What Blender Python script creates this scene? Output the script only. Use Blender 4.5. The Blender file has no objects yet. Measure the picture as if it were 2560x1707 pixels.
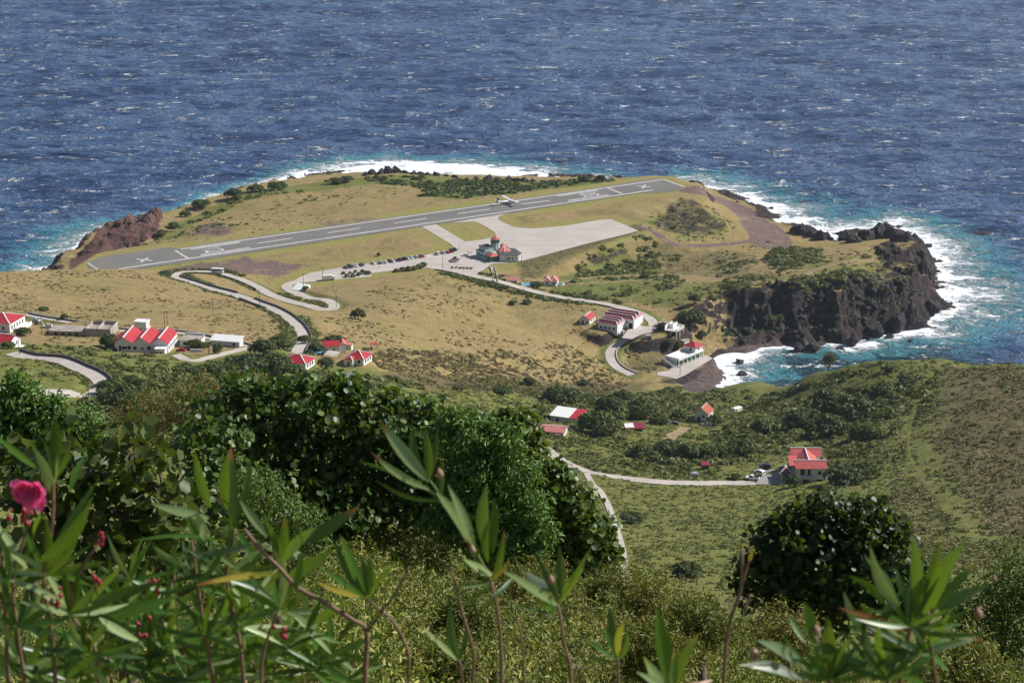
import bpy, bmesh, math, random
import numpy as np
from mathutils import Vector, Matrix
random.seed(7); rng = np.random.default_rng(11)
SC = bpy.context.scene; COL = SC.collection
R = math.radians
# ------------------------------------------------------------------ camera, sky, sun, exposure
CAMZ = 343.0; F = 5000.0; TH = R(18.30)
cam = bpy.data.cameras.new('camera'); camo = bpy.data.objects.new('camera', cam); COL.objects.link(camo)
camo.location = (0, 0, CAMZ); camo.rotation_euler = (R(90) - TH, 0, 0)
cam.sensor_width = 36; cam.lens = 36 * F / 2560; cam.clip_start = 0.2; cam.clip_end = 60000
cam.dof.use_dof = True; cam.dof.focus_distance = 700; cam.dof.aperture_fstop = 10.0
SC.camera = camo
SUN_AZ = 74; SUN_EL = 39                       # clockwise from +Y (view direction), degrees
w = bpy.data.worlds.new("World"); SC.world = w; w.use_nodes = True
nt = w.node_tree; bg = nt.nodes['Background']
sky = nt.nodes.new('ShaderNodeTexSky'); sky.sky_type = 'NISHITA'; sky.sun_disc = False
sky.sun_elevation = R(SUN_EL); sky.sun_rotation = R(SUN_AZ); sky.altitude = 100; sky.dust_density = 1.2; sky.ozone_density = 1.5
nt.links.new(sky.outputs[0], bg.inputs[0]); bg.inputs[1].default_value = 0.068
sl = bpy.data.lights.new('sun', 'SUN'); sl.energy = 5.0; sl.angle = R(0.53); sl.color = (1, .965, .91)
so = bpy.data.objects.new('sun', sl); COL.objects.link(so); so.location = (300, 200, 600)
sd = Vector((math.sin(R(SUN_AZ)) * math.cos(R(SUN_EL)), math.cos(R(SUN_AZ)) * math.cos(R(SUN_EL)), math.sin(R(SUN_EL))))
so.rotation_euler = sd.to_track_quat('Z', 'Y').to_euler()
SC.view_settings.view_transform = 'Standard'; SC.view_settings.look = 'None'
SC.view_settings.exposure = 0.17; SC.view_settings.gamma = 1
SC.render.engine = 'CYCLES'
SC.cycles.max_bounces = 6; SC.cycles.diffuse_bounces = 2; SC.cycles.glossy_bounces = 2; SC.cycles.transmission_bounces = 3
SC.cycles.use_denoising = True
# ------------------------------------------------------------------ helpers
K = 2560 / 2352.0
def ray(px, py):                                 # direction of the sight line through a point of the picture
    nx, ny = px * K - 1280, 853.5 - py * K
    return np.array([nx, F * math.cos(TH) + ny * math.sin(TH), -F * math.sin(TH) + ny * math.cos(TH)])
def atz(px, py, z):                              # where it reaches height z
    d = ray(px, py); t = (z - CAMZ) / d[2]
    return np.array([d[0] * t, d[1] * t, z])
def atd(px, py, D):                              # where it reaches distance D ahead
    d = ray(px, py); t = D / d[1]
    return np.array([d[0] * t, D, CAMZ + d[2] * t])
def hash2(ix, iy, seed):
    h = (ix.astype(np.int64) * 374761393 + iy.astype(np.int64) * 668265263 + seed * 974711) & 0xffffffff
    h = ((h ^ (h >> 13)) * 1274126177) & 0xffffffff
    return ((h ^ (h >> 16)) & 0xffff) / 65535.0
def vnoise(x, y, s, seed=0):
    x = np.asarray(x, float) / s; y = np.asarray(y, float) / s
    ix = np.floor(x); iy = np.floor(y); fx = x - ix; fy = y - iy
    fx = fx * fx * (3 - 2 * fx); fy = fy * fy * (3 - 2 * fy)
    a = hash2(ix, iy, seed); b = hash2(ix + 1, iy, seed); c = hash2(ix, iy + 1, seed); d = hash2(ix + 1, iy + 1, seed)
    return (a + (b - a) * fx) * (1 - fy) + (c + (d - c) * fx) * fy
def fbm(x, y, s, o=3, seed=0, ridge=False):
    t = 0; a = 1; n = 0
    for k in range(o):
        v = vnoise(x + 17.3 * k, y - 9.1 * k, s / 2 ** k, seed + k)
        if ridge: v = 1 - abs(2 * v - 1)
        t = t + a * v; n += a; a *= .5
    return t / n
def sstep(a, b, x): t = np.clip((x - a) / (b - a), 0, 1); return t * t * (3 - 2 * t)
def sdf(x, y, poly, attr=None):                  # signed distance, positive inside; attr interpolated at nearest edge point
    P = np.asarray(poly, float)[:, :2]; n = len(P)
    best = np.full(x.shape, 1e18); ins = np.zeros(x.shape, bool)
    out = None if attr is None else [np.zeros(x.shape) for _ in attr[0]]
    for i in range(n):
        a = P[i]; b = P[(i + 1) % n]; e = b - a; L = e @ e + 1e-9
        t = np.clip(((x - a[0]) * e[0] + (y - a[1]) * e[1]) / L, 0, 1)
        d = (x - a[0] - t * e[0]) ** 2 + (y - a[1] - t * e[1]) ** 2
        m = d < best; best = np.where(m, d, best)
        if out is not None:
            for k in range(len(out)): out[k] = np.where(m, attr[i][k] + t * (attr[(i + 1) % n][k] - attr[i][k]), out[k])
        c = ((a[1] > y) != (b[1] > y)) & (x < (b[0] - a[0]) * (y - a[1]) / (b[1] - a[1] + 1e-12) + a[0])
        ins ^= c
    r = np.where(ins, 1, -1) * np.sqrt(best)
    return r if out is None else (r, out)
def dline(x, y, pl, attr=None):                  # distance to a polyline (+ interpolated attribute)
    P = np.asarray(pl, float); best = np.full(x.shape, 1e18); at = np.zeros(x.shape)
    for i in range(len(P) - 1):
        a = P[i, :2]; e = P[i + 1, :2] - a; L = e @ e + 1e-9
        t = np.clip(((x - a[0]) * e[0] + (y - a[1]) * e[1]) / L, 0, 1)
        d = (x - a[0] - t * e[0]) ** 2 + (y - a[1] - t * e[1]) ** 2
        m = d < best; best = np.where(m, d, best)
        if attr is not None: at = np.where(m, attr[i] + t * (attr[i + 1] - attr[i]), at)
    return (np.sqrt(best), at) if attr is not None else np.sqrt(best)
def bbox(pts, pad):
    P = np.asarray(pts, float); return P[:, 0].min() - pad, P[:, 0].max() + pad, P[:, 1].min() - pad, P[:, 1].max() + pad
# ------------------------------------------------------------------ land form: heights known at picked places
CP = [(0,626,48),(100,624,42),(200,622,33),(300,620,25),(360,624,22),(0,660,56),(150,660,50),(0,700,64),(200,700,58),(400,700,50),(400,660,40),
 (395,640,27),(450,627,22),(500,629,21),(560,645,21),(480,660,32),(540,678,36),(590,695,41),(640,720,50),(680,745,58),(700,775,65),(690,800,72),(560,700,46),
 (600,770,66),(500,740,62),(620,677,22),(700,700,28),(770,700,29),(740,708,31),(690,720,42),(650,660,19),(60,745,76),(140,745,76),(240,760,78),(330,800,86),(430,808,87),
 (550,790,82),(500,820,92),(0,790,88),(0,830,112),(118,824,108),(179,845,112),(237,881,118),(193,909,126),(110,902,126),(0,895,130),(300,850,102),(350,900,118),
 (230,960,138),(400,950,132),(500,860,102),(600,840,95),(680,835,90),(800,830,84),(760,790,72),(850,800,66),(900,870,84),(1000,930,92),(800,880,100),(950,900,88),
 (820,740,46),(900,700,32),(800,680,24),(1000,650,21),(1100,670,19),(1100,720,21),(1000,760,30),(1000,820,44),(1100,840,38),(900,800,56),(1200,750,17),(1200,830,24),(1300,800,15),
 (1100,900,62),(1150,880,40),(1250,880,24),(1300,890,16),(1400,880,9),(1450,878,6),(1520,880,5),(1600,885,4),(1250,950,50),(1350,930,42),(1450,930,36),(1550,920,26),(1600,905,17),
 (1640,895,14),(1300,960,60),(1270,990,68),(1400,980,64),(1500,1000,66),(1605,960,52),(1650,1000,62),(1750,1000,68),(1750,940,44),(1800,900,38),(1250,1032,84),(1290,1055,86),(1330,1075,87),(1370,1088,87),
 (1450,1100,87),(1550,1108,87),(1650,1109,87),(1740,1108,87),(1850,1090,86),(1800,1050,78),(1950,1080,90),(1950,1000,78),(1900,950,66),(2000,920,70),
 (1750,878,25),(1900,855,45),(2000,838,59),(2100,830,69),(2180,832,73),(2230,838,75),(2352,835,80),(2100,900,76),(2200,1000,94),(2300,1100,114),(2100,1100,100),
 (2000,1150,108),(2200,1200,136),(2352,1250,168),(2352,1100,122),(2352,950,96),(1400,1160,100),(1425,1250,130),(1500,1200,112),(1650,1250,132),(1500,1320,155),(1700,1330,165),(1800,1200,118),(1850,1150,102),(2000,1300,165),
 # plateau and the far side
 (205,605,18),(300,590,18),(405,572,18),(600,560,18),(800,530,18),(1000,490,18),(1200,460,18),(1400,430,18),(1520,413,18),(1578,437,18),(1400,470,18),(1300,500,18),(1450,510,18),(1330,545,18),
 (700,600,18),(900,580,18),(1050,600,18),(1150,600,18),(600,610,18),(520,600,18),(480,520,17),(430,545,17),(600,500,16),(700,470,15),(600,460,13),(800,440,12),(830,415,9),(950,420,9),(950,450,14),(1100,430,11),(1200,428,11),(1350,418,12),
 (540,450,12),(640,430,10),(750,418,8),(900,400,5),(1050,410,5),(1200,422,6),(430,492,11),(400,530,14),(350,545,15),(330,520,17),(300,545,16),(250,575,14),(200,592,13),
 (1540,470,17),(1560,510,13),(1620,510,13),(1600,550,12),(1500,545,14),(1650,470,8),(1700,500,8),(1760,540,7),(1720,560,9),(1600,580,11),(1465,552,10),(1400,572,10),(1350,588,10),(1270,608,10),(1210,628,14),
 (1180,650,14),(1260,655,13),(1300,640,12),(1400,630,11),(1500,632,12),(1600,640,14),(1700,640,17),(1300,685,15),(1400,700,15),(1480,725,15),(1510,745,14),(1425,750,14),(1360,735,15),(1450,770,12),(1405,800,8),(1400,820,7),(1430,850,6),(1450,860,6),
 (1550,745,13),(1560,820,6),(1600,830,5),(1500,800,8),(1560,855,4.6),(1600,790,8),(1620,750,15),(1700,700,20),(1800,690,23),(1900,680,23),(2000,665,22),(2080,640,20),(1800,620,20),(1850,590,16),(1950,600,22),(2050,600,20),(2000,565,16),
 (2080,570,14),(1930,570,10),(1820,560,6),(1640,800,3),(1660,770,8)]
CPD = [(0,626,1060,30),(-300,640,960,55),(-300,760,800,85),(-300,900,560,130),(-300,640,1060,10),(2352,835,850,20),(2100,830,850,15),(1900,855,890,12),(2700,835,760,85),(2700,835,850,20),(2700,1100,520,130),
 (1200,1300,300,205),(600,1300,300,205),(2000,1500,300,205),(0,1300,300,205),(2700,1500,300,205),(-300,1300,300,205),(600,1100,420,160),(1000,1100,420,160),(0,1100,420,165),(600,1000,560,128),(1000,1000,560,122),(1200,1100,520,118)]
pts = [atz(*c) for c in CP] + [np.array([atd(a, b, D)[0], D, z]) for a, b, D, z in CPD]
pts = np.array(pts); A = pts[:, :2]; zc = pts[:, 2]
def kern(r2): return -np.sqrt(r2 + 14.0 ** 2)
n = len(A); M = np.zeros((n + 3, n + 3)); r2 = ((A[:, None] - A[None]) ** 2).sum(-1)
M[:n, :n] = kern(r2) + 0.2 * np.eye(n); M[:n, n:] = np.c_[np.ones(n), A / 1000]; M[n:, :n] = M[:n, n:].T
W = np.linalg.solve(M, np.r_[zc, 0, 0, 0])
def rbf(x, y):
    out = W[n] + W[n + 1] * x / 1000 + W[n + 2] * y / 1000
    for i in range(n): out = out + W[i] * kern((x - A[i, 0]) ** 2 + (y - A[i, 1]) ** 2)
    return out
NEARD = [0, 3, 6, 15, 30, 45, 60, 100, 150, 200, 260, 300, 340]
NEARZ = [341.4, 340.9, 339.7, 334.4, 325.2, 318.5, 310.0, 287, 255, 228, 205, 190, 178]
# coast: ('p', px, py) on the water line or ('d', px, D); slope of the land behind it; width of the surf
CO = [('d',-1600,760,.6,12),('d',-600,930,.6,12),('d',-300,1010,.6,14),('d',0,1085,.6,14),('p',100,619,.8,18),('p',150,610,1.2,22),('p',178,597,2,30),('p',200,575,2,34),('d',245,1250,1.6,34),('d',340,1285,1.2,20),('p',368,512,1.0,26),('d',430,1315,.8,14),
 ('d',540,1372,.5,16),('d',640,1405,.4,20),('d',750,1432,.4,26),('d',830,1450,.4,26),('d',900,1462,.5,20),('d',970,1458,.4,18),('d',1050,1452,.4,24),('d',1200,1432,.4,26),('d',1350,1415,.4,16),('d',1450,1402,.5,14),('d',1525,1385,.8,24),
 ('p',1590,424,.8,34),('p',1650,441,.35,38),('p',1712,464,.25,40),('p',1768,482,.3,44),('p',1767,506,.6,46),('p',1823,523,.9,46),('p',1870,535,1.2,44),('p',1908,548,1.4,40),('p',1919,560,1.0,34),('p',1938,540,1.4,38),('p',1990,527,1.4,36),('p',2045,520,1.4,34),
 ('p',2072,541,1.4,38),('p',2109,553,1.4,36),('p',2131,589,1.1,36),('p',2142,617,1.1,42),('p',2138,640,1.1,48),('p',2146,664,1.1,52),('p',2164,712,1.2,46),('p',2131,729,1.4,36),('p',2118,750,1.5,30),('p',2076,749,2.0,22),('p',2030,764,1.3,22),('p',1985,778,1.15,20),('p',1941,794,1.0,16),
 ('p',1900,788,.95,12),('p',1872,787,.9,12),('p',1855,803,.8,8),('p',1800,792,.6,10),('p',1740,800,.22,20),('p',1704,814,.16,24),('p',1690,828,.14,24),('p',1668,838,.14,24),('p',1680,850,.14,24),('p',1657,866,.14,24),('p',1641,887,.2,22),('d',1650,953,.7,10),('d',1750,948,.9,8),('d',1900,940,1.3,8),
 ('d',2000,935,1.5,8),('d',2100,930,1.5,8),('d',2352,910,1.5,10),('d',2800,880,1.5,10),('d',3600,760,.6,10),('d',4300,0,.6,10),('d',-2600,0,.6,10)]
def cow(c):
    if c[0] == 'p': return atz(c[1], c[2], 0)[:2]
    return np.array([c[2] * (c[1] * K - 1280) / (F * .97) if c[2] else (c[1] - 1176) * 2.0, c[2] if c[2] else -150.])
COAST = np.array([cow(c) for c in CO]); COA = [(c[3], c[4]) for c in CO]
def base_h(x, y):
    x = np.asarray(x, float); y = np.asarray(y, float)
    z = rbf(x, y)
    nz = np.interp(y, NEARD, NEARZ) - .02 * np.clip(x, -60, 60)
    z = nz + (z - nz) * sstep(270, 390, y)
    d, (s, _) = sdf(x, y, COAST, COA)
    wob = ((fbm(x, y, 14, 3, 5) - .5) * 7 + (fbm(x, y, 6, 3, 6, True) - .6) * 6) * sstep(760, 900, y)
    dd = d + wob
    cap = np.where(dd > 0, dd * s + .3 + .014 * np.clip(dd - 12, 0, 200) ** 2, dd * .25)
    return np.where(y < 350, z, np.minimum(z, np.maximum(cap, -4)))
def gp(px, py, dmin=350, dmax=1460, f=None):     # where a sight line first meets the land beyond dmin
    D = np.arange(dmin, dmax, 1.2); d = ray(px, py); t = D / d[1]
    zr = CAMZ + d[2] * t; h = (f or base_h)(d[0] * t, D)
    k = np.argmax(zr <= h)
    if not (zr <= h).any(): return atz(px, py, 0)
    if k > 0:
        u = (zr[k - 1] - h[k - 1]) / ((zr[k - 1] - h[k - 1]) - (zr[k] - h[k])); Dk = D[k - 1] + u * 1.2
    else: Dk = D[0]
    return atd(px, py, Dk)
def smooth(pl, step=3.0):                        # Catmull-Rom through the picked points
    P = np.array(pl, float); P = np.vstack([2 * P[0] - P[1], P, 2 * P[-1] - P[-2]]); out = []
    for i in range(1, len(P) - 2):
        m = max(2, int(np.linalg.norm(P[i + 1] - P[i]) / step))
        for t in np.arange(m) / m:
            out.append(.5 * ((2 * P[i]) + (-P[i - 1] + P[i + 1]) * t + (2 * P[i - 1] - 5 * P[i] + 4 * P[i + 1] - P[i + 2]) * t * t + (-P[i - 1] + 3 * P[i] - 3 * P[i + 1] + P[i + 2]) * t ** 3))
    out.append(P[-2]); out = np.array(out)
    return out
def roadline(pp, zf=None):
    P = np.array([gp(*q) for q in pp]); S = smooth(P)
    k = 9; z = np.pad(S[:, 2], k, mode='edge'); ker = np.hanning(2 * k + 1); ker /= ker.sum()
    S[:, 2] = np.convolve(z, ker, 'valid')[:len(S)]
    return S
PZ = 18.0
ROADS = []   # (name, label, line, half width)
ROADS.append(('hillside', roadline([(684,806),(695,790),(698,772),(682,746),(645,718),(590,695),(540,678),(480,661),(430,646),(404,637),(412,629),(450,626),(500,629),(545,640),(590,660),(620,677),(660,690),(705,702),(748,708),(768,702),(752,691),(720,683),(690,672),(664,662),(658,654),(676,647),(730,641),(800,634),(852,628)]), 2.9))
ROADS.append(('terminal', roadline([(985,612),(1040,622),(1100,641),(1150,655),(1220,670),(1300,685),(1380,697),(1450,712),(1492,732),(1500,750),(1470,768),(1430,785),(1405,806),(1404,826),(1420,845),(1452,862)]), 2.7))
ROADS.append(('bend', roadline([(28,815),(80,820),(118,824),(150,832),(183,845),(218,861),(236,880),(226,897),(193,908),(154,905),(110,902),(55,897),(0,889),(-60,880)]), 3.1))
ROADS.append(('descent', roadline([(1347,1092),(1362,1110),(1388,1142),(1408,1190),(1426,1250),(1434,1300),(1440,1335)]), .95))
ROADS.append(('lane', roadline([(404,817),(440,822),(490,816),(540,806),(588,799)]), 2.0))
ROADS.append(('upper', roadline([(58,724),(107,732),(180,742),(264,755),(330,761),(413,767),(480,778),(556,790),(590,796)]), 1.5))
ROADS.append(('villa', roadline([(1215,1010),(1250,1030),(1290,1055),(1330,1075),(1370,1088),(1450,1100),(1550,1108),(1650,1109),(1735,1108)]), 2.0))
def arc(S, rev=False):
    d = np.r_[0, np.cumsum(np.linalg.norm(np.diff(S[:, :2], axis=0), axis=1))]; return d[-1] - d if rev else d
for k, (nm, S, hw) in enumerate(ROADS):
    if nm == 'hillside': m = arc(S, True); S[:, 2] = PZ + .12 + (S[:, 2] - PZ) * sstep(55, 110, m)
    if nm == 'terminal': m = arc(S); S[:, 2] = PZ + .12 + (S[:, 2] - PZ) * sstep(30, 80, m)
def npz(L, z=PZ): return [atz(a / K, b / K, z) for a, b in L]      # picture coordinates at 2560
RUN_LE1, RUN_LE2 = atz(220 / K, 657.7 / K, PZ), atz(243.8 / K, 673.2 / K, PZ)
RW = npz([(216,657),(262,640),(340,630),(418,618.5),(450,621),(500,612.5),(600,597.5),(900,555),(1200,512),(1500,468),(1600,452),(1640,446.5),(1658.7,447.3),(1711.5,467),(1709,474),(1680,478),(1640,483),(1610,482),(1560,489),(1200,544.5),(900,590),(600,635.5),(450,658),(330,674.5),(236,692)])
APRON = npz([(1124,557),(1187,547),(1240,537),(1275,527),(1300,526),(1262,536),(1248,541),(1244,548),(1262,558),(1287,568),(1332,571.5),(1410,565),(1500,550),(1527,548),(1560,561),(1596,577),(1575,583),(1461,610.5),(1344,642.5),(1310,651),(1262,658),(1231,660),(1223,664),(1189,688),(1160,679),(1110,674),(1071,670),(984,676),(927,683),(855,690),(800,700),(752,704),(736,711),(724,708),(748,694),(774,682),(858,668),(930,658),(1065,637),(1140,622),(1127,610),(1050,564),(1086,558),(1163,604),(1205,599),(1241,591),(1236,580),(1212,565),(1187,554)])
HARBOR = [atz(a, b, 4.6) for a, b in [(1508,855),(1537,851),(1540,845),(1557,843),(1622,815),(1637,823),(1573,862),(1554,870),(1510,861)]]
TRAILS = [([(1210,640),(1290,648),(1400,634),(1500,631),(1600,632),(1700,642)],1.6,'dirt'),([(1655,700),(1750,672),(1830,640),(1880,615),(1960,600),(2030,598)],2.2,'dirt'),([(1290,655),(1400,648),(1500,640)],1.2,'dirt'),
 ([(2105,930),(2093,980),(2090,1040),(2120,1100),(2160,1150),(2215,1200),(2250,1250)],.3,'faint'),([(1590,441),(1650,458),(1700,480),(1745,515)],9,'purple'),([(1745,515),(1768,545),(1772,562)],13,'purple'),([(1770,545),(1700,556),(1600,562),(1540,560),(1475,538)],2.5,'purple'),
 ([(1575,980),(1545,1000),(1530,1015)],2.0,'dirt')]
PADS = []      # (px, py, radius): level ground under buildings
# ------------------------------------------------------------------ materials
MATS = {}
def nd(nt, t, **kw):
    o = nt.nodes.new(t)
    for k, v in kw.items():
        if k in o.inputs: o.inputs[k].default_value = v
        else: setattr(o, k, v)
    return o
def mix(nt, fac, a, b, bt='MIX'):
    m = nt.nodes.new('ShaderNodeMix'); m.data_type = 'RGBA'; m.blend_type = bt
    for s, v in ((0, fac), (6, a), (7, b)):
        if isinstance(v, (int, float)): m.inputs[s].default_value = v
        elif isinstance(v, tuple): m.inputs[s].default_value = (*v, 1) if len(v) == 3 else v
        else: nt.links.new(v, m.inputs[s])
    return m.outputs[2]
def mth(nt, op, a, b=0.0, c=None, clamp=False):
    m = nt.nodes.new('ShaderNodeMath'); m.operation = op; m.use_clamp = clamp
    for i, v in enumerate((a, b) if c is None else (a, b, c)):
        if isinstance(v, (int, float)): m.inputs[i].default_value = v
        else: nt.links.new(v, m.inputs[i])
    return m.outputs[0]
def ramp(nt, v, a, b, c=0.0, d=1.0):
    m = nt.nodes.new('ShaderNodeMapRange'); m.interpolation_type = 'SMOOTHSTEP'
    nt.links.new(v, m.inputs[0]); m.inputs[1].default_value = a; m.inputs[2].default_value = b; m.inputs[3].default_value = c; m.inputs[4].default_value = d
    return m.outputs[0]
def noise(nt, vec, scale, detail=3, rough=.55, dist=0.0):
    n = nt.nodes.new('ShaderNodeTexNoise'); n.inputs['Scale'].default_value = scale; n.inputs['Detail'].default_value = detail
    n.inputs['Roughness'].default_value = rough; n.inputs['Distortion'].default_value = dist
    if vec is not None: nt.links.new(vec, n.inputs['Vector'])
    return n.outputs[0]
def coords(nt, scale=(1, 1, 1), rot=0.0, obj=True):
    t = nt.nodes.new('ShaderNodeTexCoord'); m = nt.nodes.new('ShaderNodeMapping')
    m.inputs['Scale'].default_value = scale; m.inputs['Rotation'].default_value = (0, 0, rot)
    nt.links.new(t.outputs['Object'], m.inputs[0]); return m.outputs[0]
def newmat(name):
    m = bpy.data.materials.new(name); m.use_nodes = True; MATS[name] = m
    return m, m.node_tree, m.node_tree.nodes['Principled BSDF']
def bump(nt, bs, h, strength=.5, dist=.3):
    b = nt.nodes.new('ShaderNodeBump'); b.inputs['Strength'].default_value = strength; b.inputs['Distance'].default_value = dist
    nt.links.new(h, b.inputs['Height']); nt.links.new(b.outputs[0], bs.inputs['Normal'])
def pmat(name, col, rough=.6, var=.12, scale=1.5, metal=0.0, spec=.5, bmp=0.0, dirt=None, stripe=None):
    """paint/plaster/metal with worn, slightly uneven colour"""
    m, nt, bs = newmat(name); v = coords(nt)
    n1 = noise(nt, v, scale, 4, .6); dk = tuple(c * (1 - var) for c in col); lt = tuple(min(1, c * (1 + var * .6)) for c in col)
    c = mix(nt, ramp(nt, n1, .3, .7), dk, lt)
    if dirt:
        n2 = noise(nt, v, scale * .35, 5, .65); c = mix(nt, ramp(nt, n2, .5, .75, 0, .7), c, dirt)
    if stripe:                                                     # ribs of sheet roofing, along the given axis
        wv = nt.nodes.new('ShaderNodeTexWave'); wv.bands_direction = stripe[0]; wv.inputs['Scale'].default_value = stripe[1]
        nt.links.new(v, wv.inputs[0]); c = mix(nt, ramp(nt, wv.outputs[1], .0, .25, .35, 0), c, dk)
    nt.links.new(c, bs.inputs['Base Color']); bs.inputs['Roughness'].default_value = rough; bs.inputs['Metallic'].default_value = metal
    bs.inputs['Specular IOR Level'].default_value = spec
    if bmp: bump(nt, bs, noise(nt, v, scale * 6, 4), bmp, .05)
    return m
# ---- ground
def ground_mat():
    m, nt, bs = newmat('ground_cover'); v = coords(nt)
    a1 = nt.nodes.new('ShaderNodeAttribute'); a1.attribute_name = 'm1'; s1 = nt.nodes.new('ShaderNodeSeparateColor'); nt.links.new(a1.outputs['Color'], s1.inputs[0])
    a2 = nt.nodes.new('ShaderNodeAttribute'); a2.attribute_name = 'm2'; s2 = nt.nodes.new('ShaderNodeSeparateColor'); nt.links.new(a2.outputs['Color'], s2.inputs[0])
    green, rock, purp, brown = s1.outputs[0], s1.outputs[1], s1.outputs[2], a1.outputs['Alpha']
    dirt, beach, lawn = s2.outputs[0], s2.outputs[1], s2.outputs[2]
    big = noise(nt, v, .018, 4, .6); mid = noise(nt, v, .12, 4, .65); sm = noise(nt, v, .55, 4, .7); fine = noise(nt, v, 1.8, 3, .7)
    tan = mix(nt, ramp(nt, mid, .35, .65), (.355, .270, .115), (.275, .215, .085))
    tan = mix(nt, ramp(nt, big, .4, .65), tan, (.37, .26, .125))
    tan = mix(nt, ramp(nt, sm, .5, .72, 0, .75), tan, (.20, .165, .06))
    tan = mix(nt, ramp(nt, fine, .50, .72, 0, .6), tan, (.21, .16, .075))
    tuft = mth(nt, 'MULTIPLY', ramp(nt, noise(nt, v, .32, 5, .7), .54, .64), ramp(nt, big, .38, .62, .15, .95))
    tan = mix(nt, tuft, tan, (.14, .135, .048)); tan = mix(nt, ramp(nt, noise(nt, coords(nt, (.05, .02, 1), R(20)), 1, 5, .7), .50, .66, 0, .7), tan, (.19, .165, .06))
    grn = mix(nt, ramp(nt, mid, .35, .65), (.165, .180, .045), (.215, .205, .060))
    grn = mix(nt, ramp(nt, sm, .45, .65), grn, (.135, .155, .038))
    grn = mix(nt, ramp(nt, fine, .5, .7, 0, .6), grn, (.09, .105, .03))
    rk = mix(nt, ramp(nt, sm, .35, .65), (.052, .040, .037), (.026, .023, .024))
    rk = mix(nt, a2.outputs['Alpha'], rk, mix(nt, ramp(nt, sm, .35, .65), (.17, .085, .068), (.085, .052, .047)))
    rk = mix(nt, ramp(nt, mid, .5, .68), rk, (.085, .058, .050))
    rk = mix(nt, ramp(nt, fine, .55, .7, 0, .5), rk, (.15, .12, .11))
    br = mix(nt, ramp(nt, mid, .35, .65), (.200, .150, .075), (.145, .120, .055))
    br = mix(nt, ramp(nt, sm, .45, .62), br, (.085, .088, .03))
    lw = mix(nt, ramp(nt, mid, .3, .7), (.325, .270, .100), (.28, .235, .09)); lw = mix(nt, ramp(nt, big, .45, .6), lw, (.28, .26, .075)); lw = mix(nt, ramp(nt, sm, .5, .8, 0, .35), lw, (.22, .19, .07))
    pu = mix(nt, ramp(nt, sm, .35, .65), (.20, .135, .115), (.135, .095, .088)); pu = mix(nt, ramp(nt, mid, .5, .65, 0, .8), pu, (.27, .19, .12)); pu = mix(nt, ramp(nt, fine, .55, .7, 0, .8), pu, (.30, .24, .21))
    bc = mix(nt, ramp(nt, sm, .35, .65), (.15, .105, .092), (.085, .066, .062)); bc = mix(nt, ramp(nt, fine, .55, .72), bc, (.27, .22, .2))
    dr = mix(nt, ramp(nt, sm, .35, .65), (.36, .27, .16), (.28, .205, .12))
    jit = mth(nt, 'SUBTRACT', noise(nt, v, .11, 5, .75), .5)
    def msk(x, g=1.4): return ramp(nt, mth(nt, 'ADD', x, mth(nt, 'MULTIPLY', jit, g)), .32, .68)
    c = mix(nt, msk(green), tan, grn)
    c = mix(nt, ramp(nt, lawn, .3, .7), c, lw)
    c = mix(nt, msk(brown, .8), c, br)
    c = mix(nt, msk(purp, 2.6), c, pu)
    c = mix(nt, ramp(nt, mth(nt, 'ADD', dirt, mth(nt, 'MULTIPLY', jit, .5)), .4, .7), c, dr)
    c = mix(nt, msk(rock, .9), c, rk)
    c = mix(nt, msk(beach, .3), c, bc)
    nt.links.new(c, bs.inputs['Base Color']); bs.inputs['Roughness'].default_value = .95; bs.inputs['Specular IOR Level'].default_value = .15
    h = mth(nt, 'ADD', mth(nt, 'MULTIPLY', sm, 1.0), mth(nt, 'MULTIPLY', fine, .45))
    bump(nt, bs, h, .9, .8)
    return m
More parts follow.
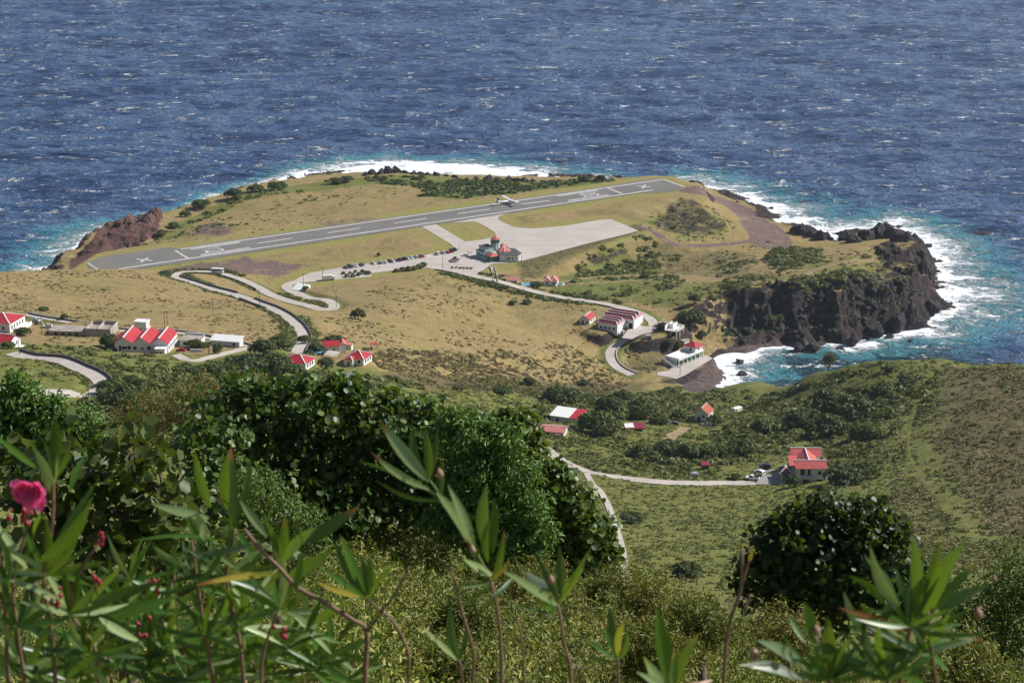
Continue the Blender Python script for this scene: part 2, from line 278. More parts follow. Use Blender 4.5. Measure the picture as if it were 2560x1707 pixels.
def sea_mat():
    m, nt, bs = newmat('sea_water')
    a1 = nt.nodes.new('ShaderNodeAttribute'); a1.attribute_name = 'shore'; s1 = nt.nodes.new('ShaderNodeSeparateColor'); nt.links.new(a1.outputs['Color'], s1.inputs[0])
    d, wd, tq = s1.outputs[0], s1.outputs[1], s1.outputs[2]      # distance/100, surf width/100, crest height
    va = coords(nt, (.024, .05, 1), R(-14)); vb = coords(nt, (.055, .10, 1), R(10)); vc = coords(nt, (.5, .9, 1), R(-8)); v0 = coords(nt)
    n1 = noise(nt, va, 1, 4, .6, .3); n2 = noise(nt, vb, 1, 4, .65, .4); n3 = noise(nt, vc, 1, 3, .65)
    big = noise(nt, v0, .004, 3, .5)
    base = mix(nt, ramp(nt, big, .35, .65), (.022, .070, .205), (.036, .092, .235))
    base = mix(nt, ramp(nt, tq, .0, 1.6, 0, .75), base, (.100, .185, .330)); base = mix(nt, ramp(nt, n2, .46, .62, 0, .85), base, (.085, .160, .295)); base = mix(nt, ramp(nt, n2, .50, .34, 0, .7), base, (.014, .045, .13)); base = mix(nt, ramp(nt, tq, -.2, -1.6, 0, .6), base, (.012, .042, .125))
    lace = noise(nt, coords(nt, (.10, .17, 1), R(-10)), 1, 5, .72, .8); lc2 = noise(nt, coords(nt, (.025, .05, 1), R(20)), 1, 4, .65, .5)
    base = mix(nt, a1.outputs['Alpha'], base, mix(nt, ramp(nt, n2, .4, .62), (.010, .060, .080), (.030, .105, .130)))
    # turquoise water churned up around the surf
    u = mth(nt, 'DIVIDE', d, wd)                                   # 0 at the rocks, 1 at the outer edge of the surf
    tz = ramp(nt, mth(nt, 'ADD', u, mth(nt, 'MULTIPLY', mth(nt, 'SUBTRACT', lc2, .5), 2.6)), .5, 1.9, 1, 0)
    base = mix(nt, mth(nt, 'MULTIPLY', tz, .95), base, (.10, .42, .50))
    fm = ramp(nt, mth(nt, 'ADD', mth(nt, 'ADD', u, mth(nt, 'MULTIPLY', mth(nt, 'SUBTRACT', lace, .5), 2.2)), mth(nt, 'MULTIPLY', mth(nt, 'SUBTRACT', lc2, .5), 2.2)), .30, 1.08, 1, 0)
    # scattered whitecaps on the crests
    wc = mth(nt, 'MULTIPLY', ramp(nt, noise(nt, coords(nt, (.030, .075, 1), R(-12)), 1, 3, .6, .6), .575, .615), ramp(nt, lace, .46, .54))
    wc = mth(nt, 'MULTIPLY', wc, ramp(nt, noise(nt, coords(nt, (.6, 1.0, 1)), 1, 3, .7), .34, .50))
    wc2 = mth(nt, 'MULTIPLY', ramp(nt, noise(nt, coords(nt, (.10, .26, 1), R(-9)), 1, 2, .6, .4), .71, .75), .7)
    foam = mth(nt, 'MAXIMUM', fm, mth(nt, 'MAXIMUM', wc, wc2), clamp=True)
    col = mix(nt, foam, base, (.86, .90, .92))
    nt.links.new(col, bs.inputs['Base Color'])
    nt.links.new(mix(nt, foam, (.32, .32, .32), (.9, .9, .9)), bs.inputs['Roughness'])
    bs.inputs['IOR'].default_value = 1.33
    h = mth(nt, 'ADD', mth(nt, 'MULTIPLY', n1, 1.6), mth(nt, 'ADD', mth(nt, 'MULTIPLY', n2, 1.0), mth(nt, 'MULTIPLY', n3, .35)))
    h = mth(nt, 'MULTIPLY', h, mth(nt, 'SUBTRACT', 1.0, mth(nt, 'MULTIPLY', foam, .75)))
    bump(nt, bs, h, 1.0, 5.5)
    return m
GM = ground_mat(); SEA = sea_mat()
def pav_mat(name, c1, c2, c3, s=.06, crack=None):
    m, nt, bs = newmat(name); v = coords(nt)
    c = mix(nt, ramp(nt, noise(nt, v, s, 5, .6), .35, .65), c1, c2); c = mix(nt, ramp(nt, noise(nt, coords(nt, (.02, .3, 1), R(-38)), 1, 4, .6), .5, .7, 0, .5), c, c3)
    c = mix(nt, ramp(nt, noise(nt, v, 1.3, 4, .7), .5, .8, 0, .35), c, c3)
    if crack:
        br = nt.nodes.new('ShaderNodeTexBrick'); br.inputs['Scale'].default_value = 1; br.offset = 0; br.inputs['Mortar Size'].default_value = .07
        br.inputs['Brick Width'].default_value = crack; br.inputs['Row Height'].default_value = crack
        nt.links.new(coords(nt, (1, 1, 1), R(25)), br.inputs[0]); c = mix(nt, mth(nt, 'MULTIPLY', br.outputs['Fac'], .5), c, c3)
    nt.links.new(c, bs.inputs['Base Color']); bs.inputs['Roughness'].default_value = .9; bs.inputs['Specular IOR Level'].default_value = .2
    return m
ASPH = pav_mat('runway_asphalt', (.175, .165, .15), (.20, .19, .175), (.145, .135, .125))
CONC = pav_mat('apron_concrete', (.47, .42, .38), (.54, .48, .44), (.36, .32, .29), crack=6.0)
ROADM = pav_mat('road_concrete', (.48, .43, .38), (.56, .50, .45), (.34, .30, .27), .2)
WALLM = pmat('stone_wall', (.13, .11, .10), .9, .3, 1.2, bmp=.6)
CAPM = pmat('wall_cap', (.50, .46, .42), .85, .15, 1)
PAINT = pmat('road_paint', (.62, .61, .58), .7, .2, .5, dirt=(.36, .35, .33))
# ------------------------------------------------------------------ objects: building blocks
def tag(o, label=None, cat=None, group=None, kind=None):
    if label: o['label'] = label
    if cat: o['category'] = cat
    if group: o['group'] = group
    if kind: o['kind'] = kind
    return o
def meshobj(name, V, Fc, mat, parent=None, smooth=False, loc=None, mats=None, midx=None):
    me = bpy.data.meshes.new(name); me.from_pydata([tuple(map(float, v)) for v in V], [], Fc); me.update()
    for mm in (mats or [mat]): me.materials.append(mm)
    if midx: me.polygons.foreach_set('material_index', midx)
    if smooth: me.polygons.foreach_set('use_smooth', [True] * len(me.polygons))
    o = bpy.data.objects.new(name, me); COL.objects.link(o)
    if parent: o.parent = parent
    if loc is not None: o.location = loc
    return o
def bigmesh(name, V, Q, mat, attrs=None, smooth=False, parent=None, sides=4):
    me = bpy.data.meshes.new(name); nv, nf = len(V), len(Q)
    me.vertices.add(nv); me.vertices.foreach_set('co', np.asarray(V, np.float32).ravel())
    me.loops.add(nf * sides); me.loops.foreach_set('vertex_index', np.asarray(Q, np.int32).ravel())
    me.polygons.add(nf); me.polygons.foreach_set('loop_start', np.arange(0, nf * sides, sides, dtype=np.int32))
    if smooth: me.polygons.foreach_set('use_smooth', np.ones(nf, bool))
    for an, (tp, arr) in (attrs or {}).items():
        at = me.attributes.new(an, tp, 'POINT'); at.data.foreach_set('color' if tp == 'FLOAT_COLOR' else 'value', np.asarray(arr, np.float32).ravel())
    me.materials.append(mat); me.update(); me.validate()
    o = bpy.data.objects.new(name, me); COL.objects.link(o)
    if parent: o.parent = parent
    return o
def empty(name, loc, rz=0.0, label=None, cat=None, group=None):
    o = bpy.data.objects.new(name, None); COL.objects.link(o); o.location = tuple(map(float, loc)); o.rotation_euler = (0, 0, rz); o.empty_display_size = .3
    return tag(o, label, cat, group)
def copy_tree(o, parent=None):
    c = o.copy(); COL.objects.link(c)
    if parent: c.parent = parent
    for ch in o.children: copy_tree(ch, c)
    return c
class MB:                                         # collects simple solids, then links them as one mesh
    def __init__(s): s.v = []; s.f = []
    def add(s, V, Fc):
        k = len(s.v); s.v += [tuple(map(float, v)) for v in V]; s.f += [tuple(i + k for i in f) for f in Fc]; return s
    def box(s, x0, x1, y0, y1, z0, z1):
        return s.add([(x0,y0,z0),(x1,y0,z0),(x1,y1,z0),(x0,y1,z0),(x0,y0,z1),(x1,y0,z1),(x1,y1,z1),(x0,y1,z1)], [(3,2,1,0),(4,5,6,7),(0,1,5,4),(1,2,6,5),(2,3,7,6),(3,0,4,7)])
    def bar(s, a, b, wd, ht):                     # box beam between two points
        a = Vector(a); b = Vector(b); d = (b - a).normalized(); u = d.cross(Vector((0, 0, 1)))
        u = u.normalized() if u.length > 1e-3 else Vector((1, 0, 0)); v = u.cross(d).normalized(); V = []
        for p in (a, b):
            for i, j in ((-1,-1),(1,-1),(1,1),(-1,1)): V.append(p + u * wd / 2 * i + v * ht / 2 * j)
        return s.add(V, [(0,1,2,3),(7,6,5,4),(0,4,5,1),(1,5,6,2),(2,6,7,3),(3,7,4,0)])
    def tube(s, P, r, n=6, cap=True):
        P = [Vector(p) for p in P]; r = r if hasattr(r, '__len__') else [r] * len(P); V = []; Fc = []
        for i, p in enumerate(P):
            d = (P[min(i + 1, len(P) - 1)] - P[max(i - 1, 0)]).normalized(); u = d.cross(Vector((.13, .2, .97)))
            u = u.normalized() if u.length > 1e-3 else Vector((1, 0, 0)); v = d.cross(u)
            for k in range(n): a = 2 * math.pi * k / n; V.append(p + (u * math.cos(a) + v * math.sin(a)) * r[i])
        for i in range(len(P) - 1):
            for k in range(n): Fc.append((i*n+k, i*n+(k+1)%n, (i+1)*n+(k+1)%n, (i+1)*n+k))
        if cap: Fc += [tuple(range(n))[::-1], tuple(range((len(P)-1)*n, len(P)*n))]
        return s.add(V, Fc)
    def prism(s, poly, z0, z1):
        n = len(poly); return s.add([(p[0], p[1], z0) for p in poly] + [(p[0], p[1], z1) for p in poly], [tuple(range(n))[::-1], tuple(range(n, 2*n))] + [(i, (i+1)%n, n+(i+1)%n, n+i) for i in range(n)])
    def build(s, name, mat, parent=None, smooth=False, bevel=0.0):
        if bevel:
            me = bpy.data.meshes.new(name); me.from_pydata(s.v, [], s.f); bm = bmesh.new(); bm.from_mesh(me)
            bmesh.ops.bevel(bm, geom=bm.edges[:], offset=bevel, segments=1, affect='EDGES'); bm.to_mesh(me); bm.free(); me.materials.append(mat)
            o = bpy.data.objects.new(name, me); COL.objects.link(o)
            if parent: o.parent = parent
            return o
        return meshobj(name, s.v, s.f, mat, parent, smooth)
def sheet(name, poly, z, mat, parent=None, thick=0.0):     # flat paved area
    bm = bmesh.new(); vs = [bm.verts.new((p[0], p[1], z)) for p in poly]; es = [bm.edges.new((vs[i], vs[(i+1) % len(vs)])) for i in range(len(vs))]
    bmesh.ops.triangle_fill(bm, use_beauty=True, use_dissolve=False, edges=es)
    bmesh.ops.recalc_face_normals(bm, faces=bm.faces[:])
    if sum(f.normal.z for f in bm.faces) < 0: bmesh.ops.reverse_faces(bm, faces=bm.faces[:])
    me = bpy.data.meshes.new(name); bm.to_mesh(me); bm.free(); me.materials.append(mat)
    o = bpy.data.objects.new(name, me); COL.objects.link(o)
    if parent: o.parent = parent
    return o
def offset(S, d):
    P = np.array(S); T = np.gradient(P[:, :2], axis=0); T /= np.linalg.norm(T, axis=1)[:, None] + 1e-9
    Q = P.copy(); Q[:, 0] += -T[:, 1] * d; Q[:, 1] += T[:, 0] * d; return Q
# ------------------------------------------------------------------ the ground
def polyw(pp): return np.array([gp(*q) for q in pp])
GREENS = [(.95, [(1000,885),(1120,862),(1250,884),(1400,890),(1640,893),(1900,858),(2100,828),(2165,850),(2160,930),(2100,1000),(2130,1130),(2260,1250),(2352,1300),(2352,1330),(1300,1330),(1000,1100),(900,900)]), (.95,[(2080,829),(2420,824),(2420,1420),(1000,1420),(1000,1100),(2080,1200)]),
 (.8, [(-60,792),(250,792),(330,812),(500,815),(640,792),(720,832),(850,842),(960,872),(1020,900),(1000,1000),(500,1000),(-60,960)]),
 (.85, [(1240,655),(1300,632),(1400,585),(1500,600),(1560,650),(1500,690),(1380,690),(1270,672)]),
 (.8,[(1660,735),(1700,745),(1850,705),(1990,690),(2090,690),(2100,640),(2060,660),(1900,672),(1700,705)]),(.5, [(1700,650),(1880,592),(2050,585),(2095,640),(2080,690),(1990,700),(1700,730)]), (.75, [(1640,690),(1760,660),(1850,640),(1940,620),(1990,640),(1950,672),(1850,684),(1700,704)]),
 (.55, [(1440,522),(1500,482),(1560,452),(1600,450),(1690,520),(1690,548),(1560,558),(1480,545)]),
 (.7, [(1370,690),(1500,650),(1700,640),(1760,655),(1640,690),(1560,715),(1480,705)]),
 (.5, [(0,690),(120,690),(60,735),(0,725)]), (.45, [(640,745),(700,730),(760,745),(740,790),(700,770)])]
DARKG = [(.85, [(345,556),(480,474),(640,428),(780,412),(900,402),(1100,412),(1400,416),(1380,426),(1200,440),(1040,462),(970,452),(960,426),(850,424),(700,440),(560,464),(480,500),(400,545)])]
BROWNS = [(.8, [(2150,838),(2440,832),(2440,1240),(2270,1230),(2190,1120),(2140,1020),(2150,930)]), (1.3, [(1195,612),(1300,592),(1462,532),(1480,550),(1400,584),(1300,620),(1210,645)]), (.8,[(860,850),(1000,862),(1200,856),(1420,868),(1500,880),(1500,892),(1250,902),(1000,900),(900,880)]), (.55,[(1480,560),(1760,575),(1740,640),(1500,628)]), (.65, [(2100,1020),(2170,1100),(2300,1300),(2200,1290),(2090,1150)]),(.6,[(2040,1060),(2090,1060),(2110,1180),(2060,1160)]),
 (.6,[(1400,830),(1460,800),(1560,790),(1560,850),(1450,870)])]
PURPS = [(.85, [(345,616),(430,603),(560,592),(660,602),(705,612),(640,634),(540,630),(400,627)]), (.6, [(700,522),(780,505),(860,500),(880,520),(760,530)]), (1.2, [(448,535),(470,516),(500,514),(530,532),(500,540)])]
ROCKP = [(1.1, [(160,614),(165,590),(210,553),(240,518),(330,484),(368,498),(362,540),(300,572),(240,585)]), (.7, [(1500,880),(1560,850),(1620,850),(1640,870),(1600,886)]), (.55,[(1540,462),(1600,456),(1670,520),(1640,545),(1540,540),(1490,515)])]
BEACH = [(1., [(1560,890),(1600,866),(1650,818),(1680,800),(1770,782),(1860,790),(1850,812),(1740,812),(1690,840),(1690,880),(1650,900)])]
_cache = {}
def pm(key, lst, x, y, soft):
    if key not in _cache: _cache[key] = [(s, polyw(p)) for s, p in lst]
    out = np.zeros(x.shape)
    for s, P in _cache[key]:
        x0, x1, y0, y1 = bbox(P, soft * 1.5); m = (x > x0) & (x < x1) & (y > y0) & (y < y1)
        if m.any(): out[m] = np.maximum(out[m], s * sstep(-soft, soft, sdf(x[m], y[m], P)))
    return out
def paved_d(x, y):
    out = np.full(x.shape, -99.)
    for P in (RW, APRON):
        x0, x1, y0, y1 = bbox(P, 70); m = (x > x0) & (x < x1) & (y > y0) & (y < y1)
        out[m] = np.maximum(out[m], sdf(x[m], y[m], P))
    return out
def road_d(x, y, S, hw, pad=12):
    d = np.full(x.shape, 99.); za = np.zeros(x.shape); x0, x1, y0, y1 = bbox(S, hw + pad); m = (x > x0) & (x < x1) & (y > y0) & (y < y1)
    if m.any(): d[m], za[m] = dline(x[m], y[m], S[::3] if len(S) > 60 else S, (S[::3] if len(S) > 60 else S)[:, 2])
    return d, za
def masks(x, y):
    sh = x.shape; x = x.ravel(); y = y.ravel(); r = {}
    r['coast'] = sdf(x, y, COAST)
    g = pm('g', GREENS, x, y, 12); dg = pm('dg', DARKG, x, y, 5); nearw = np.maximum(sstep(420, 380, y), sstep(640, 590, y) * sstep(60, 0, x))
    g = np.maximum(np.maximum(g, dg), nearw); g = np.maximum(g, .9 * sstep(78, 92, x) * sstep(962, 945, y))
    for nm, S, hw in ROADS:
        d, _ = road_d(x, y, S, hw); g = np.maximum(g, .75 * sstep(hw + 7, hw + 1, d) * (y < 1080))
    rock = pm('r', ROCKP, x, y, 5); rock = np.maximum(rock, sstep(16, 3, r['coast']) * (y > 700) * 1.0)
    r.update(green=g, rock=rock, brown=pm('b', BROWNS, x, y, 14), purple=pm('p', PURPS, x, y, 8), beach=pm('be', BEACH, x, y, 4))
    pv = paved_d(x, y); r['lawn'] = sstep(-16, -6, pv) * (pv < 80); r['paved'] = pv
    dt = np.zeros(x.shape)
    for pp, hw, kd in TRAILS:
        key = ('t', pp[0]); 
        if key not in _cache: _cache[key] = smooth(polyw(pp), 6)
        L = _cache[key]; x0, x1, y0, y1 = bbox(L, hw + 4); m = (x > x0) & (x < x1) & (y > y0) & (y < y1)
        if not m.any(): continue
        q = sstep(hw + 1.2, hw - .6, dline(x[m], y[m], L))
        if kd == 'faint': dt[m] = np.maximum(dt[m], q * .55)
        elif kd == 'dirt': dt[m] = np.maximum(dt[m], q)
        else: r['purple'][m] = np.maximum(r['purple'][m], q * 1.3)
    r['dirt'] = dt
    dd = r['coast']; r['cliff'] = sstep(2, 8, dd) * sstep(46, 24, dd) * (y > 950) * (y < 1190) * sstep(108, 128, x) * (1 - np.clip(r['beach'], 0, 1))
    return {k: v.reshape(sh) for k, v in r.items()}
AZ = np.r_[np.arange(-34, -19, .5), np.arange(-19, 19, .042), np.arange(19, 34.1, .5)]
DR = np.r_[np.array([-60, -20, 0, 2, 4]), np.geomspace(6, 350, 90), np.arange(352, 700, 1.6), np.arange(700, 1480, 1.3)]
TA = np.tan(np.radians(AZ)); GX = TA[None, :] * np.maximum(DR, 60)[:, None]; GY = np.repeat(DR[:, None], len(AZ), 1)
def final_h(x, y, MK):
    z = base_h(x, y)
    pv = MK['paved']; rough = np.clip(1 - MK['lawn'], 0, 1) * (y > 340)
    rk = np.clip(MK['rock'], 0, 1) * (y > 340)
    amp = (.35 + .5 * MK['green']) * rough
    z = z + (fbm(x, y, 9, 4, 21) - .5) * 2.2 * amp + (fbm(x, y, 40, 2, 31) - .5) * 3.0 * rough * sstep(6, 30, MK['coast'])
    z = z + rk * (fbm(x, y, 11, 5, 41, True) - .62) * 7.5 * (1 - np.clip(MK['beach'], 0, 1))
    cl = MK['cliff']; z = z + cl * ((fbm(x, y, 9, 5, 43, True) - .6) * 9 + (fbm(x, y, 24, 3, 47) - .5) * 9); z = z + cl * np.sin(z * 1.15 + fbm(x, y, 30, 2, 49) * 5) * 1.1
    wv = sstep(-24, -6, pv); z = z + (PZ - .15 - z) * wv
    hd = sdf(x, y, HARBOR); z = z + (4.45 - z) * sstep(-3, -.5, hd)
    for bx, by, bz, rad in PADS:
        d = np.hypot(x - bx, y - by); z = z + (bz - .1 - z) * sstep(rad + 6, rad, d)
    for nm, S, hw in ROADS:
        d, za = road_d(x, y, S, hw); k = sstep(hw + 6, hw + 1.6, d); z = z + (za - .22 - z) * k
    return z
def pad(px, py, rad, dz=0.0):
    p = gp(px, py); PADS.append((p[0], p[1], p[2] + dz, rad)); return np.array([p[0], p[1], p[2] + dz])
G = lambda a, b: (a / K, b / K)
S_ = {}
for nm, a, b, r in [('triple', 360, 862, 15), ('whitebox', 352, 832, 5), ('flatroof', 475, 862, 6), ('slab', 560, 862, 8), ('hiphouse', 40, 822, 13), ('corner', 10, 868, 8), ('ruin', 200, 828, 14), ('redtree', 835, 884, 6), ('shed', 934, 874, 2.5),
   ('starhouse', 878, 906, 7), ('starhouse2', 735, 920, 8), ('power', 1530, 812, 16), ('power2', 1585, 792, 9), ('gable', 1470, 803, 6), ('deck', 1672, 815, 7), ('shedred', 1281, 706, 6), ('pool', 1323, 708, 7), ('twin', 1375, 708, 8),
   ('cove', 1720, 905, 12), ('whitered', 1412, 1048, 9), ('pink', 1382, 1086, 8), ('cottage', 1752, 1049, 6), ('villa', 2018, 1195, 12), ('drive', 1935, 1202, 7)]:
    S_[nm] = pad(a / K, b / K, r)
YARD = len(PADS); pad(1600 / K, 826 / K, 13)

MK = masks(GX, GY); GZ = final_h(GX, GY, MK)
gyz, gxz = np.gradient(GZ); dxs = np.gradient(GX, axis=1); dys = np.gradient(GY, axis=0)
slope = np.hypot(gyz / np.maximum(dys, .1), gxz / np.maximum(np.abs(dxs), .1))
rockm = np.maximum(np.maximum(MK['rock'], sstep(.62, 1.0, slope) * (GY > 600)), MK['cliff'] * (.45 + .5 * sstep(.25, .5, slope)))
nr, nc = GX.shape; idx = np.arange(nr * nc).reshape(nr, nc)
Q = np.stack([idx[:-1, :-1], idx[:-1, 1:], idx[1:, 1:], idx[1:, :-1]], -1).reshape(-1, 4)
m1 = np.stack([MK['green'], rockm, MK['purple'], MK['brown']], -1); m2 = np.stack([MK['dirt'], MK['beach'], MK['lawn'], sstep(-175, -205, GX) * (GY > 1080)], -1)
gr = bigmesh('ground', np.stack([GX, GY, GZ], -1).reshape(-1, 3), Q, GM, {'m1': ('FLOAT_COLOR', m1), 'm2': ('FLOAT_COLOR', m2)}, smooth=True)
tag(gr, kind='structure')
def tz(x, y):                                     # height of the finished ground
    x = np.asarray(x, float); y = np.asarray(y, float)
    a = np.degrees(np.arctan2(x, np.maximum(y, 60))); ci = np.interp(a, AZ, np.arange(len(AZ))); ri = np.interp(y, DR, np.arange(len(DR)))
    c0 = np.clip(ci.astype(int), 0, nc - 2); r0 = np.clip(ri.astype(int), 0, nr - 2); fc = ci - c0; fr = ri - r0
    return (GZ[r0, c0] * (1 - fc) + GZ[r0, c0 + 1] * fc) * (1 - fr) + (GZ[r0 + 1, c0] * (1 - fc) + GZ[r0 + 1, c0 + 1] * fc) * fr
def gt(px, py, dmin=350): p = gp(px, py, dmin, 1460, tz); return p
# ------------------------------------------------------------------ the sea
SA = np.tan(np.radians(np.r_[np.arange(-50, -20, 2.), np.arange(-20, 20, .075), np.arange(20, 51, 2.)]))
SDR = np.r_[np.arange(780, 900, 20), np.arange(900, 1500, 2.2), np.geomspace(1502, 4200, 420), np.geomspace(4300, 30000, 24)]
SX = SA[None] * SDR[:, None]; SY = np.repeat(SDR[:, None], len(SA), 1)
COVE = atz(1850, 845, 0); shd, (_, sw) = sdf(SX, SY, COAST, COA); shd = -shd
def waves(x, y):
    h = (fbm(x * .7 + y * .2, y * 1.25 - x * .22, 52, 3, 71, True) - .62) * 9.0 + (fbm(x * .8 - y * .15, y * 1.5 + x * .25, 19, 3, 81, True) - .6) * 4.0
    return h
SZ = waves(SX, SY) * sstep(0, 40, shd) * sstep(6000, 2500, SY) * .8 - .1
nr2, nc2 = SX.shape; id2 = np.arange(nr2 * nc2).reshape(nr2, nc2); Q2 = np.stack([id2[:-1, :-1], id2[:-1, 1:], id2[1:, 1:], id2[1:, :-1]], -1).reshape(-1, 4)
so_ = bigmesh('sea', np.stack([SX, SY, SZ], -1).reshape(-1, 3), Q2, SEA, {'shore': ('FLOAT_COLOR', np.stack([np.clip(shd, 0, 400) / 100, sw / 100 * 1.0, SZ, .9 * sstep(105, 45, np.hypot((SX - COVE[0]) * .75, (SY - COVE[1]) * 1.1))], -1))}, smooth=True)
tag(so_, kind='structure')
# ------------------------------------------------------------------ runway, apron and roads
ap = tag(sheet('apron', APRON, PZ, CONC), kind='structure')
rw = tag(sheet('runway', RW, PZ + .03, ASPH), kind='structure')
def mark(name, quads, z=PZ + .05, parent=None):
    V = []; Fc = []
    for q in quads:
        k = len(V); V += [(p[0], p[1], z) for p in q]; Fc.append(tuple(range(k, k + len(q))))
    o = meshobj(name, V, Fc, PAINT, parent)
    bm = bmesh.new(); bm.from_mesh(o.data)
    for f in bm.faces:
        if f.normal.z < 0: f.normal_flip()
    bm.to_mesh(o.data); bm.free(); return o
N = lambda x, y: atz(x / K, y / K, PZ)[:2]
tb1, tb2, rb1, rb2 = N(438.5, 626.4), N(470, 645.8), N(1519.4, 470.1), N(1555.4, 484.8)
def rp(u, v):                                     # runway coordinates: u along (0 left bar .. 1 right bar), v across (0 far .. 1 near)
    return (1 - u) * ((1 - v) * tb1 + v * tb2) + u * ((1 - v) * rb1 + v * rb2)
LEN = np.linalg.norm((rb1 - tb1)); WID = np.linalg.norm(tb2 - tb1)
def rq(u0, u1, v0, v1): return [rp(u0, v0), rp(u1, v0), rp(u1, v1), rp(u0, v1)]
lw = .5 / WID
mark('edge_line', [[N(452,622.2), N(1658.7,448.2), N(1658.2,449.9), N(452,624)]], parent=rw)
mark('edge_line', [[N(294,671.8), N(1631.9,474.6), N(1631.9,476.2), N(294,673.8)]], parent=rw)
mark('end_line', [[N(220,656.6), N(245,672.6), N(242,673.6), N(217.5,657.6)]], parent=rw)
mark('end_line', [[N(1658.7,448), N(1711.8,466.6), N(1710,468), N(1657,449.2)]], parent=rw)
for u in (0, 1): mark('threshold_bar', [rq(u - .7 / LEN, u + .7 / LEN, 0 if u else .0, .98)], parent=rw)
for u0 in (.0, 1.0):                               # piano keys each side of the numbers
    s = 1 if u0 == 0 else -1
    for v in (.03, .115, .80, .90): mark('threshold_stripe', [rq(u0 + s * 9 / LEN, u0 + s * 41 / LEN, v, v + .055)], parent=rw)
for nx_ in (644, 819, 986, 1143): pass
CLs = [(643,608.5,731,595.7),(818,582.7,901,570.3),(985,558.2,1066,546.3),(1144,535,1224,523.3),(1302,511,1376,501.5)]
for a, b, c, d in CLs: mark('centre_line', [[N(a, b - .8), N(c, d - .8), N(c, d + .6), N(a, b + .7)]], parent=rw)
def digits(txt, u0, s):
    G = {'1': [((.42, .58), (0, 1)), ((.25, .42), (.74, .86))],
         '2': None, '3': None, '0': None}
    shp = {'2': [(.0,.72),(.0,.9),(.2,1),(.8,1),(1,.88),(1,.62),(.35,.16),(1,.16),(1,0),(0,0),(0,.16),(.78,.66),(.78,.84),(.24,.84),(.24,.72)],
           '3': [(0,.8),(0,.92),(.2,1),(.82,1),(1,.9),(1,.6),(.86,.5),(1,.4),(1,.1),(.82,0),(.2,0),(0,.08),(0,.22),(.24,.22),(.24,.15),(.76,.15),(.76,.43),(.35,.43),(.35,.57),(.76,.57),(.76,.85),(.24,.85),(.24,.8)]}
    hgt = 12 / LEN
    for i, ch in enumerate(txt):
        vA, vB = ((.26, .44), (.52, .72))[i] if s > 0 else ((.72, .52), (.44, .26))[i]
        def T(a, b): return rp(u0 + s * (14 / LEN + b * hgt), vA + a * (vB - vA))
        if ch == '1': q = [[T(.4, 0), T(.62, 0), T(.62, 1), T(.4, 1)], [T(.1, .76), T(.38, .76), T(.38, .9), T(.1, .8)]]
        elif ch == '0': q = [[T(0, .08), T(.24, .08), T(.24, .92), T(0, .92)], [T(.76, .08), T(1, .08), T(1, .92), T(.76, .92)], [T(.25, 0), T(.75, 0), T(.75, .15), T(.25, .15)], [T(.25, .85), T(.75, .85), T(.75, 1), T(.25, 1)]]
        else:
            o = sheet('runway_number', [T(a, b) for a, b in shp[ch]], PZ + .05, PAINT, rw); continue
        mark('runway_number', q, parent=rw)
digits('12', 0, 1); digits('30', 1, -1)
for cx, cy in ((361, 649.7), (1609.7, 466.7)):     # crosses on the closed ends
    c = N(cx, cy); e = (rb1 - tb1) / LEN; nrm = (tb2 - tb1) / WID
    for sg in (1, -1):
        d = e * .72 + nrm * .72 * sg; d /= np.linalg.norm(d); t = np.array([-d[1], d[0]])
        mark('closed_cross', [[c - d * 5 - t * .7, c + d * 5 - t * .7, c + d * 5 + t * .7, c - d * 5 + t * .7]], z=PZ + .05 + .01 * (sg > 0), parent=rw)
def ribbon(S, hw, name, zo=.0):
    L, Rr = offset(S, hw), offset(S, -hw); V = []; Fc = []
    for i in range(len(S)):
        V += [(L[i][0], L[i][1], S[i][2] + zo), (Rr[i][0], Rr[i][1], S[i][2] + zo), (Rr[i][0], Rr[i][1], S[i][2] + zo - .8), (L[i][0], L[i][1], S[i][2] + zo - .8)]
        if i: a = 4 * i; b = a - 4; Fc += [(b+1, a+1, a, b), (b, a, a+3, b+3), (b+2, a+2, a+1, b+1)]
    return tag(meshobj(name, V, Fc, ROADM, smooth=False), kind='structure')
for nm, S, hw in ROADS: ribbon(S, hw, 'road')
hs = sheet('road', HARBOR, 4.62, CONC); tag(hs, kind='structure')
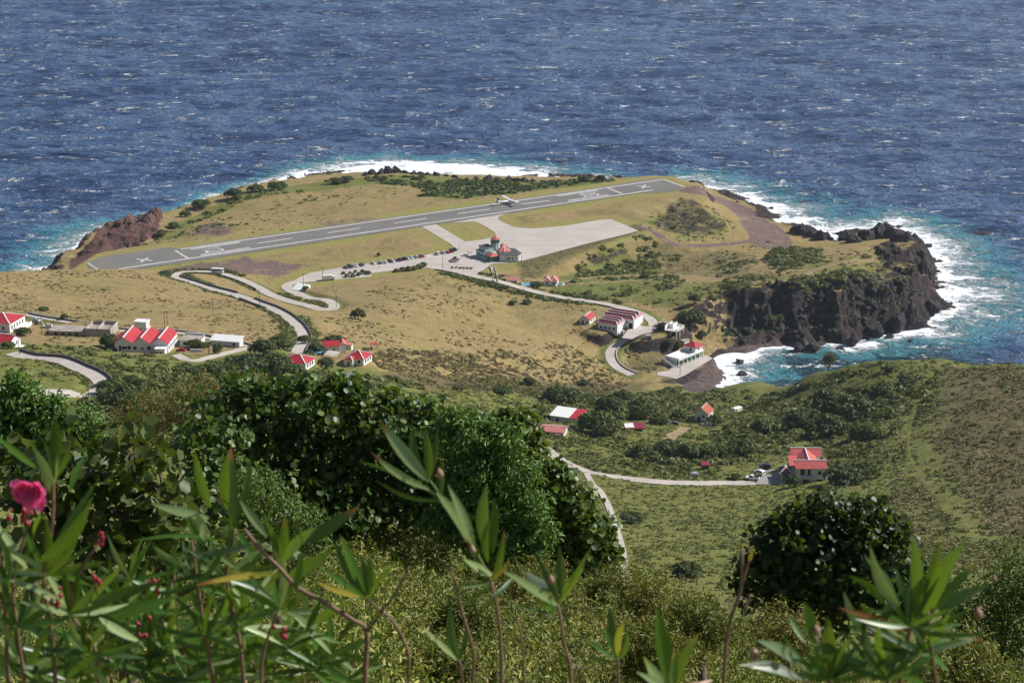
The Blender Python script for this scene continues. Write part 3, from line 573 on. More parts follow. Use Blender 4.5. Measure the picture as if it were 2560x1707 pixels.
def wall(S, side, i0, i1, label, h=.75, t=.4, group=None):        # low parapet along a road
    S = S[int(i0 * (len(S) - 1)):int(i1 * (len(S) - 1)) + 1]; a, b = offset(S, side), offset(S, side + (t if side > 0 else -t)); V = []; Fc = []; V2 = []; F2 = []
    for i in range(len(S)):
        z = S[i][2]
        V += [(a[i][0], a[i][1], z - 1.2), (a[i][0], a[i][1], z + h), (b[i][0], b[i][1], z + h), (b[i][0], b[i][1], z - 2.2)]
        if i: p = 4 * i; q = p - 4; Fc += [(q, p, p+1, q+1), (q+1, p+1, p+2, q+2), (q+2, p+2, p+3, q+3)]
    Fc += [(0, 1, 2, 3), tuple(4 * (len(S) - 1) + k for k in (3, 2, 1, 0))]
    root = empty('roadside_wall', S[len(S) // 2], 0, label, 'wall', group or 'low stone walls beside the roads')
    off = -np.array(S[len(S) // 2]); off3 = off
    w_ = meshobj('wall', np.array(V) + off3, Fc, WALLM, root)
    c0, c1 = offset(S, side - (.06 if side > 0 else -.06)), offset(S, side + (t + .06) * (1 if side > 0 else -1))
    for i in range(len(S)):
        z = S[i][2] + h; V2 += [(c0[i][0], c0[i][1], z + .004), (c0[i][0], c0[i][1], z + .12), (c1[i][0], c1[i][1], z + .12), (c1[i][0], c1[i][1], z + .004)]
        if i: p = 4 * i; q = p - 4; F2 += [(q, p, p+1, q+1), (q+1, p+1, p+2, q+2), (q+2, p+2, p+3, q+3)]
    F2 += [(0, 1, 2, 3), tuple(4 * (len(S) - 1) + k for k in (3, 2, 1, 0))]
    meshobj('wall_cap', np.array(V2) + off3, F2, WALLM if h > .7 else CAPM, root)
    return root
# ------------------------------------------------------------------ building materials
WHITE = pmat('white_plaster', (.80, .80, .79), .8, .10, .6, dirt=(.52, .50, .46)); WHITE2 = pmat('grey_white_plaster', (.68, .70, .71), .8, .12, .6, dirt=(.42, .42, .40))
RED = pmat('red_roof_sheet', (.46, .035, .042), .45, .22, .8, stripe=('X', 1.6)); RED2 = pmat('light_red_roof_sheet', (.58, .13, .115), .45, .15, .8, stripe=('X', 1.6)); REDY = pmat('red_roof_sheet_across', (.46, .035, .042), .45, .22, .8, stripe=('Y', 1.6))
PINK = pmat('faded_red_roof_sheet', (.42, .12, .135), .5, .18, .5, stripe=('X', 1.5)); CORAL = pmat('sunbleached_roof_sheet', (.60, .22, .20), .5, .2, .5, stripe=('X', 1.8)); MAROON = pmat('maroon_roof_sheet', (.27, .03, .05), .5, .2, .6)
TILE = pmat('rust_red_roof', (.38, .07, .035), .7, .25, 1.2, stripe=('X', 2.5)); CAPW = pmat('white_ridge_cap', (.80, .79, .77), .6, .06, 1)
GLASS = pmat('dark_window_glass', (.02, .026, .032), .12, .1, 1); TRIM = pmat('white_trim', (.78, .78, .76), .6, .05, 1); DARK = pmat('dark_opening', (.02, .02, .022), .9, .2, 1)
MINT = pmat('mint_plaster', (.46, .60, .55), .8, .1, .6, dirt=(.34, .42, .4)); GREENT = pmat('green_trim', (.04, .30, .15), .5, .12, 1); FLATR = pmat('grey_flat_roof', (.075, .085, .085), .85, .25, .4); BEIGE = pmat('beige_concrete', (.42, .37, .31), .9, .25, .4, dirt=(.26, .22, .18))
SLABM = pmat('weathered_slab', (.38, .33, .29), .9, .3, .3, dirt=(.20, .16, .14)); WOOD = pmat('grey_timber', (.12, .09, .065), .9, .25, 2); GREYM = pmat('grey_metal', (.36, .37, .38), .5, .15, 1, metal=.4); BLUE = pmat('pool_water', (.12, .42, .62), .08, .1, .5); SHED = pmat('pale_shed', (.55, .50, .42), .85, .2, .5)
def win(root, x, y, z, w, h, side, frame=TRIM, name='window', pane=GLASS):
    o = {'f': (0, -1), 'b': (0, 1), 'l': (-1, 0), 'r': (1, 0)}[side]; m = MB(); p = MB(); t = .06
    if o[0] == 0: m.box(x - w/2 - .1, x + w/2 + .1, y - (t if o[1] < 0 else 0), y + (t if o[1] > 0 else 0), z - .1, z + h + .1); e = y + o[1] * (t + .004); p.box(x - w/2, x + w/2, min(e, y + o[1] * t), max(e, y + o[1] * (t + .03)), z, z + h)
    else: m.box(x - (t if o[0] < 0 else 0), x + (t if o[0] > 0 else 0), y - w/2 - .1, y + w/2 + .1, z - .1, z + h + .1); e = x + o[0] * (t + .004); p.box(min(e, x + o[0] * t), max(e, x + o[0] * (t + .03)), y - w/2, y + w/2, z, z + h)
    f = m.build(name, frame, root); p.build('pane', pane, f); return f
def door(root, x, y, z, w, h, side, mat=None):
    f = win(root, x, y, z, w, h, side, TRIM, 'door', mat or GREENT); return f
def gable(root, x0, x1, y0, y1, zw, rise, axis, mat, over=.45, cap=CAPW, wallm=None, capw=.35, name='roof'):
    m = MB(); c = MB(); t = .14; g = MB()
    if axis == 'x':
        ym = (y0 + y1) / 2; s = rise / (ym - y0); ze = zw - s * over; a, b = x0 - over, x1 + over
        for sg, ye in ((1, y0 - over), (-1, y1 + over)): m.add([(a, ye, ze + .03), (b, ye, ze + .03), (b, ym, zw + rise + .03), (a, ym, zw + rise + .03), (a, ye, ze + t), (b, ye, ze + t), (b, ym, zw + rise + t), (a, ym, zw + rise + t)], [(3,2,1,0),(4,5,6,7),(0,1,5,4),(1,2,6,5),(2,3,7,6),(3,0,4,7)] if sg > 0 else [(0,1,2,3),(7,6,5,4),(4,5,1,0),(5,6,2,1),(6,7,3,2),(7,4,0,3)])
        if cap: c.bar((a - .03, ym, zw + rise + t + .06), (b + .03, ym, zw + rise + t + .06), capw, .12)
        if wallm: g.add([(x0, y0, zw), (x0, y1, zw), (x0, ym, zw + rise)], [(0, 2, 1)]); g.add([(x1, y0, zw), (x1, y1, zw), (x1, ym, zw + rise)], [(0, 1, 2)])
    else:
        xm = (x0 + x1) / 2; s = rise / (xm - x0); ze = zw - s * over; a, b = y0 - over, y1 + over
        for sg, xe in ((1, x0 - over), (-1, x1 + over)): m.add([(xe, b, ze + .03), (xe, a, ze + .03), (xm, a, zw + rise + .03), (xm, b, zw + rise + .03), (xe, b, ze + t), (xe, a, ze + t), (xm, a, zw + rise + t), (xm, b, zw + rise + t)], [(3,2,1,0),(4,5,6,7),(0,1,5,4),(1,2,6,5),(2,3,7,6),(3,0,4,7)] if sg > 0 else [(0,1,2,3),(7,6,5,4),(4,5,1,0),(5,6,2,1),(6,7,3,2),(7,4,0,3)])
        if cap: c.bar((xm, a - .03, zw + rise + t + .06), (xm, b + .03, zw + rise + t + .06), capw, .12)
        if wallm: g.add([(x0, y0, zw), (x1, y0, zw), (xm, y0, zw + rise)], [(0, 1, 2)]); g.add([(x0, y1, zw), (x1, y1, zw), (xm, y1, zw + rise)], [(0, 2, 1)])
    r = m.build(name, mat, root)
    if cap: c.build('ridge_cap', cap, r)
    if wallm:
        for q in range(2): MB().add(g.v[3 * q:3 * q + 3], [g.f[q] if q == 0 else tuple(i - 3 for i in g.f[q])]).build('gable_wall', wallm, root)
    return r
def hip(root, x0, x1, y0, y1, zw, rise, mat, over=.5, cap=CAPW, capw=.3, left=True, right=True, name='roof'):
    a, b, c, d = x0 - over, x1 + over, y0 - over, y1 + over; k = min(b - a, d - c) / 2; zt = zw + rise
    if b - a >= d - c: r0 = (a + (k if left else 0), (c + d) / 2); r1 = (b - (k if right else 0), (c + d) / 2)
    else: r0 = ((a + b) / 2, c + k); r1 = ((a + b) / 2, d - k)
    m = MB(); lo = zw - .1; V = [(a, c, lo), (b, c, lo), (b, d, lo), (a, d, lo), (*r0, zt), (*r1, zt)]
    if b - a >= d - c: Fc = [(0,1,5,4), (1,2,5), (2,3,4,5), (3,0,4), (3,2,1,0)]; E_ = [(0,4),(3,4),(1,5),(2,5),(4,5)]
    else: Fc = [(0,1,4), (1,2,5,4), (2,3,5), (3,0,4,5), (3,2,1,0)]; E_ = [(0,4),(1,4),(2,5),(3,5),(4,5)]
    m.add(V, Fc); r = m.build(name, mat, root)
    if cap:
        q = MB()
        for i, j in E_:
            if (Vector(V[i]) - Vector(V[j])).length > .05: q.bar(Vector(V[i]) + Vector((0, 0, .06)), Vector(V[j]) + Vector((0, 0, .06)), capw, .12)
        q.build('ridge_cap', cap, r)
    return r
def walls(root, x0, x1, y0, y1, z0, z1, mat, name='wall'): return MB().box(x0, x1, y0, y1, z0, z1).build(name, mat, root)
def place(nm, a, b, rz, name, label, cat, dz=0.0, group=None, z=None):
    p = gt(a / K, b / K) if z is None else atz(a / K, b / K, z); return empty(name, (p[0], p[1], (p[2] if z is None else z) + dz), R(rz), label, cat, group)
# ---- triple gabled house
h = place('triple', 354, 880.5, -5, 'house', 'white house with three parallel bright red gables facing the camera', 'house', z=S_['triple'][2])
walls(h, -11, 11, 0, 15.5, -1.6, 3.7, WHITE2)
for i in range(3): gable(h, -11 + i * 7.34, -11 + (i + 1) * 7.34, 0, 15.5, 3.7, 2.3, 'y', REDY, .12, CAPW, WHITE2, .6)
walls(h, -13.2, -11, 2, 13, -1.6, 2.6, WHITE2, 'lean_to'); MB().add([(-14, 1.5, 2.4), (-11.02, 1.5, 3.7), (-11.02, 13.5, 3.7), (-14, 13.5, 2.4), (-14, 1.5, 2.55), (-11.02, 1.5, 3.85), (-11.02, 13.5, 3.85), (-14, 13.5, 2.55)], [(3,2,1,0),(4,5,6,7),(0,1,5,4),(1,2,6,5),(2,3,7,6),(3,0,4,7)]).build('lean_to_roof', RED, h)
for x, wd, hh in ((-8.8, 1.0, 2.2), (-7, 2.2, 1.2), (-5, 1.4, 1.5), (-2.6, 1.4, 1.3), (.4, 1.0, 1.0), (3.2, 1.5, 1.5), (5.2, 1.0, 1.2)): win(h, x, 0, .4 if hh > 2 else 1.1, wd, hh, 'f')
for y in (2, 5, 8, 11, 13.8): win(h, 11, y, 1.2, 1.2, 1.2, 'r')
walls(h, 6.6, 10.6, -3.6, -.02, -1.6, 2.7, WHITE, 'porch_wall'); walls(h, 6.2, 11, -4, -.03, 2.7, 2.95, TRIM, 'porch_roof'); win(h, 9, -3.6, -.9, 1.2, 2.4, 'f', pane=DARK); win(h, 7.4, -3.6, .4, .8, 1.2, 'f')
h = place('whitebox', 352, 834, -12, 'outbuilding', 'small white flat-roofed block behind the triple-gabled house', 'outbuilding', z=S_['whitebox'][2]); walls(h, -2.6, 2.6, 0, 4, -1, 5.0, WHITE2); walls(h, -3.0, 3.0, -.3, 4.3, 5.0, 5.35, TRIM, 'roof'); win(h, 0, 0, 1, 1.2, 1.2, 'f')
h = place('flatroof', 474, 866, -8, 'outbuilding', 'low building with stained flat roof right of the triple-gabled house', 'outbuilding', z=S_['flatroof'][2]); walls(h, -4, 4.2, 0, 8, -1, 2.4, WHITE); walls(h, -4.3, 4.5, -.3, 8.3, 2.4, 2.6, SLABM, 'roof'); walls(h, -4, 4, 7.6, 8.0, 2.6, 3.4, TRIM, 'parapet'); win(h, 1.5, 0, .6, 1.4, 1.2, 'f'); win(h, -2, 0, .6, 1.4, 1.2, 'f')
h = place('slab', 562, 864, -13, 'long_building', 'long low building with plain white roof beside the upper grass slope', 'building', z=S_['slab'][2]); walls(h, -6, 6.4, 0, 4.5, -1, 2.1, WHITE2); MB().add([(-6.5, -.4, 1.9), (6.8, -.4, 1.9), (6.8, 5, 3.0), (-6.5, 5, 3.0), (-6.5, -.4, 2.1), (6.8, -.4, 2.1), (6.8, 5, 3.2), (-6.5, 5, 3.2)], [(3,2,1,0),(4,5,6,7),(0,1,5,4),(1,2,6,5),(2,3,7,6),(3,0,4,7)]).build('roof', CAPW, h); win(h, 4, 0, .4, 1.2, 1, 'f')
h = place('fw', 492, 880, -5, 'garden_wall', 'short white garden wall beside the red car', 'wall'); walls(h, -2.6, 2.6, 0, .3, -.5, 1.1, WHITE2); walls(h, -2.7, 2.7, -.05, .35, 1.1, 1.2, TRIM, 'wall_cap')
# ---- hip roofed house at the left edge
h = place('hiphouse', 25.5, 833.5, -16, 'house', 'large white house with a hipped dark red roof at the left picture edge', 'house', z=S_['hiphouse'][2] - .4)
walls(h, -14, 0, 0, 13, -1.5, 4.4, WHITE); hip(h, -14, 0, 0, 13, 4.4, 2.4, RED, .5, capw=.5)
for y in (1.8, 4, 6.2, 8.4, 10.8): win(h, 0, y, 1.4, .9, 1.7, 'r')
win(h, -3, 0, 1.5, 1.0, 1.3, 'f'); win(h, -7, 0, 1.5, 1.0, 1.3, 'f'); walls(h, .02, 3.5, 3, 12.5, -1.5, 1.4, WHITE, 'terrace'); walls(h, 3.3, 3.5, 3, 12.5, 1.4, 2.1, TRIM, 'terrace_rail')
h = place('corner', 12, 876, -18, 'house', 'white house with flat red roof plane, below the hipped house at the picture edge', 'house', z=S_['corner'][2]-.3)
walls(h, -9, 2.4, 0, 8, -1.5, 3.4, WHITE); gable(h, -9, 2.4, 0, 8, 3.4, 1.9, 'x', RED, .4, CAPW, WHITE); win(h, 2.4, 2.2, 1.2, .8, 1.5, 'r'); win(h, 2.4, 5.2, 1.2, .8, 1.5, 'r'); win(h, -.6, 0, 1.2, 1.1, 1.3, 'f'); walls(h, 2.42, 4.8, 1, 7, -1.5, .6, WHITE2, 'terrace')
# ---- unfinished concrete building
h = place('ruin', 208, 840, -6, 'unfinished_building', 'long unfinished concrete building with bare grey walls and no roof', 'building', z=S_['ruin'][2])
walls(h, -15, 1, .5, 8, -1.2, 1.6, BEIGE, 'wall'); walls(h, -15.3, 1, .2, 8.2, 1.6, 1.85, SLABM, 'roof')
for a, b, c, d in ((1, 12, 0, .3), (1, 12, 10.7, 11), (11.7, 12, .3, 10.7), (1, 1.3, .3, 10.7), (6, 6.25, .3, 10.7)): walls(h, a, b, c, d, -1.2, 3.6 if c else 3.4, BEIGE, 'wall')
walls(h, 1.3, 11.7, .3, 10.7, 0, 2.0, SLABM, 'floor_slab')
for x in (-12, -9, -6, -3): win(h, x, .5, 0, 1.4, 1.1, 'f', BEIGE, pane=DARK)
# ---- houses in the middle
h = place('redtree', 835, 885, 5, 'house', 'grey-walled red-roofed house half hidden by a dark tree beside the road end', 'house', z=S_['redtree'][2])
walls(h, -4.2, 2, 0, 6, -1.5, 3.4, WHITE2); gable(h, -4.2, 2, 0, 6, 3.4, 1.5, 'x', RED, .3, None, WHITE2); walls(h, 2.02, 5, 1.5, 6.5, -1.5, 3.2, WHITE); gable(h, 2.02, 5, 1.5, 6.5, 3.4, 1.3, 'y', RED2, .2, None, WHITE); win(h, -2.6, 0, 1, 1, 1.2, 'f'); win(h, 0, 0, 1, 1, 1.2, 'f')
h = place('shed', 934, 873, 0, 'shed', 'tiny open shed with a white-edged red roof above the dry slope', 'shed', z=S_['shed'][2])
for x in (-1.3, 1.3):
    for y in (0, 2): MB().box(x - .08, x + .08, y - .08, y + .08, -.6, 2).build('post', TRIM, h)
walls(h, -1.7, 1.7, -.4, 2.4, 2, 2.2, RED, 'roof'); walls(h, -1.7, 1.7, -.5, -.42, 1.95, 2.25, TRIM, 'fascia')
h = place('tiny', 869, 874, -10, 'shed', 'small lean-to shed with pale red roof between two red-roofed houses', 'shed'); walls(h, -1.6, 1.6, 0, 3, -1, 2, WHITE2); walls(h, -1.9, 1.9, -.3, 3.3, 2, 2.2, CORAL, 'roof')
for nm, a, b, wd, dp, rz, lb in (('starhouse', 886, 911, 8.2, 7.6, -22, 'small white house with red hipped roof beside the pale tarp, left of a shed'), ('starhouse2', 733, 923, 10.5, 8, -20, 'red hipped roof with white hip lines rising from trees, left of the pale tarp')):
    h = place(nm, a, b, rz, 'house', lb, 'house', z=S_[nm][2]); walls(h, -wd/2, wd/2, 0, dp, -1.5, 2.8, WHITE); hip(h, -wd/2, wd/2, 0, dp, 2.8, 2.0, RED, .5, capw=.38)
    walls(h, -wd/2 + .6, .4, -2.4, -.02, -1.5, 2.4, WHITE, 'porch_wall'); hip(h, -wd/2 + .6, .4, -2.4, .6, 2.5, 1.0, RED, .4, capw=.34, name='porch_roof')
    for y in (1.8, 4, 6): win(h, wd/2, y, .8, .9, 1.3, 'r')
    win(h, 2.2, 0, .8, 1.1, 1.3, 'f'); door(h, -1.4, -2.4, -.4, 1, 2.1, 'f')
# ---- power house: two blocks with rows of ridges
h = place('power', 1543.2, 830.5, -28, 'warehouse', 'white industrial building with saw-tooth faded red ridges in two stepped blocks', 'building', z=S_['power'][2] - .4)
walls(h, -11.4, 0, 0, 10.4, -2, 4.0, WHITE); walls(h, -13, 4.8, 10.42, 22.4, -2, 4.6, WHITE)
for i in range(3): hip(h, -11.4, 0, i * 3.47, (i + 1) * 3.47, 4.0, 1.5, PINK, .1, capw=.3, left=False)
for i in range(3): hip(h, -13, 4.8, 10.42 + i * 4, 10.42 + (i + 1) * 4, 4.6, 1.6, PINK, .1, capw=.32, left=False)
for x in (-9.5, -7, -4.5, -2): win(h, x, 0, 1, 1.2, 1.2, 'f')
win(h, 3, 10.42, -.6, 2.2, 3.2, 'f', pane=DARK); win(h, 1, 10.42, 2.4, 1.0, 1.0, 'f')
h = place('gable', 1473.6, 812, -24, 'outbuilding', 'small white gabled building with bright red roof left of the saw-tooth building', 'outbuilding', z=S_['gable'][2] - .3)
walls(h, -5.6, 0, 0, 8.6, -1.5, 2.8, WHITE); gable(h, -5.6, 0, 0, 8.6, 2.8, 1.8, 'y', REDY, .35, CAPW, WHITE2, .6); win(h, -1.5, 0, .6, 1, 1.2, 'f'); win(h, -3.8, 0, 0, 1, 2.1, 'f'); win(h, 0, 3, 1, 1, 1, 'r'); win(h, 0, 6, 1, 1, 1, 'r')
h = place('gp', 1556, 842, -28, 'gate_pillar', 'weathered stone gate pillar at the yard entrance by the road', 'pillar'); MB().box(-.6, .6, -.6, .6, -.5, 3.4).build('pillar', BEIGE, h, bevel=.06); walls(h, -.72, .72, -.72, .72, 3.4, 3.6, TRIM, 'pillar_cap')
# yard of the power house
yp = PADS[YARD]; yd = [atz(a, b, yp[2]) for a, b in [(1428,776),(1446,752),(1476,735),(1500,733),(1509,748),(1496,762),(1470,770),(1452,779)]]
tag(sheet('yard', yd, yp[2] + .1, CONC), kind='structure')
# ---- deck house above the cove
h = place('deck', 1691, 838, -30, 'unfinished_building', 'roofless white concrete terrace with open railing beside a round tree above the cove', 'building', z=S_['deck'][2] - .8)
walls(h, -7, 0, 0, 9.5, 1.6, 2.0, WHITE, 'deck_slab')
for x in (-6.7, -3.5, -.3):
    for y in (.3, 4.7, 9.2): MB().box(x - .18, x + .18, y - .18, y + .18, -2.5, 1.6).build('column', WHITE2, h)
for (a, b) in (((-7, 0), (0, 0)), ((0, 0), (0, 9.5)), ((-7, 9.5), (0, 9.5))):
    m = MB(); L = math.dist(a, b); nn = int(L / 1.5)
    for i in range(nn + 1): q = [a[k] + (b[k] - a[k]) * i / nn for k in (0, 1)]; m.box(q[0] - .1, q[0] + .1, q[1] - .1, q[1] + .1, 2.0, 3.1)
    for z in (2.6, 3.1): m.bar((*a, z), (*b, z), .18, .18)
    m.build('railing', WHITE, h)
for a, b, c, d in ((-7, -6.8, .2, 9.3), (-6.8, -4.2, 4, 4.2), (-4.2, -4.0, 4, 9.3)): walls(h, a, b, c, d, 2.0, 4.4, WHITE, 'wall')
walls(h, -15.5, -8.2, 5, 12, 1.9, 2.15, SLABM, 'roof'); walls(h, -15.2, -8.5, 5.3, 11.7, -1.5, 1.9, BEIGE, 'wall')
# ---- sheds and pool below the terminal
h = place('shedred', 1281, 711.5, -4, 'shed', 'white shed with faded red roof, first below the airport terminal', 'shed', z=S_['shedred'][2]); walls(h, -3, 3, 0, 5, -1.5, 2.5, WHITE); gable(h, -3, 3, 0, 5, 2.5, 1.1, 'x', CORAL, .3, None, WHITE); win(h, -1, 0, .6, .8, 1, 'f')
h = place('pool', 1326, 722, 8, 'swimming_pool', 'raised rectangular swimming pool with a pale blue rim between two sheds', 'pool', z=S_['pool'][2])
for a, b, c, d in ((-4, 4, 0, .35), (-4, 4, 6.65, 7), (-4, -3.65, .35, 6.65), (3.65, 4, .35, 6.65)): walls(h, a, b, c, d, -3, 1.6, WHITE2, 'pool_wall')
walls(h, -3.65, 3.65, .35, 6.65, .3, 1.3, BLUE, 'water'); walls(h, -3.4, -2.8, -2.5, -.02, -3, 1.2, WHITE, 'buttress'); walls(h, -2, -1.4, -2.5, -.02, -3, 1.2, WHITE, 'buttress')
h = place('twin', 1376, 714, -6, 'house', 'white cottage with two side by side white-lined red hipped gables below the apron', 'house', z=S_['twin'][2])
walls(h, -4, 4, 0, 7, -1.5, 2.8, WHITE)
for i in range(2): hip(h, -4 + 4 * i, 4 * i, 0, 7, 2.8, 1.6, RED2, .25, capw=.4)
win(h, -2, 0, .8, 1.2, 1.2, 'f'); win(h, 2, 0, .8, 1.2, 1.2, 'f')
h = place('boat', 1401, 714, -50, 'fishing_boat', 'small green and white boat lying beside the twin-gabled cottage', 'boat')
def hull(L, B, H):
    V = []; Fc = []; n = 9
    for i in range(n):
        t = i / (n - 1); wd = B / 2 * (1 - max(0, (t - .45) / .55) ** 2) * (.85 + .15 * min(1, t * 4)) + .02; y = L * (t - .5)
        V += [(-wd, y, H + .25 * t * t), (-wd * .6, y, .1), (wd * .6, y, .1), (wd, y, H + .25 * t * t), (-wd + .12, y, H + .25 * t * t), (-wd * .5, y, .3), (wd * .5, y, .3), (wd - .12, y, H + .25 * t * t)]
        if i:
            p = 8 * i; q = p - 8
            for u, v in ((0, 1), (1, 2), (2, 3), (4, 0), (5, 4), (6, 5), (7, 6), (3, 7)): Fc.append((q + u, q + v, p + v, p + u))
    Fc.append((0, 4, 5, 6, 7, 3, 2, 1)); return V, Fc
V, Fc = hull(6, 2.2, 1.0); meshobj('hull', V, Fc, WHITE, h); walls(h, -.6, .6, -.6, 1, .35, 1.5, GREENT, 'cabin')
# ---- cove building
h = place('cove', 1696.8, 917, 49, 'boathouse', 'long white terrace building with green arches and red-roofed upper room by the cove', 'building', z=4.62)
walls(h, 0, 22, 1.6, 8, -.6, 3.3, MINT); walls(h, -.3, 22.3, -.3, 8.3, 3.3, 3.6, WHITE, 'roof')
for i in range(7): MB().box(i * 3.6, i * 3.6 + .35, 0, .35, 0, 3.3).build('column', TRIM, h)
for i in range(6): win(h, 2 + i * 3.6, 1.6, .1, 2.6, 2.5, 'f', GREENT, 'opening', DARK)
for i in range(6): walls(h, i * 3.6 + .36, i * 3.6 + 3.58, .05, .25, 2.5, 3.28, GREENT, 'arch_panel')
for a, b, c, d in ((-.3, 15, -.3, -.05), (-.3, -.05, -.05, 8.05), (-.3, 15, 8.05, 8.3)): walls(h, a, b, c, d, 3.62, 4.5, WHITE, 'parapet')
walls(h, 15, 21.6, .6, 7.6, 3.62, 6.6, WHITE, 'upper_room'); hip(h, 15, 21.6, .6, 7.6, 6.6, 1.9, RED, .7, cap=None); win(h, 18, .6, 4.6, .9, 1.2, 'f'); win(h, 15, 3.5, 4.4, 1.4, 1.4, 'l')
m = MB()
for i in range(9): m.box(-3.4 + (i % 3) * .02, -.35, 8 - i * .9, 8.9 - i * .9, -.4, 3.4 - i * .42)
m.build('stair', BEIGE, h)
m = MB(); m.bar((-3.4, 8.5, 4.2), (-3.4, .6, .9), .2, .9); m.bar((-3.4, .6, 1.0), (-1.2, -1.4, .6), .2, .8); m.build('stair_rail', TRIM, h)
h = place('bs', 1711, 866, 50, 'shed', 'beige boxy shed on the bank right behind the cove terrace building', 'shed'); walls(h, 0, 4.5, 0, 3, -1.5, 2.8, SHED); walls(h, -.2, 4.7, -.2, 3.2, 2.8, 3.0, SLABM, 'roof')
h = place('bt', 1623, 848, 10, 'storage_hut', 'tiny grey concrete hut beside the road opposite the yard', 'hut'); walls(h, -1.5, 1.3, 0, 2, -1, 1.9, BEIGE); walls(h, -1.7, 1.5, -.2, 2.2, 1.9, 2.05, SLABM, 'roof'); win(h, 0, 0, .3, 1, 1, 'f', BEIGE, pane=DARK)
# ---- valley houses
h = place('whitered', 1405, 1056, -22, 'house', 'low house with half white, half red flat roof in the valley', 'house', z=S_['whitered'][2])
walls(h, -5, 7, 0, 9, -1.5, 2.4, WHITE2); 
def mono(root, x0, x1, y0, y1, za, zb, mat, name='roof', over=.4, t=.12): return MB().add([(x0, y0 - over, za), (x1, y0 - over, za), (x1, y1 + over, zb), (x0, y1 + over, zb), (x0, y0 - over, za + t), (x1, y0 - over, za + t), (x1, y1 + over, zb + t), (x0, y1 + over, zb + t)], [(3,2,1,0),(4,5,6,7),(0,1,5,4),(1,2,6,5),(2,3,7,6),(3,0,4,7)]).build(name, mat, root)
mono(h, -5.4, 3, 0, 9, 2.42, 3.1, CAPW, 'white_roof'); mono(h, 3.02, 7.4, 0, 9, 2.42, 3.1, RED, 'red_roof'); win(h, -2, 0, .4, 1.2, 1.3, 'f', pane=DARK); win(h, 3, 0, .4, 1.2, 1.3, 'f'); win(h, 5.4, 0, .4, 1.2, 1.3, 'f')
h = place('pink', 1382, 1092, -14, 'house', 'low house with sun-bleached coral sheet roof at the edge of the big tree', 'house', z=S_['pink'][2]); walls(h, -4.8, 4.2, 0, 6.6, -1.5, 2.2, WHITE2); gable(h, -4.8, 4.2, 0, 6.6, 2.2, .9, 'x', CORAL, .5, CAPW, WHITE2, .2); walls(h, 1, 3, -1.4, -.02, 1.6, 1.8, CORAL, 'porch_roof'); win(h, -2, 0, .4, 1.2, 1.2, 'f')
h = place('wreck', 1588, 1077, 8, 'collapsed_shed', 'collapsed dark red shed roof lying in the bushes of the valley', 'shed'); walls(h, -3, 3, 0, 3, -.8, .9, WOOD); mono(h, -4.2, 4, 0, 3.4, 1.0, 2.0, MAROON); mono(h, -4.0, -.4, .2, 2.6, 1.5, 2.2, CAPW, 'loose_sheet')
h = place('cottage', 1753, 1052, -24, 'cottage', 'small white cottage with steep rust red gabled roof standing alone in the valley', 'cottage', z=S_['cottage'][2])
walls(h, -2.9, 2.9, 0, 6.5, -1.5, 3.4, WHITE2); gable(h, -2.9, 2.9, 0, 6.5, 3.4, 2.2, 'y', TILE, .35, CAPW, WHITE2, .25); win(h, .9, 0, 1.6, 1, 1.1, 'f', pane=DARK); door(h, -1, 0, -.3, 1.1, 2.0, 'f', DARK); win(h, 2.9, 3, 1.4, .9, 1.1, 'r')
h = place('camper', 1842, 1030, -50, 'camper_van', 'abandoned white van in bushes far right of the cottage', 'van'); MB().box(-1.1, 1.1, -2.4, 2.4, .4, 2.3).build('body', TRIM, h, bevel=.2); MB().box(-1.12, 1.12, -1.9, -1.0, 1.3, 1.9).build('window', GLASS, h); 
for x in (-1, 1):
    for y in (-1.5, 1.5): MB().tube([(x - .12, y, .35), (x + .12, y, .35)], .35, 8).build('wheel', DARK, h)
# ---- villa
h = place('villa', 2026, 1207.5, -1, 'villa', 'large two storey villa with light red H-shaped roof and white ridge lines', 'house', z=S_['villa'][2] - 1.0)
walls(h, -4.8, 4.8, 0, 4.6, -1.5, 5.6, WHITE2); gable(h, -4.8, 4.8, 0, 4.6, 5.6, 1.7, 'x', RED2, .5, CAPW, WHITE, .3)
walls(h, -3.4, 2.6, 4.62, 12, -1.5, 5.2, WHITE); gable(h, -3.4, 2.6, 3.0, 13.5, 5.3, 1.75, 'y', RED2, .35, CAPW, None, .34)
walls(h, -5.0, 4.6, 12.02, 16.2, -1.5, 5.4, WHITE); gable(h, -5.0, 4.6, 12.02, 16.2, 5.4, 1.7, 'x', RED2, .5, CAPW, WHITE, .3)
walls(h, -6.2, -3.42, 4.8, 11, -1.5, 4.2, WHITE2, 'side_wall'); mono(h, -6.6, -3.0, 4.6, 11, 4.2, 5.4, RED2, 'side_roof')
win(h, -2.8, 0, 3.1, 1.5, 1.9, 'f'); win(h, -.6, 0, 2.9, 1.0, 2.1, 'f', name='door'); win(h, 2.9, 0, 3.2, 1.2, 1.2, 'f'); win(h, 2.9, 0, .6, 2.0, .8, 'f', pane=DARK); win(h, -1.6, 0, .3, 2.2, 1.0, 'f', pane=DARK)
walls(h, -3.4, .8, -1.3, -.02, 2.5, 2.7, WHITE2, 'balcony')
m = MB()
for i in range(11): m.box(-3.4 + i * .41, -3.34 + i * .41, -1.28, -1.22, 2.7, 3.5)
m.bar((-3.4, -1.25, 3.5), (.8, -1.25, 3.5), .07, .07); m.build('balcony_rail', DARK, h)
walls(h, -3.2, -.8, -2.6, -1.32, -1.5, .3, WHITE2, 'garden_step'); walls(h, -3.0, -1.0, -3.8, -2.62, -1.5, -.5, WHITE2, 'garden_step')
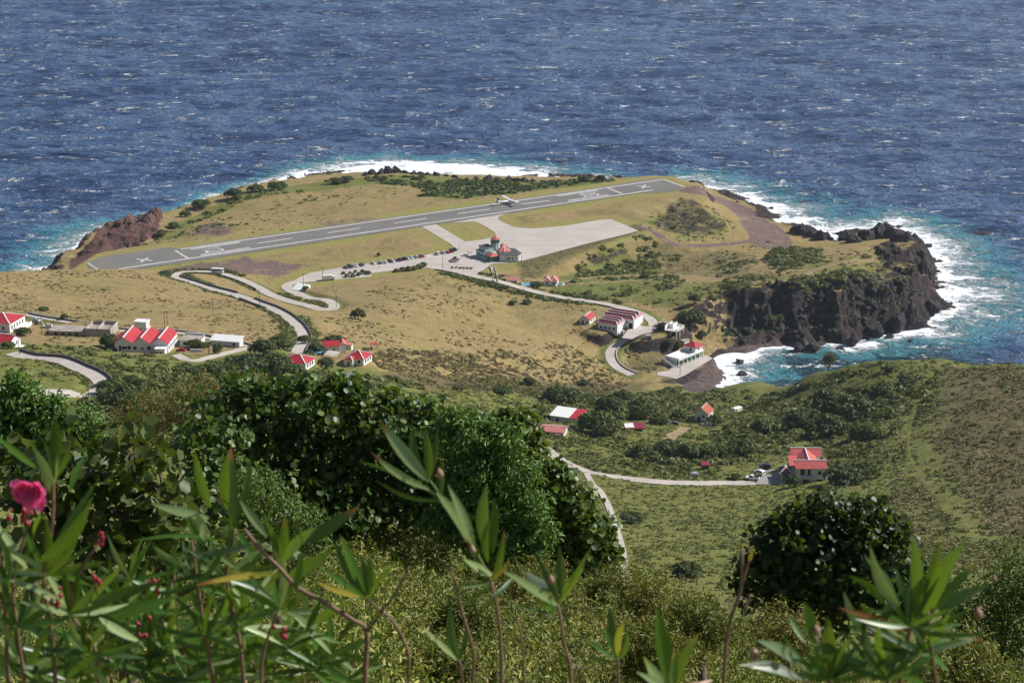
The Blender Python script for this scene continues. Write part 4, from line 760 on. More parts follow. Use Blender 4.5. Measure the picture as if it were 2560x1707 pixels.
walls(h, -9.6, -6.25, 1.6, 6.2, 2.9, 3.0, TRIM, 'carport_ceiling'); hip(h, -10, -6.3, 1.2, 6.4, 3.1, 1.5, MAROON, .3, capw=.35, name='carport_roof')
for x, y in ((-9.6, 1.7), (-9.6, 6.0), (-6.6, 1.7), (-6.6, 6.0)): MB().box(x - .15, x + .15, y - .15, y + .15, -1.5, 2.9).build('carport_post', WHITE2, h)
m = MB(); m.bar((5.3, 6, 3.2), (5.6, -2, -.2), .12, .12); m.bar((6.4, 7, 3.2), (6.9, -1, -.2), .12, .12)
for i in range(8): m.bar((5.32 + i * .035, 5.4 - i * 1.0, 2.9 - i * .42), (6.44 + i * .06, 6.2 - i * 1.0, 2.85 - i * .42), .5, .05)
m.build('outside_stair', GREYM, h)
dv = [gt(*q) for q in [(1735,1114),(1742,1098),(1752,1084),(1775,1078),(1790,1084),(1812,1104),(1800,1113)]]
tag(meshobj('driveway', [(p[0], p[1], tz(p[0], p[1]) + .28) for p in dv], [tuple(range(len(dv)))], pav_mat('driveway_concrete', (.30, .28, .27), (.34, .31, .3), (.25, .23, .22))), kind='structure')
h = place('hutr', 1764, 1173, 5, 'shed', 'tiny shed with red roof in the lawn above the valley road', 'shed'); walls(h, -1.2, 1.2, 0, 2, -.5, 1.6, WOOD); mono(h, -1.5, 1.5, 0, 2, 1.6, 2.1, MAROON)
h = place('tank', 1737, 1193, 0, 'water_tank', 'grey square water tank standing on the lawn by the valley road', 'tank'); MB().box(-1.3, 1.3, 0, 2.2, -.5, 1.3).build('tank', GREYM, h, bevel=.08); MB().tube([(0, 1.1, 1.3), (0, 1.1, 1.5)], .35, 8).build('lid', TRIM, h)
# ------------------------------------------------------------------ airport terminal
C0 = N(1160 + 530 / 7.84, 560 + 752 / 7.84)
t = empty('terminal_building', (C0[0], C0[1], PZ), 0, 'mint green airport terminal with octagonal control tower and red hipped roofs beside the apron', 'terminal')
tr = Matrix.Rotation(R(32), 4, 'Z')
def L32(mb, name, mat, parent=None):
    o = mb.build(name, mat, parent or t); o.data.transform(tr); return o
L32(MB().box(0, 4.6, 6, 17, -.4, 3.6), 'wall', MINT); L32(MB().box(-.3, 4.9, 5.7, 17.3, 3.6, 3.85), 'flat_roof', FLATR); L32(MB().box(-.35, -.25, 5.7, 17.3, 3.5, 4.0), 'fascia', TRIM)
L32(MB().box(1.4, 7.2, 9, 16, 3.86, 6.3), 'upper_wall', MINT); L32(MB().box(1.1, 7.5, 8.7, 16.3, 6.3, 6.5), 'upper_roof', FLATR); L32(MB().box(1.0, 1.08, 8.7, 16.3, 6.1, 6.7), 'fascia', GREENT)
L32(MB().box(4.62, 12, 4.5, 8.9, -.4, 3.7), 'hall_wall', MINT)
for x, y in ((.2, .2), (5.8, .2), (.2, 5.6)): L32(MB().box(x - .2, x + .2, y - .2, y + .2, 0, 3.2), 'porch_column', GREENT)
L32(MB().box(-.1, 6.1, -.1, 6.0, 3.0, 3.3), 'porch_beam', GREENT)
def pyr(cx, cy, r, n, z, rise, mat, name, rot=0, cap=None, parent=None):
    m = MB(); V = [(cx + r * math.cos(2 * math.pi * i / n + rot), cy + r * math.sin(2 * math.pi * i / n + rot), z) for i in range(n)] + [(cx, cy, z + rise)]
    m.add(V, [(i, (i + 1) % n, n) for i in range(n)] + [tuple(range(n))[::-1]]); o = L32(m, name, mat, parent)
    if cap:
        q = MB()
        for i in range(n): q.bar(Vector(V[i]) + Vector((0, 0, .05)), Vector(V[n]) + Vector((0, 0, .05)), .22, .1)
        L32(q, 'hip_cap', cap, o)
    return o
def octo(cx, cy, r, n, z0, z1, mat, name, rot=0):
    return L32(MB().prism([(cx + r * math.cos(2 * math.pi * i / n + rot), cy + r * math.sin(2 * math.pi * i / n + rot)) for i in range(n)], z0, z1), name, mat)
pyr(3, 2.95, 4.8, 4, 3.32, 1.7, RED2, 'porch_roof', R(45), None)
octo(10, 11.4, 2.7, 8, -.2, 8.2, MINT, 'tower', R(22.5)); octo(10, 11.4, 3.0, 8, 8.2, 8.4, GREENT, 'tower_ledge', R(22.5)); octo(10, 11.4, 2.55, 8, 8.4, 9.8, GLASS, 'tower_glass', R(22.5)); octo(10, 11.4, 3.0, 8, 9.8, 10.3, GREENT, 'tower_rim', R(22.5)); pyr(10, 11.4, 2.9, 8, 10.31, 1.5, RED2, 'tower_roof', R(22.5))
for i in range(8):
    a = R(22.5 + 45 * i); L32(MB().bar((10 + 2.62 * math.cos(a), 11.4 + 2.62 * math.sin(a), 8.4), (10 + 2.62 * math.cos(a), 11.4 + 2.62 * math.sin(a), 9.8), .16, .16), 'mullion', MINT)
octo(12, 5.3, 3.9, 8, -.3, 4.3, MINT, 'lounge_wall', R(22.5)); pyr(12, 5.3, 4.4, 8, 4.3, 2.3, RED2, 'lounge_roof', R(22.5), CAPW)
pyr(16.4, 12.8, 3.6, 4, 4.4, 2.0, RED2, 'rear_roof', R(45)); octo(16.4, 12.8, 3.2, 4, -.3, 4.38, MINT, 'rear_wall', R(45))
rp_ = [(5, 2.6), (8.6, 1.8), (15.7, 1.5), (17.8, 5.5), (13.6, 16.0), (8, 16.5), (4.6, 9)]
MB().prism(rp_, -.4, 3.9).build('east_wall', WHITE, t); e_ = [(x + (x - 11) * .05, y + (y - 8) * .05) for x, y in rp_]; MB().prism(e_, 3.9, 4.15).build('east_roof', FLATR, t)
for x in (9.8, 10.8, 12.6, 14.4): win(t, x, 1.62, 1.2, .6, 1.3, 'f')
for x in (17.0, 17.9): MB().box(x - .18, x + .18, 2.2, 2.6, 0, 3.9).build('corner_column', GREENT, t)
for yy in (7.2, 9.2, 11.2, 13.2, 15): 
    f = win(t, 0, yy, 1.2, 1.2, 1.2, 'l'); f.data.transform(tr); f.children[0].data.transform(tr)
# railing stair and ramp below the terminal
rs = [N(1223, 664), N(1231, 672)]; rl = [gt(1231 / K, 668 / K), gt(1237 / K, 690 / K), gt(1239 / K, 706 / K)]
t2 = empty('walled_stair', rl[1], 0, 'narrow white-walled stair running down from the terminal to the road', 'stair')
o2 = Vector(rl[1])
for off, nm2 in ((-1.2, 'side_wall'), (1.2, 'side_wall')):
    m = MB()
    for a, b in zip(rl[:-1], rl[1:]): m.bar(Vector((a[0] + off, a[1], tz(a[0], a[1]) + .4)) - o2, Vector((b[0] + off, b[1], tz(b[0], b[1]) + .4)) - o2, .35, 1.0)
    m.build(nm2, CAPM, t2)
m = MB()
for a, b in zip(rl[:-1], rl[1:]): m.bar(Vector((a[0], a[1], tz(a[0], a[1]) + .12)) - o2, Vector((b[0], b[1], tz(b[0], b[1]) + .12)) - o2, 2.0, .3)
m.build('steps', CONC, t2)
# roundabout planter, hedge wall, low walls of the car park
p = N(840 + 2060 / 6.918, 600 + 365 / 6.918); pl = empty('roundabout_planter', (p[0], p[1], PZ), 0, 'round concrete planter with a clipped bush in the middle of the forecourt', 'planter')
MB().tube([(0, 0, 0), (0, 0, .9)], [3.3, 3.2], 20).build('planter_wall', CAPM, pl); MB().tube([(0, 0, .9), (0, 0, .96)], [3.0, 3.0], 20).build('soil', WOOD, pl)
# ------------------------------------------------------------------ cars
def paint(name, col): return pmat(name, col, .28, .05, .8)
CARC = {'white': paint('white_car_paint', (.80, .80, .80)), 'silver': paint('silver_car_paint', (.48, .50, .51)), 'red': paint('red_car_paint', (.45, .02, .035)), 'maroon': paint('maroon_car_paint', (.16, .02, .035)), 'black': paint('black_car_paint', (.02, .02, .024)),
        'navy': paint('navy_car_paint', (.03, .035, .09)), 'green': paint('dark_green_car_paint', (.02, .07, .06)), 'teal': paint('teal_car_paint', (.04, .15, .17)), 'grey': paint('grey_car_paint', (.13, .15, .15))}
RUB = pmat('tyre_rubber', (.02, .02, .02), .9, .1); LIGHT = pmat('lamp_lens', (.7, .7, .66), .2, .05)
def loft(name, prof, mat, parent, hw, tum=.0):
    """car part: side profile (y, z) swept across with rounded, inward-leaning shoulders"""
    n = len(prof); V = []; xs = ((-1, 1 - tum), (-.86, 1), (.86, 1), (1, 1 - tum)); zmin = min(z for _, z in prof)
    for sx, _ in xs:
        for y, z in prof:
            k = 1 if abs(sx) < .9 else .86; zz = zmin + (z - zmin) * (k if z > zmin + .15 else 1); V.append((hw * sx * (1 - tum * (z - zmin)), y * (k * .2 + .8 if abs(sx) > .9 else 1), zz))
    Fc = [(c * n + i, c * n + (i + 1) % n, (c + 1) * n + (i + 1) % n, (c + 1) * n + i) for c in range(3) for i in range(n)] + [tuple(range(n))[::-1], tuple(range(3 * n, 4 * n))]
    o = meshobj(name, V, Fc, mat, parent, smooth=False); bm = bmesh.new(); bm.from_mesh(o.data); bmesh.ops.recalc_face_normals(bm, faces=bm.faces[:]); bm.to_mesh(o.data); bm.free(); return o
def make_car(kind, col, loc, rz, label, group=None, name='parked_car', cat='car'):
    c = empty(name, loc, rz, label, cat, group); mt = CARC[col]
    if kind == 'sedan':
        loft('body', [(-2.1, .3), (-2.15, .75), (-1.9, .92), (-1.2, .98), (1.0, .95), (1.9, .82), (2.12, .6), (2.05, .3)], mt, c, .86); loft('cabin_glass', [(-1.6, .96), (-1.05, 1.38), (.25, 1.4), (1.05, .95)], GLASS, c, .76, .12); loft('cabin_roof', [(-1.1, 1.36), (-.95, 1.46), (.15, 1.48), (.35, 1.38)], mt, c, .66)
    elif kind == 'suv':
        loft('body', [(-2.1, .35), (-2.15, 1.05), (-1.2, 1.1), (1.0, 1.08), (1.95, .98), (2.1, .7), (2.05, .35)], mt, c, .9); loft('cabin_glass', [(-2.05, 1.08), (-1.9, 1.62), (.3, 1.64), (1.0, 1.07)], GLASS, c, .8, .1); loft('cabin_roof', [(-1.95, 1.6), (-1.8, 1.74), (.2, 1.75), (.4, 1.62)], mt, c, .74)
    else:
        loft('body', [(-2.5, .45), (-2.5, 1.0), (-.4, 1.02), (1.1, 1.02), (2.1, .92), (2.3, .7), (2.25, .45)], mt, c, .9); loft('cabin_glass', [(-.5, 1.0), (-.35, 1.55), (.5, 1.58), (1.1, 1.0)], GLASS, c, .8, .1); loft('cabin_roof', [(-.42, 1.53), (-.3, 1.66), (.4, 1.67), (.6, 1.55)], mt, c, .72); MB().box(-.7, .7, -2.35, -.6, 1.02, 1.06).build('cargo_bed', DARK, c)
    for x in (-.8, .8):
        for y in (-1.3, 1.35):
            wh = MB().tube([(x - .11, y, .32), (x + .11, y, .32)], .32, 12).build('wheel', RUB, c); sx = 1 if x > 0 else -1; MB().tube([(x + sx * .112, y, .32), (x + sx * .135, y, .32)], .18, 8).build('rim', GREYM, wh)
        MB().box(x - .16 if x > 0 else x - .0, x if x > 0 else x + .16, 2.02, 2.14, .62, .76).build('headlight', LIGHT, c)
    return c
ea, eb = N(858, 668), N(1140, 622); ed = (eb - ea) / np.linalg.norm(eb - ea); crz = math.atan2(ed[1], ed[0])
GRP = 'cars parked along the runway side of the car park'
carspec = [(178,478,'grey','sedan','grey car, leftmost of the parked row'),(232,470,'black','suv','black off-roader second from the left in the parked row'),(296,455,'silver','sedan','silver car between black off-roader and white car in left cluster'),(350,452,'white','sedan','white car beside the teal off-roader in the left cluster'),(440,435,'teal','suv','teal off-roader ending the left cluster of cars'),
 (652,408,'white','sedan','white car standing alone right of the left cluster'),(775,398,'silver','suv','silver off-roader after the gap past the lone white car'),(855,392,'white','sedan','white car just left of the maroon pickup'),(920,375,'maroon','pickup','maroon pickup at the left of the long car row'),(985,372,'white','sedan','white car tight between maroon pickup and navy car'),
 (1048,360,'navy','sedan','navy blue car in the long row'),(1108,350,'maroon','suv','dark maroon off-roader right of the navy car'),(1170,335,'black','suv','black off-roader in the middle of the long row'),(1232,326,'silver','pickup','silver pickup in the middle of the long row'),(1305,312,'white','sedan','white car right of the silver pickup'),
 (1385,300,'silver','suv','silver off-roader just left of the bright red car'),(1455,290,'red','suv','bright red off-roader near the right end of the long row'),(1515,280,'silver','sedan','silver car ending the long row beside the bare tree'),
 (1752,242,'white','suv','white off-roader starting the short right-hand row'),(1848,228,'silver','suv','silver off-roader beside the red car in the short right-hand row'),(1935,218,'red','sedan','red car in the short right-hand row'),(1998,200,'black','suv','black off-roader in the short right-hand row'),(2050,170,'green','pickup','dark green pickup at the far end by the gate')]
for i, (X, Y, col, kd, lb) in enumerate(carspec):
    p = N(840 + X / 6.918, 600 + Y / 6.918 + 1); make_car(kd, col, (p[0], p[1], PZ + .005), crz + R(180 if i % 4 == 1 else 0) + R(random.uniform(-4, 4)), lb, GRP)
p = N(840 + 2235 / 6.918, 600 + 280 / 6.918); make_car('sedan', 'white', (p[0], p[1], PZ + .005), R(84), 'white car parked alone beside the round planter')
def on_ground(a, b, dmin=350): q = gt(a / K, b / K, dmin); return (q[0], q[1], float(tz(q[0], q[1])) )
q = atz(452.6 / K, 883 / K, S_['flatroof'][2]); PADZ = float(tz(q[0], q[1])); make_car('sedan', 'red', (q[0], q[1], PADZ + .02), R(80), 'bright red car parked in front of the triple-gabled house')
q = on_ground(288, 876); make_car('suv', 'navy', q, R(10), 'dark car with white roof at the left corner of the triple-gabled house')
q = on_ground(119, 818); make_car('sedan', 'white', q, R(95), 'white car beside the unfinished building, nearer the long slab')
q = on_ground(88, 803); make_car('sedan', 'silver', q, R(60), 'silver car behind the hipped house by the edge')
q = on_ground(100, 808); make_car('suv', 'white', q, R(20), 'white off-roader between hipped house and unfinished building')
S = ROADS[2][1]; j = int(np.argmin(np.hypot(S[:, 0] - gp(212, 893)[0], S[:, 1] - gp(212, 893)[1]))); make_car('sedan', 'grey', (S[j][0] - 1.2, S[j][1] + .8, S[j][2] + .02), R(80), 'dark grey car driving round the lower left road bend', name='car')
vq = [(1898, 1187, 'white', 'suv', 40, 'white off-roader beside the villa driveway'), (1912, 1172, 'navy', 'suv', 80, 'blue pickup parked at the head of the villa driveway'), (1880, 1200, 'white', 'pickup', 75, 'small white pickup by the roadside near the villa')]
for a, b, col, kd, rz, lb in vq: q = on_ground(a, b); make_car(kd, col, (q[0], q[1], q[2] + .3), R(rz), lb)
for a, b, col, rz, lb in ((1686, 1061, 'grey', 70, 'wrecked grey car among bushes left of the white cottage'), (1766, 1064, 'white', 80, 'old white car in weeds just below the white cottage')): q = on_ground(a, b); make_car('sedan', col, q, R(rz), lb)
# bus and truck
def box_truck(loc, rz, name, label, cat, bus=False):
    c = empty(name, loc, rz, label, cat); MB().box(-1.15, 1.15, -3.4, 2.2 if not bus else 3.4, .55, 3.0).build('body', CARC['white'], c, bevel=.12)
    if not bus: MB().box(-1.1, 1.1, 2.25, 3.9, .5, 2.3).build('cab', CARC['white'], c, bevel=.25); MB().box(-.95, .95, 3.75, 3.93, 1.3, 2.0).build('windscreen', GLASS, c)
    else:
        for s in (-1, 1): MB().box(min(s * 1.14, s * 1.17), max(s * 1.14, s * 1.17), -3, 2.8, 1.7, 2.5).build('window', GLASS, c)
        MB().box(-1, 1, 3.38, 3.42, 1.5, 2.6).build('windscreen', GLASS, c)
    for x in (-1, 1):
        for y in (-2.2, 2.4): MB().tube([(x - .14, y, .42), (x + .14, y, .42)], .42, 12).build('wheel', RUB, c)
    return c
S = ROADS[0][1]; g0 = gp(498, 630); j = int(np.argmin(np.hypot(S[:, 0] - g0[0], S[:, 1] - g0[1]))); box_truck((S[j][0], S[j][1], S[j][2] + .02), R(-97), 'bus', 'white minibus climbing the hairpin road above the runway edge', 'bus', True)
p = N(821, 700); box_truck((p[0], p[1], PZ + .02), R(-75), 'box_truck', 'white box truck parked at the car park entrance below the round bushes', 'truck')
q = gt(752 / K, 722 / K); z0 = float(tz(q[0], q[1])); rm = empty('ramp_slab', (q[0], q[1], z0), R(-25), 'bright white sloping concrete slab inside the hairpin below the car park', 'slab'); MB().add([(-4, -4, -.3), (4, -4, -.3), (4, 4, -.3), (-4, 4, -.3), (-4, -4, .5), (4, -4, .5), (4, 4, 1.9), (-4, 4, 1.9)], [(3,2,1,0),(4,5,6,7),(0,1,5,4),(1,2,6,5),(2,3,7,6),(3,0,4,7)]).build('slab', CAPW, rm)
for a, b, nm, lb, cat, mt in ((826, 896, 'tarp', 'pale cream tarp spread on a frame between the two hipped houses', 'tarp', SHED), (787, 888, 'pool_cover', 'small bright blue pool cover in the bushes behind the hipped houses', 'cover', BLUE), (861, 951, 'shed_roof', 'flat grey metal shed roof peeking over the big tree', 'shed', GREYM)):
    q = on_ground(a, b); c = empty(nm, q, R(-20), lb, cat); mono(c, -2.8, 2.8, 0, 3.5, 1.2, 1.9, mt, 'sheet'); 
    for x in (-2.4, 2.4):
        for y in (.3, 3.2): MB().box(x - .06, x + .06, y - .06, y + .06, -.8, 1.22 + y * .15).build('post', WOOD, c)
q = on_ground(1812, 896); bt = empty('rowing_boat', (q[0], q[1], q[2] + .1), R(60), 'pale upturned rowing boat pulled up on the pebble beach', 'boat'); V, Fc = hull(6.5, 1.9, .8); meshobj('hull', V, Fc, GREYM, bt); walls(bt, -.8, .8, -.2, .2, .45, .55, WHITE, 'thwart')
# ------------------------------------------------------------------ aeroplane
NAVYP = pmat('purple_tail_paint', (.035, .02, .11), .35, .05); AW = pmat('aircraft_white_paint', (.84, .84, .86), .3, .04)
pc = N(1269, 510.5); hd = math.atan2((rb1 - tb1)[1], (rb1 - tb1)[0])
pl_ = empty('aeroplane', (pc[0], pc[1], PZ + .04), hd - R(90), 'white high-winged twin propeller aeroplane with dark purple tail rolling on the runway', 'aeroplane')
fus = [(-8, 2.3, .12, .16), (-6.6, 2.15, .28, .42), (-4.4, 1.95, .55, .72), (-2, 1.8, .78, .88), (0, 1.75, .82, .92), (3, 1.75, .82, .92), (4.4, 1.75, .78, .85), (5.3, 1.65, .66, .68), (6.4, 1.45, .5, .5), (7.3, 1.3, .3, .3), (7.6, 1.25, .08, .08)]
def body(sec, name, mat, parent, n=14):
    V = []; Fc = []
    for y, z, hw, hh in sec:
        for k in range(n): a = 2 * math.pi * k / n; V.append((hw * math.cos(a), y, z + hh * math.sin(a)))
    for i in range(len(sec) - 1):
        for k in range(n): Fc.append((i*n+k, i*n+(k+1)%n, (i+1)*n+(k+1)%n, (i+1)*n+k))
    Fc += [tuple(range(n)), tuple(range((len(sec)-1)*n, len(sec)*n))[::-1]]
    o = meshobj(name, V, Fc, mat, parent, smooth=True); bm = bmesh.new(); bm.from_mesh(o.data); bmesh.ops.recalc_face_normals(bm, faces=bm.faces[:]); bm.to_mesh(o.data); bm.free(); return o
fz = body(fus, 'fuselage', AW, pl_)
body([(-8.02, 2.1, .1, .1), (-6.6, 1.95, .24, .3), (-4.4, 1.6, .5, .5), (-2, 1.3, .72, .46), (0, 1.2, .77, .45), (3, 1.2, .77, .45), (4.6, 1.25, .7, .4)], 'belly', NAVYP, pl_)
def aero(pts, thick, name, mat, parent): return MB().add([(x, y, z - thick / 2) for x, y, z in pts] + [(x, y, z + thick / 2) for x, y, z in pts], [(3,2,1,0),(4,5,6,7),(0,1,5,4),(1,2,6,5),(2,3,7,6),(3,0,4,7)]).build(name, mat, parent, bevel=.05)
for s in (-1, 1):
    aero([(0, 1.0, 2.75), (s * 9.9, 1.0, 3.15), (s * 9.9, 2.95, 3.15), (0, 3.0, 2.75)] if s > 0 else [(s * 9.9, 1.0, 3.15), (0, 1.0, 2.75), (0, 3.0, 2.75), (s * 9.9, 2.95, 3.15)], .26, 'wing', AW, pl_)
    e = body([(0 + 1.4, 2.7, .25, .3), (3.2, 2.75, .42, .42), (4.5, 2.75, .36, .4), (4.9, 2.75, .15, .18)], 'engine', NAVYP, pl_); e.location.x = s * 2.8
    pr = MB()
    for k in range(3): a = R(120 * k + 15); pr.bar((0, 5.0, 2.75), (1.3 * math.cos(a), 5.0, 2.75 + 1.3 * math.sin(a)), .16, .05)
    po = pr.build('propeller', DARK, pl_); po.location.x = s * 2.8
    MB().bar((s * .8, 1.6, 1.3), (s * 4.0, 2.0, 2.85), .12, .3).build('wing_strut', AW, pl_); MB().bar((s * .6, .8, 1.2), (s * 1.7, .8, .5), .14, .2).build('gear_leg', AW, pl_); MB().tube([(s * 1.75, .8, .4), (s * 2.05, .8, .4)], .4, 12).build('wheel', RUB, pl_)
    aero([(0, -7.9, 3.3), (s * 3.1, -7.8, 3.3), (s * 3.1, -6.6, 3.3), (0, -6.3, 3.3)] if s > 0 else [(s * 3.1, -7.8, 3.3), (0, -7.9, 3.3), (0, -6.3, 3.3), (s * 3.1, -6.6, 3.3)], .12, 'tailplane', AW, pl_)
MB().tube([(-.12, 5.6, .35), (.12, 5.6, .35)], .35, 12).build('wheel', RUB, pl_)
MB().add([(-.08, -5.2, 2.4), (-.08, -8.1, 2.2), (-.08, -8.3, 5.2), (-.08, -7.0, 5.2), (.08, -5.2, 2.4), (.08, -8.1, 2.2), (.08, -8.3, 5.2), (.08, -7.0, 5.2)], [(0,1,2,3),(7,6,5,4),(0,4,5,1),(1,5,6,2),(2,6,7,3),(3,7,4,0)]).build('tail_fin', NAVYP, pl_)
MB().box(-.62, .62, 4.5, 5.2, 2.0, 2.35).build('windscreen', GLASS, pl_)
# ------------------------------------------------------------------ poles
def pole(a, b, hgt, label, arm=True, z=None, lamp=False, cat='pole', r=.13, tilt=0, name='utility_pole', mat=WOOD):
    q = on_ground(a, b); c = empty(name, q if z is None else (q[0], q[1], z), 0, label, cat, 'utility poles along the roads' if name == 'utility_pole' else None)
    MB().tube([(0, 0, -.6), (tilt, 0, hgt)], [r * 1.2, r * .8], 7).build('post', mat, c)
    if arm: MB().bar((-1.1, 0, hgt - .6), (1.1, 0, hgt - .6), .12, .12).build('crossarm', WOOD, c)
    if lamp: MB().bar((0, 0, hgt), (1.6, -.3, hgt + .3), .08, .08).build('lamp_arm', GREYM, c); MB().box(1.3, 2.0, -.45, -.15, hgt + .2, hgt + .34).build('lamp_head', GREYM, c)
    return c
for a, b, hh, lb, arm, lp in ((1107, 676, 9, 'tall pole at the edge of the forecourt opposite the planter', False, True), (807, 703, 8.5, 'pole standing behind the white box truck', True, False), (759, 721, 9, 'pole rising from the white sloping slab', True, False), (841, 769, 10, 'pole at the sharp hairpin corner below the car park', True, False),
  (649, 766, 9, 'pole between the two hillside road legs', True, False), (533, 790, 9, 'lone pole in the upper dry grass slope', True, False), (412, 822, 8, 'left one of the two tall poles behind the triple-gabled house', False, False), (419, 822, 8.5, 'right one of the two tall poles behind the triple-gabled house', False, False),
  (105, 838, 8, 'pole in front of the unfinished concrete building', True, False), (49, 887, 6.5, 'pole at the start of the lower left road', False, True), (222, 1000, 5, 'pole at the foot of the lower left road bend', True, False), (1700, 939, 8, 'pole on the pavement in front of the cove terrace building', False, True),
  (1888, 1206, 8, 'pole by the roadside left of the villa', True, False), (1392, 1132, 5, 'short pole beside the upper end of the valley road', False, False), (1557, 845, 8, 'thin pole inside the yard of the saw-tooth building', False, False)): pole(a, b, hh, lb, arm, None, lp)
# people by the terminal gate
SKIN = pmat('skin', (.18, .09, .06), .6, .1); CL = {'red': pmat('red_shirt', (.4, .03, .04), .9, .1), 'dark': pmat('dark_clothes', (.02, .02, .03), .9, .1), 'orange': pmat('orange_vest', (.6, .14, .03), .8, .1), 'blue': pmat('jeans', (.03, .05, .12), .9, .1)}
def person(p, rz, label, shirt, legs):
    c = empty('person', (p[0], p[1], PZ + .005), rz, label, 'person'); m = MB()
    for s in (-1, 1): m.tube([(s * .1, .05 * s, .02), (s * .1, .02 * s, .48), (s * .08, 0, .9)], [.055, .065, .095], 8)
    m.tube([(0, 0, .86), (0, 0, 1.1), (0, 0, 1.42), (0, 0, 1.5)], [.15, .14, .19, .08], 10); m.tube([(0, 0, 1.48), (0, .01, 1.56), (0, .01, 1.68), (0, 0, 1.78)], [.05, .08, .1, .04], 10)
    for s in (-1, 1): m.tube([(s * .19, 0, 1.42), (s * .26, .02, 1.14), (s * .25, .1, .86)], [.06, .05, .035], 7)
    m.build('body', SKIN, c, smooth=True); MB().tube([(0, 0, .84), (0, 0, 1.1), (0, 0, 1.4), (0, 0, 1.47)], [.175, .165, .215, .1], 10).build('shirt', CL[shirt], c, smooth=True)
    for s in (-1, 1): MB().tube([(s * .1, .05 * s, .06), (s * .1, .02 * s, .5), (s * .08, 0, .9)], [.075, .085, .115], 8).build('trouser_leg', CL[legs], c, smooth=True)
person(N(1171.4, 635), .3, 'person in red shirt standing by the terminal gate', 'red', 'dark'); person(N(1177.6, 634), 2, 'person in dark clothes standing by the terminal gate', 'dark', 'dark'); person(N(1148, 622), 1, 'person in orange vest at the far end of the parked cars', 'orange', 'blue'); person(N(947, 672), 1.2, 'person in dark clothes walking across the car park', 'dark', 'blue')
# walls by the roads
HR = ROADS[0][1]
wall(HR, -3.0, .0, .36, 'dark stone wall along the outer side of the long upper road leg'); wall(HR, 3.0, .30, .37, 'curved stone wall inside the first hairpin')
wall(HR, -3.0, .40, .66, 'dark stone wall outside the second road leg, below the runway')
TR = ROADS[1][1]; wall(TR, -2.8, .04, .55, 'long retaining wall under the road from the terminal to the saw-tooth building', h=.35); wall(TR, 2.9, .70, 1.0, 'white curved wall around the inner side of the cove road', h=.5)
UP = [r_ for r_ in ROADS if r_[0] == 'upper'][0][1]; wall(UP, 1.7, .0, 1.0, 'low pale wall on the uphill lane behind the houses', h=.6)
wall(ROADS[2][1], 3.2, .0, .52, 'long curved stone wall outside the lower left road bend')
# ------------------------------------------------------------------ vegetation materials
def leaf_mat(name, lo, hi, rough=.55, trans=.3, spec=.3, alt=None):
    m, nt, bs = newmat(name); a = nt.nodes.new('ShaderNodeAttribute'); a.attribute_name = 'tone'
    c = mix(nt, a.outputs['Fac'], lo, hi)
    if alt: c = mix(nt, ramp(nt, a.outputs['Fac'], .975, .99), c, alt)
    nt.links.new(c, bs.inputs['Base Color']); bs.inputs['Roughness'].default_value = rough; bs.inputs['Specular IOR Level'].default_value = spec
    tr = nt.nodes.new('ShaderNodeBsdfTranslucent'); nt.links.new(mix(nt, .5, c, (.20, .26, .02), 'SOFT_LIGHT'), tr.inputs[0]); ms = nt.nodes.new('ShaderNodeMixShader'); ms.inputs[0].default_value = trans
    nt.links.new(bs.outputs[0], ms.inputs[1]); nt.links.new(tr.outputs[0], ms.inputs[2]); nt.links.new(ms.outputs[0], nt.nodes['Material Output'].inputs[0]); return m
SCRUB = leaf_mat('scrub_leaves', (.085, .110, .028), (.235, .245, .068)); DRYS = leaf_mat('dry_scrub_leaves', (.085, .078, .034), (.30, .24, .10)); TREEL = leaf_mat('tree_leaves', (.045, .072, .018), (.155, .190, .042)); DARKL = leaf_mat('coast_shrub_leaves', (.030, .055, .015), (.115, .150, .038))
BARK = pmat('bark', (.13, .10, .075), .9, .3, 3, bmp=.5); STONE = pmat('dark_rock', (.046, .040, .040), .95, .4, .35, dirt=(.14, .10, .085), bmp=.8); REDROCK = pmat('reddish_rock', (.155, .080, .066), .95, .35, .3, dirt=(.055, .042, .042), bmp=.8)
def frames(nrm, g):                              # two tangent vectors for each normal
    r = g.normal(size=nrm.shape); u = np.cross(nrm, r); u /= np.linalg.norm(u, axis=-1, keepdims=True) + 1e-9; v = np.cross(nrm, u); return u, v
